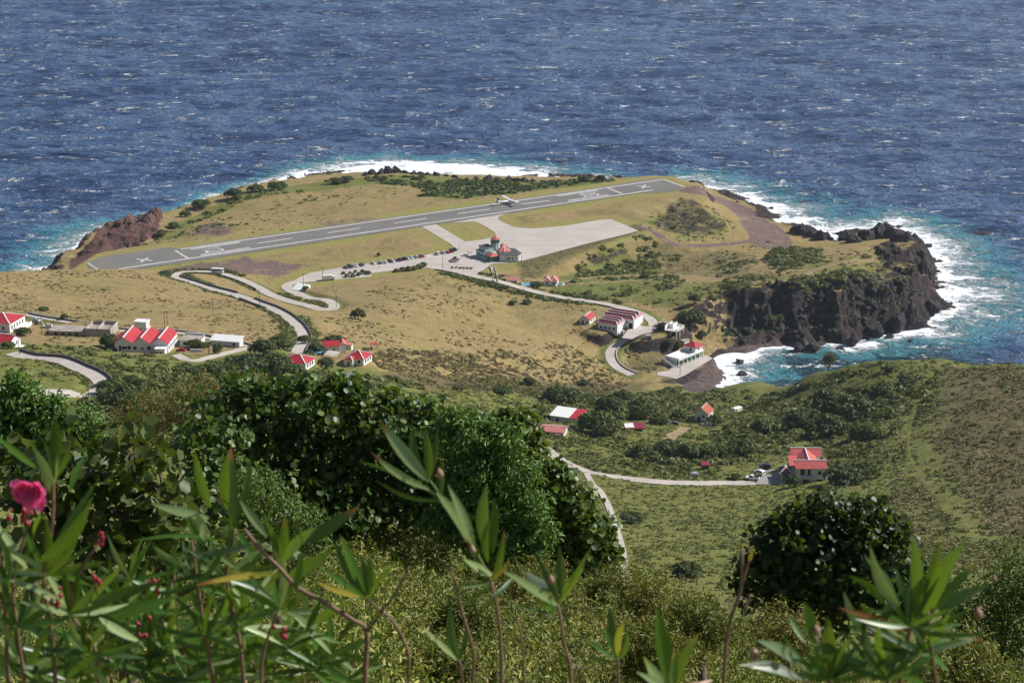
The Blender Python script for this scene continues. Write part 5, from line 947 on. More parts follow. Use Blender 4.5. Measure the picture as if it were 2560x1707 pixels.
def clump(q, size, seed, flat=.8, jit=.55, blobs=0, top=True):
    """unit bush: q leaf quads over a bumpy shell"""
    g = np.random.default_rng(seed); d = g.normal(size=(q, 3)); d /= np.linalg.norm(d, axis=1)[:, None]
    if top: d[:, 2] = np.where(d[:, 2] < -.15, -d[:, 2], d[:, 2])
    c = d * (.62 + .42 * g.random((q, 1)) ** .6)
    if blobs:
        b = g.normal(size=(blobs, 3)); b /= np.linalg.norm(b, axis=1)[:, None]; b[:, 2] = np.abs(b[:, 2]) * .9; b *= .58 + .12 * g.random((blobs, 1)); rb = .30 + .22 * g.random(blobs)
        k = g.integers(0, blobs, q); dd = g.normal(size=(q, 3)); dd /= np.linalg.norm(dd, axis=1)[:, None]; dd[:, 2] = np.where(dd[:, 2] < -.3, -dd[:, 2], dd[:, 2]); c = b[k] + dd * (rb[k][:, None] * (.7 + .4 * g.random((q, 1)))); d = dd
    nr_ = d + g.normal(size=(q, 3)) * jit; nr_ /= np.linalg.norm(nr_, axis=1)[:, None]; u, v = frames(nr_, g)
    s = size * (.6 + .8 * g.random((q, 1))); c[:, 2] *= flat
    Q = np.stack([c - u * s - v * s * .7, c + u * s - v * s * .5, c + u * s * .8 + v * s * .7, c - u * s * .7 + v * s * .6], 1)
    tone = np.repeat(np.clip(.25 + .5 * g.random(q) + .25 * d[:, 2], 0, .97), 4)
    return Q.reshape(-1, 3), tone
def bush_field(name, mat, P, rad, hgt, tone, q, size, seed, group=None, nvar=5, parent=None):
    """many ground-cover bushes in one mesh"""
    g = np.random.default_rng(seed); VV = []; TT = []; k = g.integers(0, nvar, len(P))
    for t in range(nvar):
        m = k == t
        if not m.any(): continue
        U, T = clump(q, size, seed * 31 + t); a = g.random(m.sum()) * 6.283; ca, sa = np.cos(a), np.sin(a); r = rad[m]
        X = U[None, :, 0] * r[:, None]; Y = U[None, :, 1] * r[:, None]; Z = U[None, :, 2] * hgt[m][:, None]
        W_ = np.stack([X * ca[:, None] - Y * sa[:, None] + P[m, 0][:, None], X * sa[:, None] + Y * ca[:, None] + P[m, 1][:, None], Z + P[m, 2][:, None]], -1)
        VV.append(W_.reshape(-1, 3)); TT.append(np.clip(T[None] * .55 + tone[m][:, None] * .5, 0, 1).ravel())
    V = np.concatenate(VV); return bigmesh(name, V, np.arange(len(V)).reshape(-1, 4), mat, {'tone': ('FLOAT', np.concatenate(TT))}, parent=parent)
BLD = [(p[0], p[1], p[3]) for p in PADS]
OBST = []
for o in COL.objects:
    if o.type == 'EMPTY' and o.parent is None and o.name.split('.')[0] in ('house','villa','warehouse','outbuilding','cottage','shed','boathouse','unfinished_building','long_building','terminal_building','swimming_pool','tank','water_tank','collapsed_shed'): OBST.append(o)
bpy.context.view_layer.update()
BOX = []
for o in OBST:
    pts_ = [ch.matrix_world @ Vector(c) for ch in o.children if ch.type == 'MESH' for c in ch.bound_box]
    if pts_: BOX.append((min(p.x for p in pts_) - .8, max(p.x for p in pts_) + .8, min(p.y for p in pts_) - 2.5, max(p.y for p in pts_) + .8))
def free(x, y, r):
    ok = paved_d(x, y) < -r - .5
    for nm, S, hw in ROADS: ok &= road_d(x, y, S, hw)[0] > hw + r * .8 + .3
    for x0, x1, y0, y1 in BOX: ok &= ~((x > x0) & (x < x1) & (y > y0) & (y < y1))
    ok &= sdf(x, y, HARBOR) < -.5; ok &= sdf(x, y, yd) < -.5; ok &= sdf(x, y, dv) < -.5
    return ok
def scatter(pp, dens, rmin, rmax, seed, thr=0.0, nsc=18, power=2.0, trail=True, world=False, track=None):
    P = np.array(pp) if world else polyw(pp); g = np.random.default_rng(seed); x0, x1, y0, y1 = bbox(P, 0); nn = int((x1 - x0) * (y1 - y0) * dens)
    x = x0 + (x1 - x0) * g.random(nn); y = y0 + (y1 - y0) * g.random(nn); r = rmin + (rmax - rmin) * g.random(nn) ** power
    m = (sdf(x, y, P) > 0) & (fbm(x, y, nsc, 3, seed + 5) > thr + (g.random(nn) - .5) * .08); x, y, r = x[m], y[m], r[m]
    m = free(x, y, r) & (sdf(x, y, COAST) > 3)
    if trail:
        for tp, hw, kd in TRAILS: m &= dline(x, y, _cache[('t', tp[0])]) > hw + r * .6
    x, y, r = x[m], y[m], r[m]; return np.stack([x, y, tz(x, y) - .15], -1), r, g
def cover(name, mat, label_group, specs, q, size, hf=.75):
    PP, RR, TT = [], [], []
    for s in specs:
        P, r, g = scatter(s[0], s[1], s[2], s[3], s[4], *s[6:]); PP.append(P); RR.append(r); TT.append(np.clip(s[5] + (g.random(len(P)) - .5) * .5 + (fbm(P[:, 0], P[:, 1], 30, 2, 9) - .5) * .8, 0, 1))
    P = np.concatenate(PP); r = np.concatenate(RR); t = np.concatenate(TT); print(name, len(P))
    o = bush_field(name, mat, P, r, r * hf * (.7 + .6 * rng.random(len(r))), t, q, size, specs[0][4]); tag(o, kind='stuff'); return o
VALLEY = [(1000,890),(1120,866),(1250,886),(1400,892),(1640,896),(1900,860),(2100,832),(2165,850),(2160,930),(2100,1000),(2130,1130),(2260,1250),(2400,1290),(2400,1400),(1350,1400),(1000,1100),(900,900)]
cover('scrub', SCRUB, '', [(VALLEY, .36, .3, 1.0, 101, .75, .0), ([(1000,890),(1120,866),(1250,886),(1400,892),(1640,896),(1900,860),(2100,832),(2165,850),(2160,930),(2100,1000),(2090,1090),(1900,1090),(1400,1090),(1250,1000),(1100,1000)], .05, 1.0, 2.6, 102, .3, .50, 30), ([(2090,832),(2400,828),(2400,1300),(2260,1260),(2090,1120)], .08, .5, 1.6, 107, .35, .40, 12), ([(-170,240),(215,240),(235,420),(-90,420)], .25, .3, 1.1, 106, .6, .0, 18, 2.0, False, True), ([(1760,900),(1900,880),(2060,850),(2130,900),(2060,1000),(1980,1060),(1900,1040),(1700,1060),(1480,1080),(1440,1040),(1600,1010),(1700,960)], .07, 1.6, 3.6, 103, .05, .42, 25),
  ([(1250,905),(1560,890),(1580,930),(1520,1000),(1440,1020),(1230,960)], .06, 1.5, 3.5, 104, .1, .35, 25), ([(1230,960),(1480,1040),(1700,1090),(1500,1095),(1350,1075),(1240,1010)], .08, 1, 2.4, 105, .4, .3, 14)], 34, .30)
cover('scrub', SCRUB, '', [([(-60,905),(60,930),(250,915),(330,850),(500,835),(660,850),(960,880),(1000,960),(500,1010),(-60,980)], .11, 1, 3.2, 111, .15, .40, 22), ([(-60,792),(250,800),(330,815),(500,830),(640,815),(720,840),(960,872),(800,905),(400,925),(240,890),(-60,860)], .06, .6, 2.2, 112, .4, .42, 14),
  ([(1260,650),(1300,625),(1400,590),(1500,585),(1580,650),(1500,695),(1380,695),(1270,675)], .11, .8, 3, 113, .12, .44, 16), ([(1450,562),(1650,575),(1740,600),(1760,660),(1640,690),(1500,700)], .09, .8, 2.8, 114, .2, .48, 16), ([(1640,700),(1760,665),(1850,640),(1940,615),(2010,625),(2000,660),(1950,685),(1850,700),(1700,720)], .13, 1, 3, 115, .22, .32, 14),
  ([(1700,650),(1880,592),(2050,585),(2095,640),(2080,690),(1990,700),(1700,730)], .05, .5, 2.0, 121, .4, .46, 14), ([(1760,590),(1800,560),(1880,572),(1890,598),(1790,622)], .10, 1.5, 3.5, 116, .05, .2, 14), ([(350,556),(480,480),(640,432),(700,440),(560,466),(480,500),(400,545)], .05, 1, 3, 117, .2, .46, 12), ([(300,575),(400,545),(560,520),(640,505),(600,500),(500,505),(400,530)], .05, .6, 1.8, 118, .5, .42, 12),
  ([(1470,500),(1560,455),(1640,480),(1690,520),(1680,545),(1560,556),(1470,545)], .08, .4, 1.6, 119, .35, .40, 12), ([(620,500),(700,480),(760,460),(900,425),(840,420),(700,450),(600,490)], .03, .6, 2.0, 120, .55, .52, 16)], 30, .32)
cover('coastal_shrubs', DARKL, '', [([(830,412),(900,404),(1000,410),(1150,418),(1300,418),(1400,414),(1420,418),(1250,432),(1180,448),(1060,455),(960,452),(955,430),(900,424)], .10, 1.0, 3.2, 131, .7, .42, 12), ([(1640,740),(1720,735),(1800,700),(1900,688),(2050,670),(2100,600),(2110,660),(2080,720),(1950,750),(1800,765),(1680,780)], .2, .8, 2.4, 132, .15, .44, 10)], 34, .30)
# strips of weeds along the roads
def strip(S, hw, side, i0, i1, per, rmin, rmax, wd, g):
    S = S[int(i0 * len(S)):int(i1 * len(S))]; L = arc(S)[-1] if len(S) > 2 else 0; nn = int(L * per); k = g.integers(0, len(S) - 1, nn); off = side * (hw + .8 + wd * g.random(nn)); T = np.gradient(S[:, :2], axis=0); T /= np.linalg.norm(T, axis=1)[:, None] + 1e-9
    x = S[k, 0] - T[k, 1] * off + g.normal(size=nn) * .8; y = S[k, 1] + T[k, 0] * off + g.normal(size=nn) * .8; r = rmin + (rmax - rmin) * g.random(nn); m = free(x, y, r * .5); x, y, r = x[m], y[m], r[m]; return np.stack([x, y, tz(x, y) - .2], -1), r
g = np.random.default_rng(5); SS = [strip(ROADS[0][1], 2.9, 1, .02, .30, 1.6, .7, 1.9, 5, g), strip(ROADS[0][1], 2.9, 1, .38, .62, 2.4, .8, 2.0, 4, g), strip(ROADS[0][1], 2.9, -1, .45, .66, 1.8, .7, 1.7, 4, g), strip(ROADS[0][1], 2.9, 1, .68, .85, 1.5, .7, 1.6, 4, g), strip(ROADS[0][1], 2.9, -1, .02, .25, .9, .6, 1.5, 3, g), strip(ROADS[1][1], 2.7, 1, .08, .55, 1.2, .8, 2.2, 6, g), strip(ROADS[1][1], 2.7, -1, .06, .5, 1.8, .8, 2.4, 6, g), strip(ROADS[2][1], 3.1, 1, .0, .6, 2.0, .7, 1.9, 6, g), strip(ROADS[2][1], 3.1, -1, .1, .55, .8, .7, 1.6, 4, g),
   strip([r_ for r_ in ROADS if r_[0]=='villa'][0][1], 2, 1, 0, 1, 1.0, .6, 1.4, 3, g), strip([r_ for r_ in ROADS if r_[0]=='villa'][0][1], 2, -1, 0, 1, .9, .6, 1.4, 3, g)]
P = np.concatenate([s[0] for s in SS]); r = np.concatenate([s[1] for s in SS]); tag(bush_field('verge_weeds', SCRUB, P, r, r * .8, .15 + .4 * g.random(len(r)), 34, .3, 141), kind='stuff')
TANS = [(-60,640),(300,625),(400,650),(560,690),(680,760),(690,790),(640,792),(430,800),(250,790),(-60,790)]
cover('dry_scrub', DRYS, '', [(TANS, .16, .25, 1.1, 151, .5, .44, 22), ([(760,715),(860,660),(1000,625),(1100,650),(1350,700),(1420,800),(1400,850),(1000,870),(900,860),(760,790),(700,730)], .14, .25, 1.2, 152, .45, .46, 22), ([(830,800),(1000,800),(1300,790),(1420,830),(1460,870),(1300,900),(1000,890),(850,840)], .24, .5, 1.8, 153, .2, .40, 14),
  ([(1380,640),(1760,560),(1990,570),(2100,610),(2060,680),(1800,700),(1640,720),(1450,720)], .06, .4, 1.6, 154, .25, .47, 14), ([(2168,840),(2400,835),(2400,1240),(2270,1230),(2190,1120),(2150,1020),(2100,1010),(2200,1250),(2352,1310),(2352,1330),(2050,1330),(2050,1060)], .30, .35, 1.3, 155, .35, .36, 14),
  ([(500,500),(640,450),(760,425),(950,425),(950,460),(700,520),(560,545),(400,560),(330,570)], .05, .3, 1.2, 156, .3, .47, 14), ([(1195,612),(1462,534),(1478,550),(1400,584),(1300,618),(1210,642)], .12, .4, 1.2, 157, .3, .35, 14), ([(1450,780),(1560,770),(1600,800),(1560,830),(1520,860),(1460,855),(1420,820)], .10, .4, 1.6, 158, .25, .40, 12)], 22, .34, .6)
# ------------------------------------------------------------------ rocks
def rock_mesh(seed, sub=5):
    """angular boulder: a ball cut by random fracture planes, then roughened"""
    bm = bmesh.new(); bmesh.ops.create_icosphere(bm, subdivisions=sub, radius=1); g = np.random.default_rng(seed); V = np.array([v.co[:] for v in bm.verts]); V /= np.linalg.norm(V, axis=1)[:, None]
    N_ = g.normal(size=(26, 3)) * np.array([1, 1, .7]); N_ /= np.linalg.norm(N_, axis=1)[:, None]; h = .55 + .38 * g.random(26); dp = V @ N_.T; r = np.where(dp > .08, h[None] / np.maximum(dp, .08), 9).min(1); r = np.minimum(r, 1.25)
    P = V * r[:, None]; n1 = fbm(P[:, 0] * 6 + P[:, 2] * 2 + seed, P[:, 1] * 6 - P[:, 2] * 1.5, 1.6, 4, seed, True); n2 = fbm(P[:, 0] * 9 + seed, P[:, 1] * 9 + P[:, 2] * 7, 1.0, 3, seed + 4); r = r * (.84 + .26 * n1 + .12 * (n2 - .5))
    for v, p in zip(bm.verts, V * r[:, None]): v.co = p
    me = bpy.data.meshes.new('rock'); bm.to_mesh(me); bm.free(); return me
RM = [rock_mesh(s) for s in (3, 8, 14, 22, 31)]; RMr = [m.copy() for m in RM]
for m in RM: m.materials.append(STONE)
for m in RMr: m.materials.append(REDROCK)
def rock(p, sx, sy, sz, label, red=False, k=0, group=None, rz=None, name='rock'):
    o = bpy.data.objects.new(name, (RMr if red else RM)[k % 5]); COL.objects.link(o); o.location = tuple(map(float, p)); o.scale = (sx, sy, sz); o.rotation_euler = (random.uniform(-.25, .25), random.uniform(-.25, .25), random.uniform(0, 6.28) if rz is None else rz); return tag(o, label, 'rock', group)
def rk(px, py, z, sx, sy, sz, label, red=False, k=0, group=None): p = atz(px, py, z); return rock(p, sx, sy, sz, label, red, k, group)
for px, py, z, sx, sy, sz, lb, k in ((335,520,14,9,9,10,'tallest jagged reddish rock at the left shore, its flat top highest',0),(305,530,11,8,8,10,'jagged reddish rock immediately left of the tallest shore rock',1),(278,545,10,7,8,9,'reddish rock face in the middle of the left outcrop',2),(255,560,8,7,8,8,'reddish rock at the left part of the outcrop above the surf',3),(240,580,6,6,6,7,'low reddish rock at the foot of the left outcrop',4),(182,592,4,6,6,7,'separate rounded reddish rock at the tip of the runway',0),(208,562,2,4,5,4,'dark wet rock in the surf beside the left outcrop',1),(222,574,3,4,5,5,'dark rock between the surf and the left outcrop',2),(350,505,13,7,8,8,'reddish rock at the right shoulder of the left outcrop',3),(165,606,3,7,5,4,'dark low rock just below the runway corner at the left',4)): rk(px, py, z, sx, sy, sz, lb, lb.find('dark') < 0, k)
random.seed(3)
for i, (px, py, s) in enumerate([(840,403,3.5),(856,400,4),(876,400,6),(892,399,6.5),(912,399,6),(930,401,5),(948,405,4.5),(966,405,5),(984,406,4),(1004,408,5),(1024,410,4.5),(1046,413,4),(1070,416,4),(1094,418,4.5),(1120,420,6),(1146,422,6.5),(1166,420,5.5),(1190,422,7),(1208,423,6),(1226,426,5),(1246,428,5),(1268,428,4.5),(1300,424,3.5),(1420,411,3.5)]): rk(px, py, 3.5, s, s * .8, s * .85, (['first','second','third','fourth','fifth','sixth','seventh','eighth','ninth','tenth','eleventh','twelfth','thirteenth','fourteenth','fifteenth','sixteenth','seventeenth','eighteenth','nineteenth','twentieth','twenty-first','twenty-second','twenty-third','last'][i] + ' dark rock from the left along the far shore beyond the runway'), False, i, 'dark shore rocks beyond the runway')
for i, (px, py, z, s, h, lb) in enumerate([(1828,533,5,7,7,'dark rock ridge nearest the brown track above the surf'),(1846,538,5,6,8,'second dark pointed rock of the ridge by the inlet'),(1864,543,5,6,7,'third dark pointed rock of the ridge by the inlet'),(1882,548,5,7,8,'tall dark rock of the ridge just before the inlet'),(1900,553,3,6,6,'last dark rock of the ridge at the inlet edge'),(1940,548,6,6,7,'dark pointed rock on the right side of the inlet'),(1960,551,8,7,5,'low dark rock between inlet and the big overhanging rock'),(1990,540,9,9,6,'dark slab rock left of the big overhanging rock'),(2020,532,10,9,7,'dark rock leaning under the big overhanging rock'),(2040,532,10,9,6,'big dark overhanging rock at the top of the headland'),
   (2062,552,9,8,8,'dark rock right below the overhanging rock'),(2080,560,9,9,9,'dark brown rock on the upper right rim of the headland'),(2098,578,8,9,9,'dark rock at the outer rim of the headland above heavy surf'),(2110,600,8,8,9,'dark rock mid rim of the headland facing the open sea'),(2118,625,8,8,9,'dark rock low on the headland rim'),(2108,655,10,9,9,'dark rock cliff knob at the right end of the headland'),(2130,680,6,9,8,'reddish boulder low at the right end of the headland'),(2140,705,4,9,7,'broad dark rock at the extreme right tip of the headland'),(2100,735,4,9,8,'dark rock at the foot of the headland above the white surf'),(2060,745,4,8,8,'dark rock at the cliff foot left of the headland tip'),(2010,760,3,8,7,'dark rock at the waterline under the shaded cliff'),
   (1958,785,2,5,4,'black rock spur jutting into the surf below the cliff'),(1868,797,2,7,4,'black rock spur at the start of the pebble beach'),(1835,797,2,5,3,'black wet rock beside the spur on the pebble beach'),(1700,830,.6,4,1.6,'black rocks awash just off the pebble beach'),(1706,858,.5,4,1.6,'black rock in the surf nearest the right hill'),(2142,648,.5,4,2,'small rock in the foam right of the headland'),(2152,660,.5,3,1.5,'smaller rock in the foam beyond the headland'),(2045,773,.5,4,2,'black rock in the white surf below the headland'),(2090,786,.4,3,1.8,'outermost black rock in the surf below the headland'),(1770,560,6,5,2.5,'brown rock beside the end of the brown track'),(1745,478,2,5,2,'low rock shelf in the surf beyond the brown track'),(2236,846,74,4,3,'grey boulder on the crest of the right hill')]): rk(px, py, z, s * .78, s * .78, h * .8, lb, i in (16, 30), i)
# loose stones: far too many to count
def stones(specs, seed):
    g = np.random.default_rng(seed); base = []
    for k in range(4):
        bm = bmesh.new(); bmesh.ops.create_icosphere(bm, subdivisions=1, radius=1); V = np.array([v.co[:] for v in bm.verts]) * (.7 + .6 * g.random((len(bm.verts), 1))); Fc = np.array([[v.index for v in f.verts] for f in bm.faces]); bm.free(); base.append((V, Fc))
    VV = []; FF = []; off = 0
    for s in specs:
        P, r, gg = scatter(*s)
        for i in range(len(P)):
            V, Fc = base[i % 4]; a = g.random() * 6.28; c, sn = math.cos(a), math.sin(a); X = V * r[i] * np.array([1, .8, .6]); VV.append(np.stack([X[:, 0] * c - X[:, 1] * sn + P[i, 0], X[:, 0] * sn + X[:, 1] * c + P[i, 1], X[:, 2] + P[i, 2] + .1], -1)); FF.append(Fc + off); off += len(V)
    o = bigmesh('loose_stones', np.concatenate(VV), np.concatenate(FF), STONE, sides=3); print('stones', len(VV)); return tag(o, kind='stuff')
stones([([(1380,640),(1760,560),(1990,570),(2100,610),(2100,680),(1800,710),(1640,730),(1450,720)], .03, .3, 1.3, 201, .48, 14), ([(860,790),(1300,780),(1420,800),(1460,870),(1300,900),(1000,890)], .04, .3, 1.3, 202, .46, 14), ([(1420,800),(1560,790),(1560,850),(1450,880)], .06, .3, 1.2, 203, .42, 10), ([(1660,745),(1850,700),(2100,640),(2130,700),(2000,760),(1850,790),(1700,790)], .16, .6, 2.8, 204, .40, 12),
  ([(1500,545),(1560,455),(1640,480),(1690,520)], .08, .4, 1.4, 205, .42, 10), ([(1500,880),(1620,855),(1690,812),(1760,795),(1860,790),(1860,806),(1700,830),(1660,880)], .14, .25, 1.0, 206, .3, 10), ([(1590,430),(1700,462),(1790,520),(1800,560),(1760,520),(1700,475)], .06, .4, 1.8, 207, .4, 10), ([(1000,430),(1180,440),(1190,455),(1000,458)], .03, .5, 1.6, 208, .45, 12)], 77)
# ------------------------------------------------------------------ trees one can tell apart
def tree_proto(k, q, mat, seed, tall=1.0, trunk=True, size=.065, loose=.5, blobs=14):
    root = bpy.data.objects.new('tree', None); g = np.random.default_rng(seed); rd = random.Random(seed)
    U, T = clump(q, size, seed, .85, loose, blobs); U = U * np.array([1, 1, 1.0]); U[:, 2] = U[:, 2] * tall + .35 * tall
    cr = bigmesh('crown', U, np.arange(len(U)).reshape(-1, 4), mat, {'tone': ('FLOAT', T)}); COL.objects.unlink(cr)
    m = MB(); m.tube([(0, 0, -.35), (.02, .02, .2), (.05, 0, .6 * tall)], [.085, .06, .04], 7)
    for i in range(5): a = i * 1.3 + rd.random(); m.tube([(.02, .02, .15 + .06 * i), (.3 * math.cos(a), .3 * math.sin(a), .4 * tall + .05 * i), (.55 * math.cos(a), .55 * math.sin(a), .65 * tall + .04 * i)], [.04, .028, .012], 5)
    tk = m.build('trunk', BARK); COL.objects.unlink(tk); return cr.data, tk.data
TP = {'round': [tree_proto(i, 3000, TREEL, 301 + i) for i in range(3)], 'dark': [tree_proto(i, 2600, DARKL, 311 + i) for i in range(3)], 'bush': [tree_proto(i, 900, SCRUB, 321 + i, .8, size=.11) for i in range(3)], 'dry': [tree_proto(i, 500, DRYS, 331 + i, 1.2, size=.07, loose=.9) for i in range(2)]}
tn = 0
def tree(px, py, r, hgt, kind, label, group=None, name='tree', cat='tree', loc=None):
    global tn; tn += 1; P = TP[kind][tn % len(TP[kind])]; q = gt(px, py) if loc is None else loc; z = float(tz(q[0], q[1])) if loc is None else q[2]; root = empty(name, (q[0], q[1], z), random.uniform(0, 6.28), label, cat, group)
    for nm, me in (('crown', P[0]), ('trunk', P[1])): o = bpy.data.objects.new(nm, me); COL.objects.link(o); o.parent = root; o.scale = (r, r, hgt * .82)
    return root
random.seed(12)
for px, py, r, h, kd, lb in [(380,636,4.5,3.5,'dark','dark windswept tree on the left hill crest beside the hairpin'),(464,478,6.5,6,'dark','dark rounded coast bush nearest the reddish outcrop'),(538,458,8,7,'dark','large dark rounded coast bush, second from the reddish outcrop'),(588,441,6,5,'dark','smaller dark coast bush third from the outcrop'),(637,435,7,6,'dark','dark dome shaped coast bush fourth from the outcrop'),(765,421,7,4,'dark','wide low dark coast bush left of the black rocks'),(795,418,6,4,'dark','low dark coast bush touching the black rocks'),(1342,417,5,4.5,'dark','dark bush beyond the right half of the runway'),(1382,416,4.5,4,'dark','dark bush just beyond the runway number at the right'),(425,498,4,4,'dark','small dark bush on the slope above the outcrop'),(400,522,4,3.5,'round','green bush right of the tallest outcrop rock'),(375,540,4.5,3.5,'round','green bush at the foot of the tallest outcrop rock'),
  (823,733,4,5.5,'dark','round dark tree standing alone in the dry slope below the hairpin'),(702,667,2.2,2.5,'round','bush at the lower corner of the white sloping slab'),(869,588,1.5,2.2,'dark','small round bush on the grass behind the parked cars'),(1231,662,4,4,'dark','dark tree in front of the swimming pool'),(1588,742,8,8,'dark','big round dark tree beside the roofless terrace'),(1594,696,3.5,5,'round','lone green tree on the dry ground above the big round tree'),(1522,757,3.2,4,'dark','dark bush in front of the roofless terrace'),(1612,775,3,4,'round','tree between the roofless terrace and the cliff'),(1532,795,3.5,4,'dark','dark bush left of the beige shed'),(1560,800,3,3.5,'dark','dark bush behind the cove terrace building'),
  (1372,1000,8.5,10,'round','largest round tree of the valley, right of the coral-roofed house'),(1468,962,7.5,9,'round','big olive green tree behind the largest round tree'),(1400,945,6,7,'dark','dark tree between the red-white roof and the olive tree'),(1290,925,8,8,'dark','very dark tree group behind the half white, half red roof'),(1240,960,4,6,'round','tree left of the half white, half red roof'),(1430,925,5,6,'dark','dark tree on the ridge line above the olive tree'),(1350,925,5,4,'round','low tree behind the red-white roof'),(1510,975,4.5,5,'round','green tree halfway between olive tree and cottage'),(1560,965,3.5,4,'dark','dark bush left of the white cottage'),(1640,975,3.5,4,'dark','dark bush at the right wall of the white cottage'),
  (1900,945,9,10,'dark','dark tree high in the shaded hollow left of the right hill path'),(1955,965,9,10,'dark','largest dark tree in the shaded hollow above the villa'),(1850,985,8,8,'dark','dark tree left in the hollow above the villa'),(1905,1000,8,9,'dark','dark tree in the hollow right behind the villa roof'),(1990,1010,6,7,'round','green tree right of the hollow above the villa'),(2030,905,6,5,'round','green tree high on the right hill near the crest'),(2080,880,5,4,'dark','dark tree near the crest of the right hill'),(1640,1050,6,6,'round','tree above the small red-roofed shed on the lawn'),(1700,1045,6,6,'dark','dark tree between the lawn shed and the villa'),(1590,1055,6,6,'round','tree on the slope above the lawn, left'),(1530,1050,6,6,'dark','dark tree on the slope above the valley road'),(1480,1050,5,5,'round','tree left on the slope above the valley road'),(1760,1000,6,6,'round','tree midway between cottage and villa'),
  (1822,1118,2.4,3.6,'dark','dark tree in front of the left part of the villa'),(1940,1112,6.5,6.5,'dark','dark tree at the right side of the villa'),(1985,1100,5.5,6,'round','green tree second to the right of the villa'),(1450,1200,4,3,'dark','dark bush right of the steep side road'),(1580,1325,3,3,'dark','dark bush low on the green slope above the thicket'),(1900,1140,4,3.5,'round','low tree below the villa garden steps'),(1690,1100,2,2,'dark','small dark bush at the roadside left of the villa drive'),
  (770,800,5,6,'dark','dark tree in front of the grey-walled red-roofed house'),(606,822,7,7,'dark','dark tree left of the end of the upper road'),(640,800,5.5,6,'round','tree at the left edge of the upper road end'),(560,862,8,8,'dark','large dark tree below the long white-roofed building'),(620,858,8,8,'dark','large dark tree left of the hipped roof with white lines'),(510,868,6,6,'round','tree on the slope left of the large dark trees'),(665,870,6,6,'dark','dark tree in front of the left hipped roof'),(720,815,4.5,5,'dark','dark tree between the blue cover and the road end'),(748,845,3.5,4,'dark','dark bush beside the cream tarp'),(700,790,3.5,4,'round','tree right beside the upper road end'),(436,868,4,4,'dark','dark bush on the slope below the red car'),(250,800,4,6,'dark','tree at the left corner of the triple-gabled house'),(446,800,3.5,4,'dark','dark shrub right beside the triple-gabled house wall'),(468,806,3,3.5,'round','shrub by the short white garden wall'),(500,812,2.5,4,'dark','small dark tree at the right end of the garden wall'),(55,770,3.5,3.5,'dark','dark bush below the hipped house terrace'),(150,733,2.6,2.5,'dark','small dark bush above the unfinished building'),(100,715,2.5,2.5,'round','bush on the slope edge right of the hipped house'),(300,880,3,3,'dark','dark bush on the slope inside the lower left bend'),(330,895,4,4,'round','green bush below the lower left slope'),(250,905,4,5,'dark','tree outside the lower left road bend'),(280,940,8,8,'dark','large dark tree under the lower left road bend'),(330,960,8,7,'round','olive tree below the large dark tree at lower left'),(20,800,2.5,3,'round','bush beneath the corner house at the picture edge'),
  (1150,905,4,4,'dark','dark tree in the ravine above the long tree line'),(1210,885,4,4,'dark','dark tree in the ravine below the dry slope'),(1060,900,4,3.5,'dry','dry grey tree in the ravine near the big foreground crown'),(1340,885,3,3,'dark','dark bush on the ravine floor'),(1180,700,3,2.5,'round','green bush group below the terminal road'),(1210,698,3,2.5,'dark','dark bush below the terminal road'),(1100,595,.1,.1,'bush','x')]:
    if lb != 'x': tree(px, py, r, h, kd, lb)
tree(2071 / K, 930 / K, 3, 9, 'dry', 'thin brown bare-looking tree on the crest against the bay', loc=None)
for i, (X, Y, r) in enumerate([(130,590,1.3),(240,585,1.1),(335,562,1.2),(455,550,1.2),(185,645,1.6),(300,640,1.6),(400,615,1.6),(490,588,1.7),(555,595,1.7)]):
    p = N(840 + X / 6.918, 600 + Y / 6.918); tree(0, 0, r, r * 1.7, 'bush', ['leftmost clipped bush of the upper row by the car park', 'second clipped bush of the upper row by the car park', 'third clipped bush of the upper row by the car park', 'fourth clipped bush of the upper row by the car park', 'leftmost clipped bush of the lower row by the box truck', 'second clipped bush of the lower row by the box truck', 'third clipped bush of the lower row by the box truck', 'fourth clipped bush of the lower row', 'last clipped bush of the lower row, at its right end'][i], 'clipped round bushes beside the car park', 'round_bush', 'bush', (p[0], p[1], PZ))
for i, (X, Y, r, lb) in enumerate([(1050,545,2.4,'leftmost shrub of the hedge along the forecourt wall'),(1150,530,2.6,'second shrub from the left in the forecourt hedge'),(1250,525,3,'middle shrub of the forecourt hedge'),(1350,510,2.8,'second shrub from the right in the forecourt hedge'),(1440,485,3,'fifth shrub of the forecourt hedge'),(1520,460,3.2,'tall round shrub ending the forecourt hedge at the right'),(2060,345,1.5,'clipped bush inside the round planter')]):
    p = N(840 + X / 6.918, 600 + Y / 6.918); tree(0, 0, r * .8, r * 1.1, 'bush', lb, None if i == 6 else 'shrubs of the forecourt hedge', 'shrub', 'shrub', (p[0], p[1], PZ + (.9 if i == 6 else -.1)))
hl = [N(840 + x / 6.918, 600 + y / 6.918) for x, y in ((1985, 495), (2352, 510))] + [N(1188, 673)]
for i, (X, Y) in enumerate(((2010, 488), (2085, 486), (2150, 492), (2210, 494), (2275, 496), (2340, 500))):
    p = N(840 + X / 6.918, 600 + Y / 6.918); tree(0, 0, .9, 1.3, 'bush', ['first','second','third','fourth','fifth','sixth'][i] + ' small shrub from the left in the low row before the forecourt', 'low row of shrubs before the forecourt', 'shrub', 'shrub', (p[0], p[1], PZ))
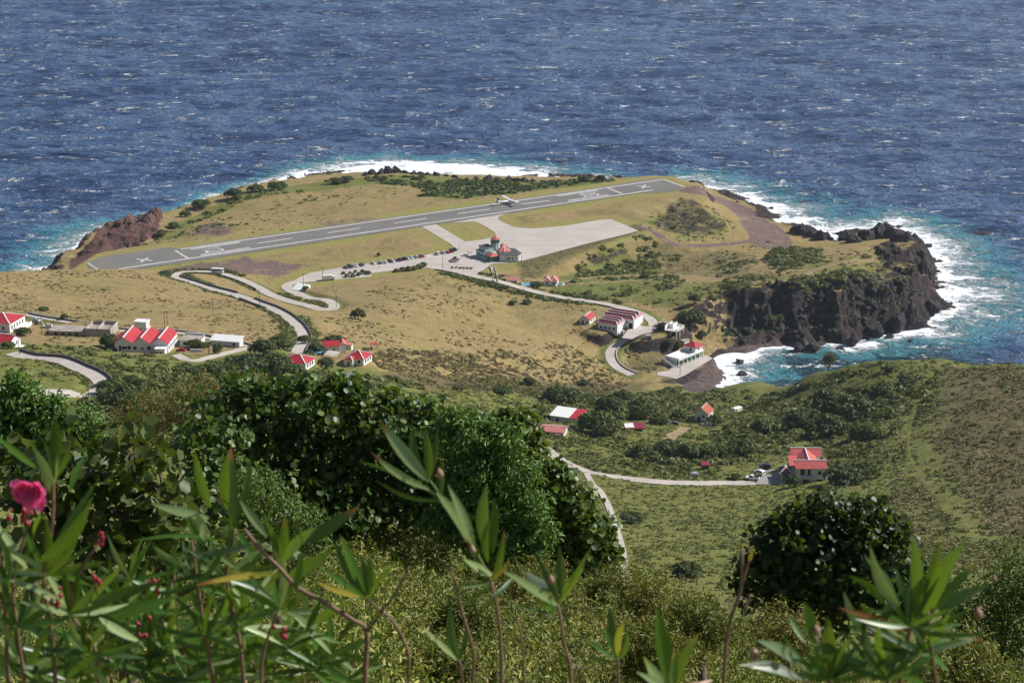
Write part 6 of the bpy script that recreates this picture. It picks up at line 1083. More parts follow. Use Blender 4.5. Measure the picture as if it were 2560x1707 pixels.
# palm beside the triple-gabled house
q = on_ground(522, 884); pm_ = empty('palm', q, 0, 'ragged palm between the stained flat roof and the long white roof', 'palm'); MB().tube([(0, 0, -.5), (.2, 0, 2.2), (.3, 0, 4.2)], [.28, .2, .16], 8).build('trunk', BARK, pm_)
V = []; T = []; g = np.random.default_rng(9)
for i in range(26):
    a = g.random() * 6.28; up = g.uniform(-.2, 1.1); L = g.uniform(2.2, 3.2)
    for s in range(5):
        def fr(t): return np.array([.3 + math.cos(a) * L * t, math.sin(a) * L * t, 4.2 + up * L * t - 1.3 * t * t * L * .6])
        p0, p1 = fr(s / 5), fr((s + 1) / 5); wv = np.array([-math.sin(a), math.cos(a), 0]) * .28 * (1 - s / 6); V += [p0 - wv, p1 - wv * .7, p1 + wv * .7, p0 + wv]; T += [g.random() * .8] * 4
bigmesh('crown', np.array(V), np.arange(len(V)).reshape(-1, 4), TREEL, {'tone': ('FLOAT', np.array(T))}, parent=pm_)
# ------------------------------------------------------------------ foreground vegetation
def leafset(P, d, nrm, L, W, fold=.25, droop=.15, shape=(.30, .72, 1.0, .9)):
    """folded leaves, two quads each, at positions P pointing along d"""
    d = d / (np.linalg.norm(d, axis=1)[:, None] + 1e-9); s = np.cross(d, nrm); s /= np.linalg.norm(s, axis=1)[:, None] + 1e-9; n_ = np.cross(s, d); L = L[:, None]; W = W[:, None]; t0, t1, w0, w1 = shape
    tip = P + d * L - n_ * L * droop
    def side(t, w_, sg): return P + d * L * t - n_ * L * droop * t * t + s * W * w_ * .5 * sg + n_ * W * fold
    V = np.stack([P, side(t0, w0, 1), side(t1, w1, 1), tip, side(t1, w1, -1), side(t0, w0, -1)], 1)
    k = np.arange(len(P))[:, None] * 6; Q = np.concatenate([k + np.array([0, 1, 2, 3]), k + np.array([0, 3, 4, 5])]); return V.reshape(-1, 3), Q
def col_mat(name, rough, trans, spec=.5, thru=.55):
    m, nt, bs = newmat(name); a = nt.nodes.new('ShaderNodeAttribute'); a.attribute_name = 'pigment'; c = a.outputs['Color']
    nt.links.new(c, bs.inputs['Base Color']); bs.inputs['Roughness'].default_value = rough; bs.inputs['Specular IOR Level'].default_value = spec
    tr = nt.nodes.new('ShaderNodeBsdfTranslucent'); nt.links.new(mix(nt, thru, c, (.36, .52, .03), 'MIX'), tr.inputs[0]); ms = nt.nodes.new('ShaderNodeMixShader'); ms.inputs[0].default_value = trans
    nt.links.new(bs.outputs[0], ms.inputs[1]); nt.links.new(tr.outputs[0], ms.inputs[2]); nt.links.new(ms.outputs[0], nt.nodes['Material Output'].inputs[0]); return m
GLOSSY = col_mat('glossy_leaves', .46, .20, .40); SOFT = col_mat('soft_leaves', .5, .22, .35, .35)
def crown(name, blobs, D, n, L, W, cols, mat, seed, parent=None, fold=.2, droop=.15, shape=(.30, .72, 1.0, .9), up=.35, tw=.25, off=np.zeros(3)):
    g = np.random.default_rng(seed); C_ = np.array([atd(b[0], b[1], D + (b[3] if len(b) > 3 else 0)) for b in blobs]); Rr = np.array([b[2] for b in blobs])
    k = g.choice(len(blobs), n, p=Rr ** 2 / (Rr ** 2).sum()); dv_ = g.normal(size=(n, 3)); dv_ /= np.linalg.norm(dv_, axis=1)[:, None]; rr = Rr[k] * (.55 + .5 * g.random(n) + .35 * (g.random(n) > .9) * g.random(n))
    rr *= .62 + .85 * vnoise(dv_[:, 0] * 3 + k * 1.7, dv_[:, 1] * 3 + dv_[:, 2] * 2, .62, seed)
    ns = 22; sp = g.normal(size=(len(blobs), ns, 3)); sp[..., 2] = np.abs(sp[..., 2]) * .8 + .1; sp /= np.linalg.norm(sp, axis=-1)[..., None]; m_ = g.random(n) < .32
    dv_[m_] = sp[k[m_], g.integers(0, ns, m_.sum())] + g.normal(size=(m_.sum(), 3)) * .09; rr[m_] = Rr[k[m_]] * (.75 + .62 * g.random(m_.sum()))
    P = C_[k] + dv_ * rr[:, None] * np.array([1.05, 1, .95]); d = dv_ * .6 + g.normal(size=(n, 3)) * .7; d[:, 2] -= tw; nrm = dv_ + g.normal(size=(n, 3)) * .55 + np.array([0, 0, up])
    s = .65 + .6 * g.random(n); V, Q = leafset(P - off, d, nrm, L * s, W * s, fold, droop, shape); c = np.array(cols, float); w_ = g.random((n, 1)); i = g.integers(0, len(c), n); j = g.integers(0, len(c), n); cc = c[i] * w_ + c[j] * (1 - w_)
    return bigmesh(name, V, Q, mat, {'pigment': ('FLOAT_COLOR', np.repeat(np.c_[cc, np.ones(n)], 6, 0))}, parent=parent), C_, Rr
def near_tree(label, blobs, D, n, L, W, cols, mat, seed, base=None, name='tree', cat='tree', **kw):
    C_ = np.array([atd(b[0], b[1], D) for b in blobs]); bx = C_[:, 0].mean() if base is None else atd(base, 1200, D)[0]; gz = float(tz(bx, D)); root = empty(name, (bx, D, gz), 0, label, cat); off = np.array([bx, D, gz])
    o, C_, Rr = crown('crown', blobs, D, n, L, W, cols, mat, seed, root, off=off, **kw)
    rd = random.Random(seed); top = Vector((0, .1, max(.6, (C_[:, 2].min() - gz) * .8))); m = MB(); m.tube([(0, 0, -.5), (.05, .02, top.z * .5), top], [.14, .11, .08], 9); m.build('trunk', BARK, root, smooth=True); m = MB()
    for c, r in zip(C_, Rr):
        e = Vector(c - off); mid = top.lerp(e, .5) + Vector((rd.uniform(-.1, .1), rd.uniform(-.1, .1), -.12)); m.tube([top, mid, e], [.05, .032, .014], 6)
        for q in range(4): v = Vector([rd.uniform(-1, 1) for _ in range(3)]).normalized() * r * .85; m.tube([e, e + v * .5 + Vector((0, 0, -.03)), e + v], [.013, .009, .004], 4)
    m.build('limbs', BARK, root); return root
SG = [(.025,.060,.010),(.040,.085,.014),(.055,.110,.020),(.075,.125,.026),(.14,.20,.06)]; NL = [(.08,.17,.03),(.12,.24,.05),(.17,.30,.08),(.07,.14,.025)]; ROUND = (.22, .74, 1.0, 1.05)
near_tree('huge dark sea grape tree filling the middle left of the foreground', [(530,965,.95),(640,950,.95),(700,925,.75),(760,960,.95),(870,975,.9),(960,990,.85),(1050,1010,.7),(480,1040,.9,-2),(600,1060,1.1),(720,1080,1.1),(840,1090,1.0),(940,1100,1.0),(500,1140,.9,-3),(600,1170,1.0,-2),(700,1180,1.0,-1),(800,1180,.9,-1),(920,1190,.9),(1000,1150,.8),(1090,985,.4),(1130,1000,.3),(560,900,.5),(800,905,.4),(910,920,.35)], 51, 15000, .165, .165, SG, GLOSSY, 1, 700, name='sea_grape_tree', fold=.12, droop=.12, shape=ROUND, up=.5)
near_tree('bright green narrow-leaved tree in front of the huge dark tree', [(1080,1005,.55),(1150,1015,.5),(1100,1080,.65),(1180,1090,.55),(1060,1130,.55),(1130,1170,.65),(1210,1170,.5),(1090,1230,.6),(1170,1245,.6),(1235,1225,.45),(1020,1205,.45),(1215,1262,.4),(1010,1000,.3),(1040,960,.25)], 47, 15000, .15, .052, NL, GLOSSY, 2, 1130, name='narrow_leaved_tree', fold=.3, droop=.35, up=.2, tw=.5)
near_tree('dark sea grape tree right of the narrow-leaved tree, beside the steep road', [(1180,990,.5),(1215,1045,.38),(1266,1110,.5),(1320,1165,.52),(1350,1220,.56),(1270,1205,.6),(1352,1270,.48),(1235,1120,.5),(1395,1264,.28),(1265,1262,.5),(1210,1005,.3),(1290,1130,.35)], 49, 6500, .165, .165, SG + [(.12,.16,.03),(.17,.20,.05)], GLOSSY, 3, 1300, name='sea_grape_tree', fold=.12, droop=.12, shape=ROUND, up=.5)
near_tree('round dark sea grape tree below the villa at the right', [(1880,1240,1.0),(1790,1265,.75),(1980,1245,.95),(1850,1320,1.0),(1950,1330,1.0),(1740,1330,.5),(1800,1360,.6),(2040,1300,.75),(1990,1185,.5),(1900,1175,.45),(1812,1205,.45),(2060,1370,.75),(1900,1390,.9),(2120,1350,.65),(1700,1345,.22),(1718,1290,.2),(1720,1390,.2),(2040,1210,.35)], 50, 9000, .17, .17, [(.012,.030,.008),(.02,.045,.01),(.03,.06,.012),(.05,.08,.02)], GLOSSY, 4, 1900, name='sea_grape_tree', fold=.12, droop=.12, shape=ROUND, up=.5)
near_tree('dark small-leaved tree cut by the right picture edge', [(2330,1325,.7),(2300,1390,.7),(2350,1430,.9),(2240,1450,.6),(2400,1380,.9),(2300,1500,.8),(2210,1400,.4),(2180,1340,.4)], 45, 11000, .08, .045, SG, SOFT, 5, 2330, name='small_leaved_tree')
near_tree('narrow-leaved tree with shiny leaves at the left picture edge', [(40,930,.55),(100,965,.55),(20,1000,.65),(130,1025,.65),(185,975,.42),(60,1060,.7),(180,1045,.5),(215,1020,.3),(-40,950,.6),(35,880,.25),(60,900,.2),(-60,1050,.8),(120,930,.25)], 45, 12000, .15, .052, NL, GLOSSY, 6, 60, name='narrow_leaved_tree', fold=.3, droop=.35, up=.2, tw=.5)
near_tree('nearer sea grape with large olive leaves at the left', [(300,1040,.36),(230,1085,.38),(350,1110,.38),(260,1170,.48),(180,1130,.4),(345,1200,.4),(150,1010,.22),(400,1190,.3),(300,1290,.5),(180,1260,.5),(430,1290,.42),(60,1100,.4),(60,1220,.5),(540,1300,.4),(640,1330,.3)], 22, 1300, .15, .14, [(.030,.055,.010),(.05,.085,.018),(.08,.11,.025),(.12,.15,.04)], SOFT, 7, 260, name='sea_grape_tree', fold=.12, droop=.12, shape=ROUND, up=.3)
near_tree('yellowish flowering shrub between the lower road bend and the dark tree', [(350,950,.85),(430,935,.75),(300,990,.8),(480,905,.65),(545,885,.45),(400,1000,.9),(250,1030,.6),(600,870,.3),(330,1040,.9),(450,980,.8)], 64, 13000, .075, .04, [(.10,.12,.03),(.15,.15,.04),(.08,.10,.025),(.22,.17,.05),(.30,.12,.03)], SOFT, 8, 380, name='flowering_shrub', cat='shrub')
near_tree('small bright green shrub in the gap below the dark tree', [(600,1130,.34),(650,1185,.36),(560,1170,.3),(705,1205,.3),(640,1240,.35),(545,1100,.16),(720,1250,.3)], 31, 5000, .06, .026, [(.10,.17,.03),(.14,.21,.045),(.07,.12,.02)], SOFT, 9, 630, name='shrub', cat='shrub')
# the thicket that covers the near slope
SIL = [(-200,1330),(300,1330),(600,1290),(700,1238),(760,1214),(830,1212),(900,1226),(960,1250),(1020,1272),(1100,1285),(1200,1292),(1400,1302),(1480,1312),(1540,1345),(1600,1365),(1680,1400),(1750,1412),(1850,1440),(1950,1480),(2100,1520),(2250,1530),(2352,1528),(2600,1540)]
def tanrow(py): return math.tan(TH + math.atan((py * K - 853.5) / F))
SX_ = np.array([((a * K - 1280) / (F * .93)) * 55 for a, b in SIL]); SZ_ = np.array([343 - tanrow(b) * 55 for a, b in SIL])
def thick_top(x, y): xs = x * 55 / np.maximum(y, 8); return np.interp(xs, SX_, SZ_) + (55 - y) * .375 + (fbm(x, y, 3.4, 2, 51) - .5) * 1.7 + (fbm(x, y, .9, 2, 53) - .5) * .5 - np.where(y > 52, (y - 52) ** 2 * .05, 0)
g = np.random.default_rng(77); nT = 34000; yy = 12 + 50 * g.random(nT) ** .75; xx = (g.random(nT) * 2 - 1) * .33 * yy; cl_ = fbm(xx, yy, .55, 2, 57); zz = thick_top(xx, yy) - .02 + (cl_ - .5) * .7 - .9 * g.random(nT) ** 2.2
keep = zz > tz(xx, yy) + .05; xx, yy, zz = xx[keep], yy[keep], zz[keep]; per = 8
P = np.repeat(np.c_[xx, yy, zz], per, 0); nn = len(P); ax = np.repeat(g.normal(size=(len(xx), 3)) * .4 + np.array([0, 0, 1]), per, 0); tw_ = g.random(nn); P = P + ax * (tw_ * .22)[:, None]; d = g.normal(size=(nn, 3)) * .7 + ax * .4; nrm = g.normal(size=(nn, 3)) * .5 + np.array([.2, -.1, .9]); L = .08 + .06 * g.random(nn)
V, Q = leafset(P, d, nrm, L, L * .30, .25, .2); c = np.array([(.15,.175,.028),(.24,.26,.046),(.34,.34,.075),(.08,.115,.018),(.30,.21,.06),(.04,.065,.010)]); w_ = g.random((nn, 1)); big_ = np.repeat(fbm(xx, yy, 2.5, 2, 61), per)[:, None]; cc = (c[g.integers(0, 6, nn)] * w_ + c[g.integers(0, 4, nn)] * (1 - w_)) * (.7 + .6 * big_)
tag(bigmesh('thicket', V, Q, SOFT, {'pigment': ('FLOAT_COLOR', np.repeat(np.c_[cc, np.ones(nn)], 6, 0))}), kind='stuff')
# taller shrubs that stand up out of the thicket
for i, (px, py, D, r, n, cols, lb) in enumerate([(815,1262,50,.85,5200,[(.16,.18,.03),(.26,.26,.05),(.10,.13,.02)],'golden green mounded shrub at the top of the thicket, behind the forked oleander'),(960,1290,48,.7,4200,[(.11,.16,.025),(.20,.23,.04),(.07,.11,.016)],'green mounded shrub of the thicket under the dark sea grape'),(1230,1345,45,.7,4200,[(.18,.19,.035),(.30,.28,.06),(.10,.13,.02)],'yellowish shrub of the thicket below the narrow-leaved tree'),
   (1420,1350,46,.6,3600,[(.10,.15,.022),(.19,.22,.04),(.06,.10,.015)],'green shrub of the thicket at the foot of the descending road'),(1520,1392,43,.7,4200,[(.20,.20,.04),(.32,.29,.07),(.11,.14,.02)],'pale yellow shrub on the thicket edge left of the bare stem'),(1610,1430,38,.55,3400,[(.09,.14,.02),(.17,.20,.035),(.05,.09,.013)],'darker green shrub low in the thicket near the bare stem'),
   (1800,1455,45,.7,4200,[(.20,.20,.04),(.33,.30,.08),(.12,.14,.025)],'pale shrub of the thicket beneath the round sea grape'),(1080,1420,33,.5,3600,[(.09,.15,.02),(.18,.23,.04),(.05,.09,.013)],'leafy green shrub between the two middle oleanders'),(1500,1500,30,.5,3600,[(.13,.17,.025),(.24,.25,.045),(.07,.10,.015)],'low shrub at the bottom edge beside the small yellow-leaved oleander'),(2200,1545,34,.7,4200,[(.17,.20,.03),(.28,.29,.06),(.10,.13,.02)],'bright shrub in the lower right corner of the slope'),(1000,1540,27,.4,3000,[(.10,.15,.022),(.20,.23,.04),(.06,.09,.014)],'low green shrub at the bottom edge under the forked oleander')]):
    rdm = random.Random(i); near_tree(lb, [(px, py, r)] + [(px + rdm.uniform(-1, 1) * r * 4600 / D * .9, py + rdm.uniform(-.1, .7) * r * 4600 / D * .6, r * rdm.uniform(.4, .7)) for _ in range(6)], D, n, .10, .030, cols + [(.24,.16,.05)], SOFT, 40 + i, name='shrub', cat='shrub', fold=.25, droop=.25, up=.3, tw=.15)
# twigs under the leaves of the thicket
m = MB(); rd = random.Random(4)
for i in range(500):
    y = rd.uniform(14, 56); x = rd.uniform(-.3, .3) * y; zt = float(thick_top(np.array([x]), np.array([y]))[0]); z0 = float(tz(x, y))
    if zt - z0 < .3: continue
    m.tube([(x, y, z0 - .1), (x + rd.uniform(-.2, .2), y + rd.uniform(-.2, .2), (z0 + zt) / 2), (x + rd.uniform(-.4, .4), y + rd.uniform(-.4, .4), zt - .05)], [.02, .013, .005], 3, False)
tag(m.build('thicket_stems', BARK), kind='stuff')
DEAD = pmat('bleached_dead_wood', (.42, .37, .30), .8, .2, 6)
for px, py, D, s, lb in ((1690,1400,42,1.0,'bleached dead branch sticking out of the thicket, upper one'),(1620,1440,38,.7,'bleached dead branch low in the thicket left of the bare stem'),(1330,1520,32,.8,'bleached dead branch at the bottom of the thicket'),(1880,1470,36,.8,'bleached dead branch below the round sea grape tree')):
    p = atd(px, py, D); r_ = empty('dead_branch', p, 0, lb, 'branch'); m = MB(); rd = random.Random(px)
    def grow(a, d, L, r, dep):
        b = a + d * L; m.tube([a, a.lerp(b, .5) + Vector((rd.uniform(-1, 1), rd.uniform(-1, 1), rd.uniform(-1, 1))) * L * .08, b], [r, r * .8, r * .6], 5)
        if dep: 
            for q in range(3): grow(b, (d + Vector((rd.uniform(-.8, .8), rd.uniform(-.5, .5), rd.uniform(-.4, .7)))).normalized(), L * .7, r * .6, dep - 1)
    for q in range(3): grow(Vector((0, 0, -.5 * s)), Vector((rd.uniform(-.7, .7), 0, 1)).normalized(), .35 * s, .018, 3)
    m.build('branch', DEAD, r_)
# ------------------------------------------------------------------ oleanders close to the camera
OLL = col_mat('oleander_leaves', .36, .30, .55); OST = pmat('oleander_stem', (.20, .115, .075), .7, .25, 14); OSG = pmat('young_green_stem', (.13, .16, .04), .6, .2, 14); PETAL = col_mat('oleander_petals', .7, .6, .1, 0.0); BUD = pmat('dark_red_bud', (.30, .012, .035), .5, .25, 20); POD = pmat('dry_seed_pod', (.38, .22, .14), .8, .3, 25)
DG, MG, PG, YG, BR_ = (.020,.062,.008), (.060,.145,.018), (.28,.37,.15), (.42,.33,.05), (.28,.09,.035)
class Oleander:
    def __init__(s, label, px, D):
        p = atd(px, 1568, D); s.o = np.array([p[0], p[1], float(tz(p[0], p[1]))]); s.root = empty('oleander', s.o, 0, label, 'oleander shrub', 'oleander shrubs close to the camera'); s.V = []; s.Q = []; s.C = []; s.D = D; s.rd = random.Random(int(px * 7))
    def w(s, px, py, D=None): return atd(px, py, D or s.D) - s.o
    def leaf(s, b, t, col, wd=.17, tip=None, Db=None, Dt=None, bend=.08):
        rd = s.rd; Db = Db or s.D + rd.uniform(-.06, .06); Dt = Dt or Db + rd.uniform(-.07, .07); B = s.w(*b, Db); T = s.w(*t, Dt); L = np.linalg.norm(T - B); d = (T - B) / L
        view = -(B + s.o - np.array([0, 0, CAMZ])); view /= np.linalg.norm(view); nz = view + np.array([rd.uniform(-.5, .5), rd.uniform(-.2, .2), rd.uniform(-.2, .7)]); sd_ = np.cross(d, nz); sd_ /= np.linalg.norm(sd_); nr_ = np.cross(sd_, d); k0 = len(s.V); W_ = L * wd * .88; bs_ = rd.uniform(-bend, bend)
        for i in range(9):
            t_ = i / 8; wv = W_ * (math.sin(math.pi * min(1, t_ * 1.02 + .02)) ** .75) * .5 * (1 - .25 * t_) + .0006; c = B + d * L * t_ + nr_ * L * (-.10 * t_ * t_) + sd_ * L * bs_ * math.sin(math.pi * t_)
            for q in (-1, 0, 1):
                s.V.append(c + sd_ * wv * q + nr_ * (abs(q) * wv * .22)); cl = np.array(col) * (1.0 if q else 1.25)
                if tip is not None and t_ > .84: cl = np.array(tip)
                s.C.append([*cl, 1])
        for i in range(8):
            for q in range(2): a = k0 + 3 * i + q; s.Q.append([a, a + 1, a + 4, a + 3])
    def whorl(s, node, n, L, a0, a1, cols=(DG, MG), tips=None):
        for i in range(n):
            a = R(a0 + (a1 - a0) * (i + s.rd.random() * .8) / n); l = L * s.rd.uniform(.75, 1.1); c = s.rd.choice(cols); s.leaf(node, (node[0] + math.cos(a) * l, node[1] - math.sin(a) * l), c, s.rd.uniform(.11, .155), tips if s.rd.random() < .2 else None)
    def stem(s, pts, r, D=None, green=False, ground=True):
        P = [Vector(s.w(a, b, (D or s.D))) for a, b in pts]
        if ground: g0 = P[0].copy(); g0.z = -.05; P = [g0] + P
        S = smooth(np.array([p[:] for p in P]), .03); rr = [r * (1.15 - .5 * i / len(S)) for i in range(len(S))]; MB().tube(S, rr, 7).build('stem', OSG if green else OST, s.root, smooth=True)
    def done(s): bigmesh('foliage', np.array(s.V), np.array(s.Q), OLL, {'pigment': ('FLOAT_COLOR', np.array(s.C))}, smooth=True, parent=s.root)
    def pod(s, a, b, r, mat=None, nm='seed_pod'):
        p = s.w(a, b, s.D - .05); m = MB(); rr = r * (.72 if r > 8 else 1) / 1020 * s.D / 4.5; m.tube([p + np.array([0, 0, -rr * 1.6]), p + np.array([rr * .2, 0, -rr * .6]), p + np.array([0, 0, .3 * rr]), p + np.array([-rr * .2, 0, rr * 1.5])], [rr * .35, rr, rr * .9, rr * .1], 8); m.build(nm, mat or POD, s.root, smooth=True)
    def buds(s, a, b, n, sp):
        for i in range(n): s.pod(a + s.rd.uniform(-sp, sp), b + s.rd.uniform(-sp * 1.6, sp * 1.6), s.rd.uniform(4, 7), BUD, 'flower_bud')
# centre plant with the tall pale leaves
o = Oleander('oleander with tall leaning shoot and long pale leaves in the middle', 1145, 4.5)
o.stem([(1152,1568),(1150,1480),(1142,1400),(1128,1335)], .006); o.stem([(1128,1335),(1100,1280),(1050,1200),(1005,1128),(984,1100)], .0035, green=True, ground=False); o.stem([(1085,1568),(1088,1500),(1060,1400),(1040,1320),(1010,1285)], .0045)
for b, t, c, w_, tp in [((984,1105),(871,963),PG,.20,BR_),((987,1124),(858,1041),PG,.13,BR_),((975,1105),(947,977),DG,.2,None),((984,1100),(976,985),MG,.2,None),((984,1105),(1003,978),DG,.16,None),((1000,1135),(830,1062),MG,.07,None),((1003,1130),(1090,1268),PG,.17,BR_),((1010,1150),(870,1108),DG,.07,None),((1090,1260),(1036,1118),PG,.17,None),((1115,1260),(1112,1112),MG,.27,None),((1130,1270),(1144,1150),DG,.2,None),((1120,1290),(1120,1200),MG,.2,None),
  ((1130,1320),(1070,1283),PG,.25,None),((1128,1335),(1028,1338),MG,.1,None),((1130,1330),(1168,1290),BR_,.2,None),((1120,1320),(1030,1262),DG,.1,None),((1135,1340),(1160,1225),MG,.14,BR_),((1125,1345),(1050,1390),DG,.13,None),((1130,1370),(1180,1320),DG,.16,None),((1010,1150),(1012,1040),DG,.14,None),((1100,1310),(1085,1230),DG,.2,None)]: o.leaf(b, t, c, w_, tp)
o.pod(1009,1086,13); o.pod(1085,1262,8); o.done()
o = Oleander('oleander with one whitish leaf, second from the tall middle shoot', 1300, 4.3); o.stem([(1312,1568),(1296,1480),(1282,1390)], .0055)
for b, t, c, w_, tp in [((1281,1390),(1165,1312),PG,.17,None),((1275,1350),(1194,1305),(.55,.55,.45),.25,(.6,.35,.25)),((1281,1375),(1235,1278),DG,.2,None),((1288,1370),(1284,1252),DG,.2,None),((1285,1385),(1352,1258),MG,.08,None),((1290,1380),(1334,1308),MG,.17,None),((1285,1400),(1310,1450),DG,.15,None),((1280,1400),(1240,1370),MG,.2,None),((1282,1360),(1262,1310),DG,.2,None),((1280,1420),(1180,1390),DG,.08,None)]: o.leaf(b, t, c, w_, tp)
o.pod(1265,1330,12); o.done()
o = Oleander('small oleander with one yellow leaf at the bottom', 1417, 4.6); o.stem([(1420,1568),(1418,1512)], .005); o.stem([(1203,1568),(1200,1480),(1188,1420)], .004)
for b, t, c, w_, tp in [((1417,1515),(1385,1425),MG,.2,BR_),((1415,1500),(1397,1390),DG,.22,None),((1420,1510),(1432,1424),YG,.22,BR_),((1415,1515),(1347,1468),MG,.13,None),((1422,1515),(1440,1455),MG,.2,None),((1410,1520),(1330,1500),DG,.1,None)]: o.leaf(b, t, c, w_, tp)
o.done()
o = Oleander('oleander with broad upright leaf and brown tipped leaf at the bottom edge', 1541, 3.9); o.stem([(1545,1640),(1542,1560)], .006)
for b, t, c, w_, tp in [((1540,1575),(1518,1402),MG,.24,None),((1535,1580),(1486,1510),PG,.3,(.35,.4,.1)),((1550,1580),(1600,1456),DG,.22,BR_),((1535,1590),(1465,1540),PG,.25,None),((1548,1575),(1559,1497),MG,.25,(.4,.3,.1)),((1545,1580),(1640,1555),BR_,.2,None),((1530,1590),(1480,1585),MG,.25,None)]: o.leaf(b, t, c, w_, tp)
o.done()
o = Oleander('bare leafless oleander stem standing between thicket and round tree', 1660, 4.4); o.stem([(1662,1568),(1674,1440),(1702,1350),(1704,1262)], .0055); o.stem([(1702,1350),(1716,1300),(1722,1285)], .003, ground=False); o.leaf((1704,1265),(1698,1240),BR_,.2); o.leaf((1722,1288),(1732,1262),BR_,.2); o.done()
# left of the middle
o = Oleander('oleander with thick forking brown branch and dark brown tipped leaf', 840, 4.5); o.stem([(838,1568),(842,1452),(816,1427),(737,1378),(683,1349),(642,1304),(605,1268),(560,1215)], .0075); o.stem([(938,1568),(936,1491),(905,1430),(883,1408),(842,1375)], .005); o.stem([(842,1452),(880,1400),(915,1350),(940,1300)], .0035, ground=False)
for b, t, c, w_, tp in [((692,1250),(821,1159),DG,.25,BR_),((660,1325),(757,1262),DG,.26,None),((614,1232),(548,1143),PG,.2,None),((645,1280),(600,1190),MG,.2,None),((640,1290),(650,1190),DG,.25,BR_),((650,1290),(715,1210),MG,.3,None),((642,1304),(610,1370),MG,.2,None),((638,1318),(452,1338),YG,.11,(.45,.15,.03)),((640,1320),(520,1300),(.25,.25,.03),.12,None),((841,1372),(725,1328),YG,.16,None),((838,1370),(767,1244),DG,.2,None),((841,1365),(790,1232),MG,.2,None),((845,1365),(828,1275),DG,.22,None),((848,1365),(845,1270),MG,.2,(.4,.3,.03)),((840,1375),(735,1300),MG,.12,None),((845,1375),(905,1300),DG,.12,None),((683,1349),(700,1270),MG,.22,None),((690,1360),(640,1420),MG,.2,BR_),((737,1378),(700,1460),DG,.22,None),((600,1270),(540,1320),MG,.2,None),((1053,1515),(1034,1387),MG,.2,None),((1050,1515),(978,1441),PG,.14,None),((1055,1515),(1075,1420),DG,.15,None)]: o.leaf(b, t, c, w_, tp)
o.stem([(1062,1568),(1054,1515)], .004); o.done()
o = Oleander('oleander with dark upright leaf cluster and long pale leaf pointing left', 470, 4.7); o.stem([(490,1568),(470,1450),(455,1350),(440,1240)], .006); o.stem([(560,1568),(545,1440),(520,1330),(540,1215)], .006); o.stem([(600,1568),(610,1480),(640,1400)], .005)
for b, t, c, w_, tp in [((480,1190),(344,1149),PG,.2,None),((481,1165),(443,1042),MG,.2,None),((520,1170),(519,1047),DG,.2,None),((539,1205),(536,1026),DG,.24,BR_),((545,1190),(580,1050),DG,.1,None),((500,1190),(560,1200),DG,.25,None),((470,1250),(425,1165),MG,.2,None),((480,1260),(560,1320),PG,.2,None),((497,1238),(307,1236),MG,.06,None),((580,1252),(410,1277),(.12,.16,.11),.12,None),((470,1240),(455,1180),PG,.3,None),((540,1210),(600,1300),MG,.18,None)]: o.leaf(b, t, c, w_, tp)
for nd_ in ((455,1340),(520,1330),(560,1440),(640,1400),(470,1460)): o.whorl(nd_, 9, 130, -30, 200, (DG, MG, MG, PG))
o.pod(505,1150,6); o.buds(350,1345,4,12); o.buds(640,1440,4,14); o.done()
o = Oleander('oleander with the bright pink flower at the left picture edge', 120, 4.2); o.stem([(130,1600),(118,1450),(100,1330),(120,1200),(122,1090)], .006); o.stem([(60,1600),(40,1450),(30,1330),(60,1220),(68,1160)], .005); o.stem([(20,1568),(12,1400),(2,1250)], .006); o.stem([(230,1600),(215,1480),(160,1400),(190,1300),(225,1250)], .005)
for b, t, c, w_, tp in [((121,1088),(125,958),DG,.26,None),((125,1090),(147,988),MG,.2,None),((112,1130),(78,1035),PG,.22,None),((160,1130),(191,1042),MG,.22,None),((85,1075),(-5,1000),MG,.14,None),((125,1110),(128,1040),PG,.3,None),((91,1290),(208,1162),MG,.22,None),((62,1304),(-5,1195),PG,.2,None),((95,1180),(70,1230),MG,.2,None),((207,1385),(358,1332),DG,.2,None),((207,1430),(408,1365),MG,.18,None),((228,1418),(332,1474),PG,.2,None),((205,1500),(252,1580),PG,.2,None),((75,1555),(-5,1455),PG,.22,None),((110,1320),(30,1345),DG,.2,None),((130,1240),(220,1100),DG,.12,None),((100,1340),(170,1230),DG,.2,None),((60,1250),(-10,1300),DG,.2,None),((140,1300),(185,1200),MG,.2,None)]: o.leaf(b, t, c, w_, tp)
for nd_ in ((110,1320),(40,1440),(160,1410),(200,1500),(60,1540),(20,1330),(150,1560)): o.whorl(nd_, 10, 135, -20, 200, (DG, MG, DG, PG))
o.whorl((125,1100), 6, 100, 50, 130, (DG, MG)); o.buds(60,1190,8,12); o.buds(228,1235,8,8); o.buds(222,1335,5,12); o.buds(130,1370,6,14); o.buds(25,1180,3,8)
VV = []; QQ = []; CC = []; rdf = random.Random(5)                     # double pink flower head
for k in range(46):
    u = 2 * math.pi * k * .618; rr = .006 + .034 * math.sqrt(k / 46); cx = o.w(70 + rdf.uniform(-14, 14), 1128 + rdf.uniform(-10, 10), 4.15); out = np.array([math.cos(u), -.55, math.sin(u)]); out /= np.linalg.norm(out); s_ = np.cross(out, [0, -1, .3]); s_ /= np.linalg.norm(s_); a0 = cx + out * rr * .3; L = .020 + .012 * rdf.random(); k0 = len(VV); nn_ = np.cross(s_, out)
    for i in range(4):
        t_ = i / 3; wv = .014 * math.sin(math.pi * (.18 + .74 * t_))
        for q in (-1, 0, 1): VV.append(a0 + out * L * t_ + s_ * wv * q + nn_ * (.004 * t_ * t_ + abs(q) * .0015)); CC.append([1, .10 + .22 * rdf.random() * t_, .34 + .14 * t_, 1])
    for i in range(3):
        for q in range(2): a = k0 + 3 * i + q; QQ.append([a, a + 1, a + 4, a + 3])
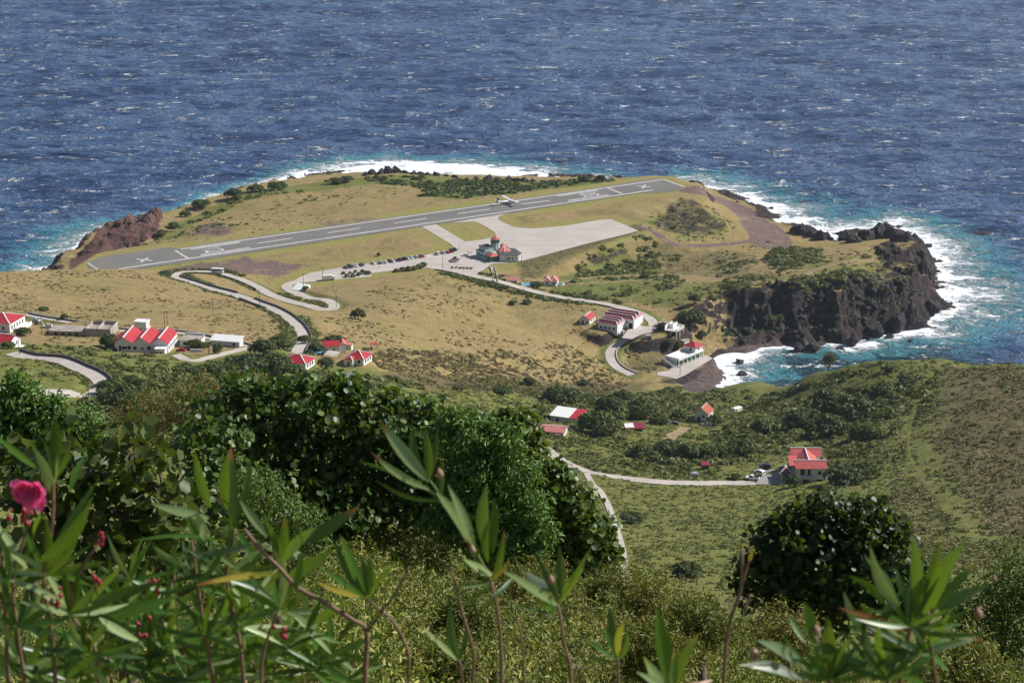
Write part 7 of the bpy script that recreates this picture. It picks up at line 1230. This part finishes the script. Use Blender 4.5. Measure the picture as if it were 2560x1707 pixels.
bigmesh('flower', np.array(VV), np.array(QQ), PETAL, {'pigment': ('FLOAT_COLOR', np.array(CC))}, smooth=True, parent=o.root); o.done()
o = Oleander('dense leafy oleander filling the lower left between flower and forked branch', 330, 4.9)
for pts_ in ([(300,1600),(290,1500),(330,1430)], [(380,1600),(400,1500),(370,1420)], [(440,1600),(430,1520),(400,1460)], [(260,1600),(250,1480),(290,1380)], [(700,1600),(690,1530),(660,1490)], [(570,1600),(590,1540),(560,1500)]): o.stem(pts_, .005)
for nd_ in ((330,1440),(370,1425),(400,1470),(290,1390),(660,1490),(560,1500),(480,1530),(270,1530),(340,1540),(620,1550),(720,1540),(430,1560)): o.whorl(nd_, 11, 125, -40, 220, (DG, MG, MG, PG))
for nd_ in ((240,1440),(300,1330),(380,1500),(510,1420),(580,1380),(700,1440),(760,1500),(800,1560),(60,1440),(120,1500),(590,1500),(350,1570),(210,1380),(500,1570),(90,1570)): o.whorl(nd_, 9, 115, -60, 240, (DG, DG, MG, MG, PG))
o.whorl((400,1320), 5, 90, 30, 150); o.stem([(420,1600),(410,1450),(400,1320)], .004); o.buds(330,1440,5,14); o.done()
# right cluster
o = Oleander('big leafy oleander at the lower right with bright upright leaves', 2080, 3.7); o.stem([(2060,1640),(2075,1520),(2095,1420)], .007); o.stem([(2150,1640),(2140,1500),(2130,1400)], .006); o.stem([(1900,1640),(1905,1560),(1910,1520)], .006); o.stem([(1860,1640),(1850,1540)], .005)
for b, t, c, w_, tp in [((2058,1400),(1987,1275),PG,.2,None),((2065,1390),(2008,1267),PG,.17,None),((2101,1400),(2090,1232),MG,.22,None),((2125,1400),(2163,1256),DG,.2,None),((2140,1400),(2208,1246),MG,.25,None),((2150,1400),(2243,1287),MG,.2,(.45,.35,.03)),((2150,1415),(2278,1343),DG,.22,None),((2121,1410),(2152,1292),DG,.22,None),((2026,1436),(2070,1348),DG,.3,None),((2030,1385),(1955,1328),MG,.15,None),((1978,1452),(1940,1362),PG,.22,None),((1862,1470),(1854,1388),MG,.25,None),((1850,1475),(1813,1412),MG,.25,None),((1850,1536),(1753,1468),(.14,.2,.1),.22,None),((1840,1560),(1712,1520),(.14,.18,.12),.2,None),((1911,1525),(1905,1432),DG,.3,None),((2120,1440),(2264,1470),PG,.13,BR_),((2110,1450),(2258,1450),MG,.12,None),((2090,1480),(2190,1540),MG,.25,None),((2090,1440),(2120,1480),PG,.2,None),((2060,1430),(1960,1440),DG,.2,None),((2075,1500),(1990,1400),MG,.22,None),((2075,1500),(2010,1560),DG,.25,None),((1990,1560),(1940,1490),MG,.3,None),((2000,1550),(1985,1440),PG,.2,None),((1900,1560),(1850,1500),MG,.25,None),((1915,1560),(1960,1510),DG,.25,None),((2100,1400),(2060,1300),DG,.2,None),((2085,1450),(1936,1398),BR_,.1,None),((2130,1440),(2220,1400),MG,.2,None),((2060,1530),(2130,1570),MG,.25,None)]: o.leaf(b, t, c, w_, tp)
for nd_ in ((2090,1440),(2110,1500),(2000,1530),(2040,1560),(1900,1560)): o.whorl(nd_, 9, 125, 0, 180, (DG, MG, MG))
o.pod(2246,1408,17); o.pod(2284,1328,9); o.pod(1873,1444,14); o.pod(1732,1501,17); o.done()
# ------------------------------------------------------------------ thin sea haze in the air
hz = bpy.data.materials.new('air_haze'); hz.use_nodes = True; hn = hz.node_tree; hn.nodes.remove(hn.nodes['Principled BSDF'])
pv = hn.nodes.new('ShaderNodeVolumePrincipled'); pv.inputs['Color'].default_value = (.72, .85, 1, 1); pv.inputs['Density'].default_value = .00004; pv.inputs['Anisotropy'].default_value = .3
hn.links.new(pv.outputs[0], hn.nodes['Material Output'].inputs['Volume'])
hb = MB().box(-47000, 47000, -1000, 52000, -12, 352).build('haze', hz); tag(hb, kind='stuff')
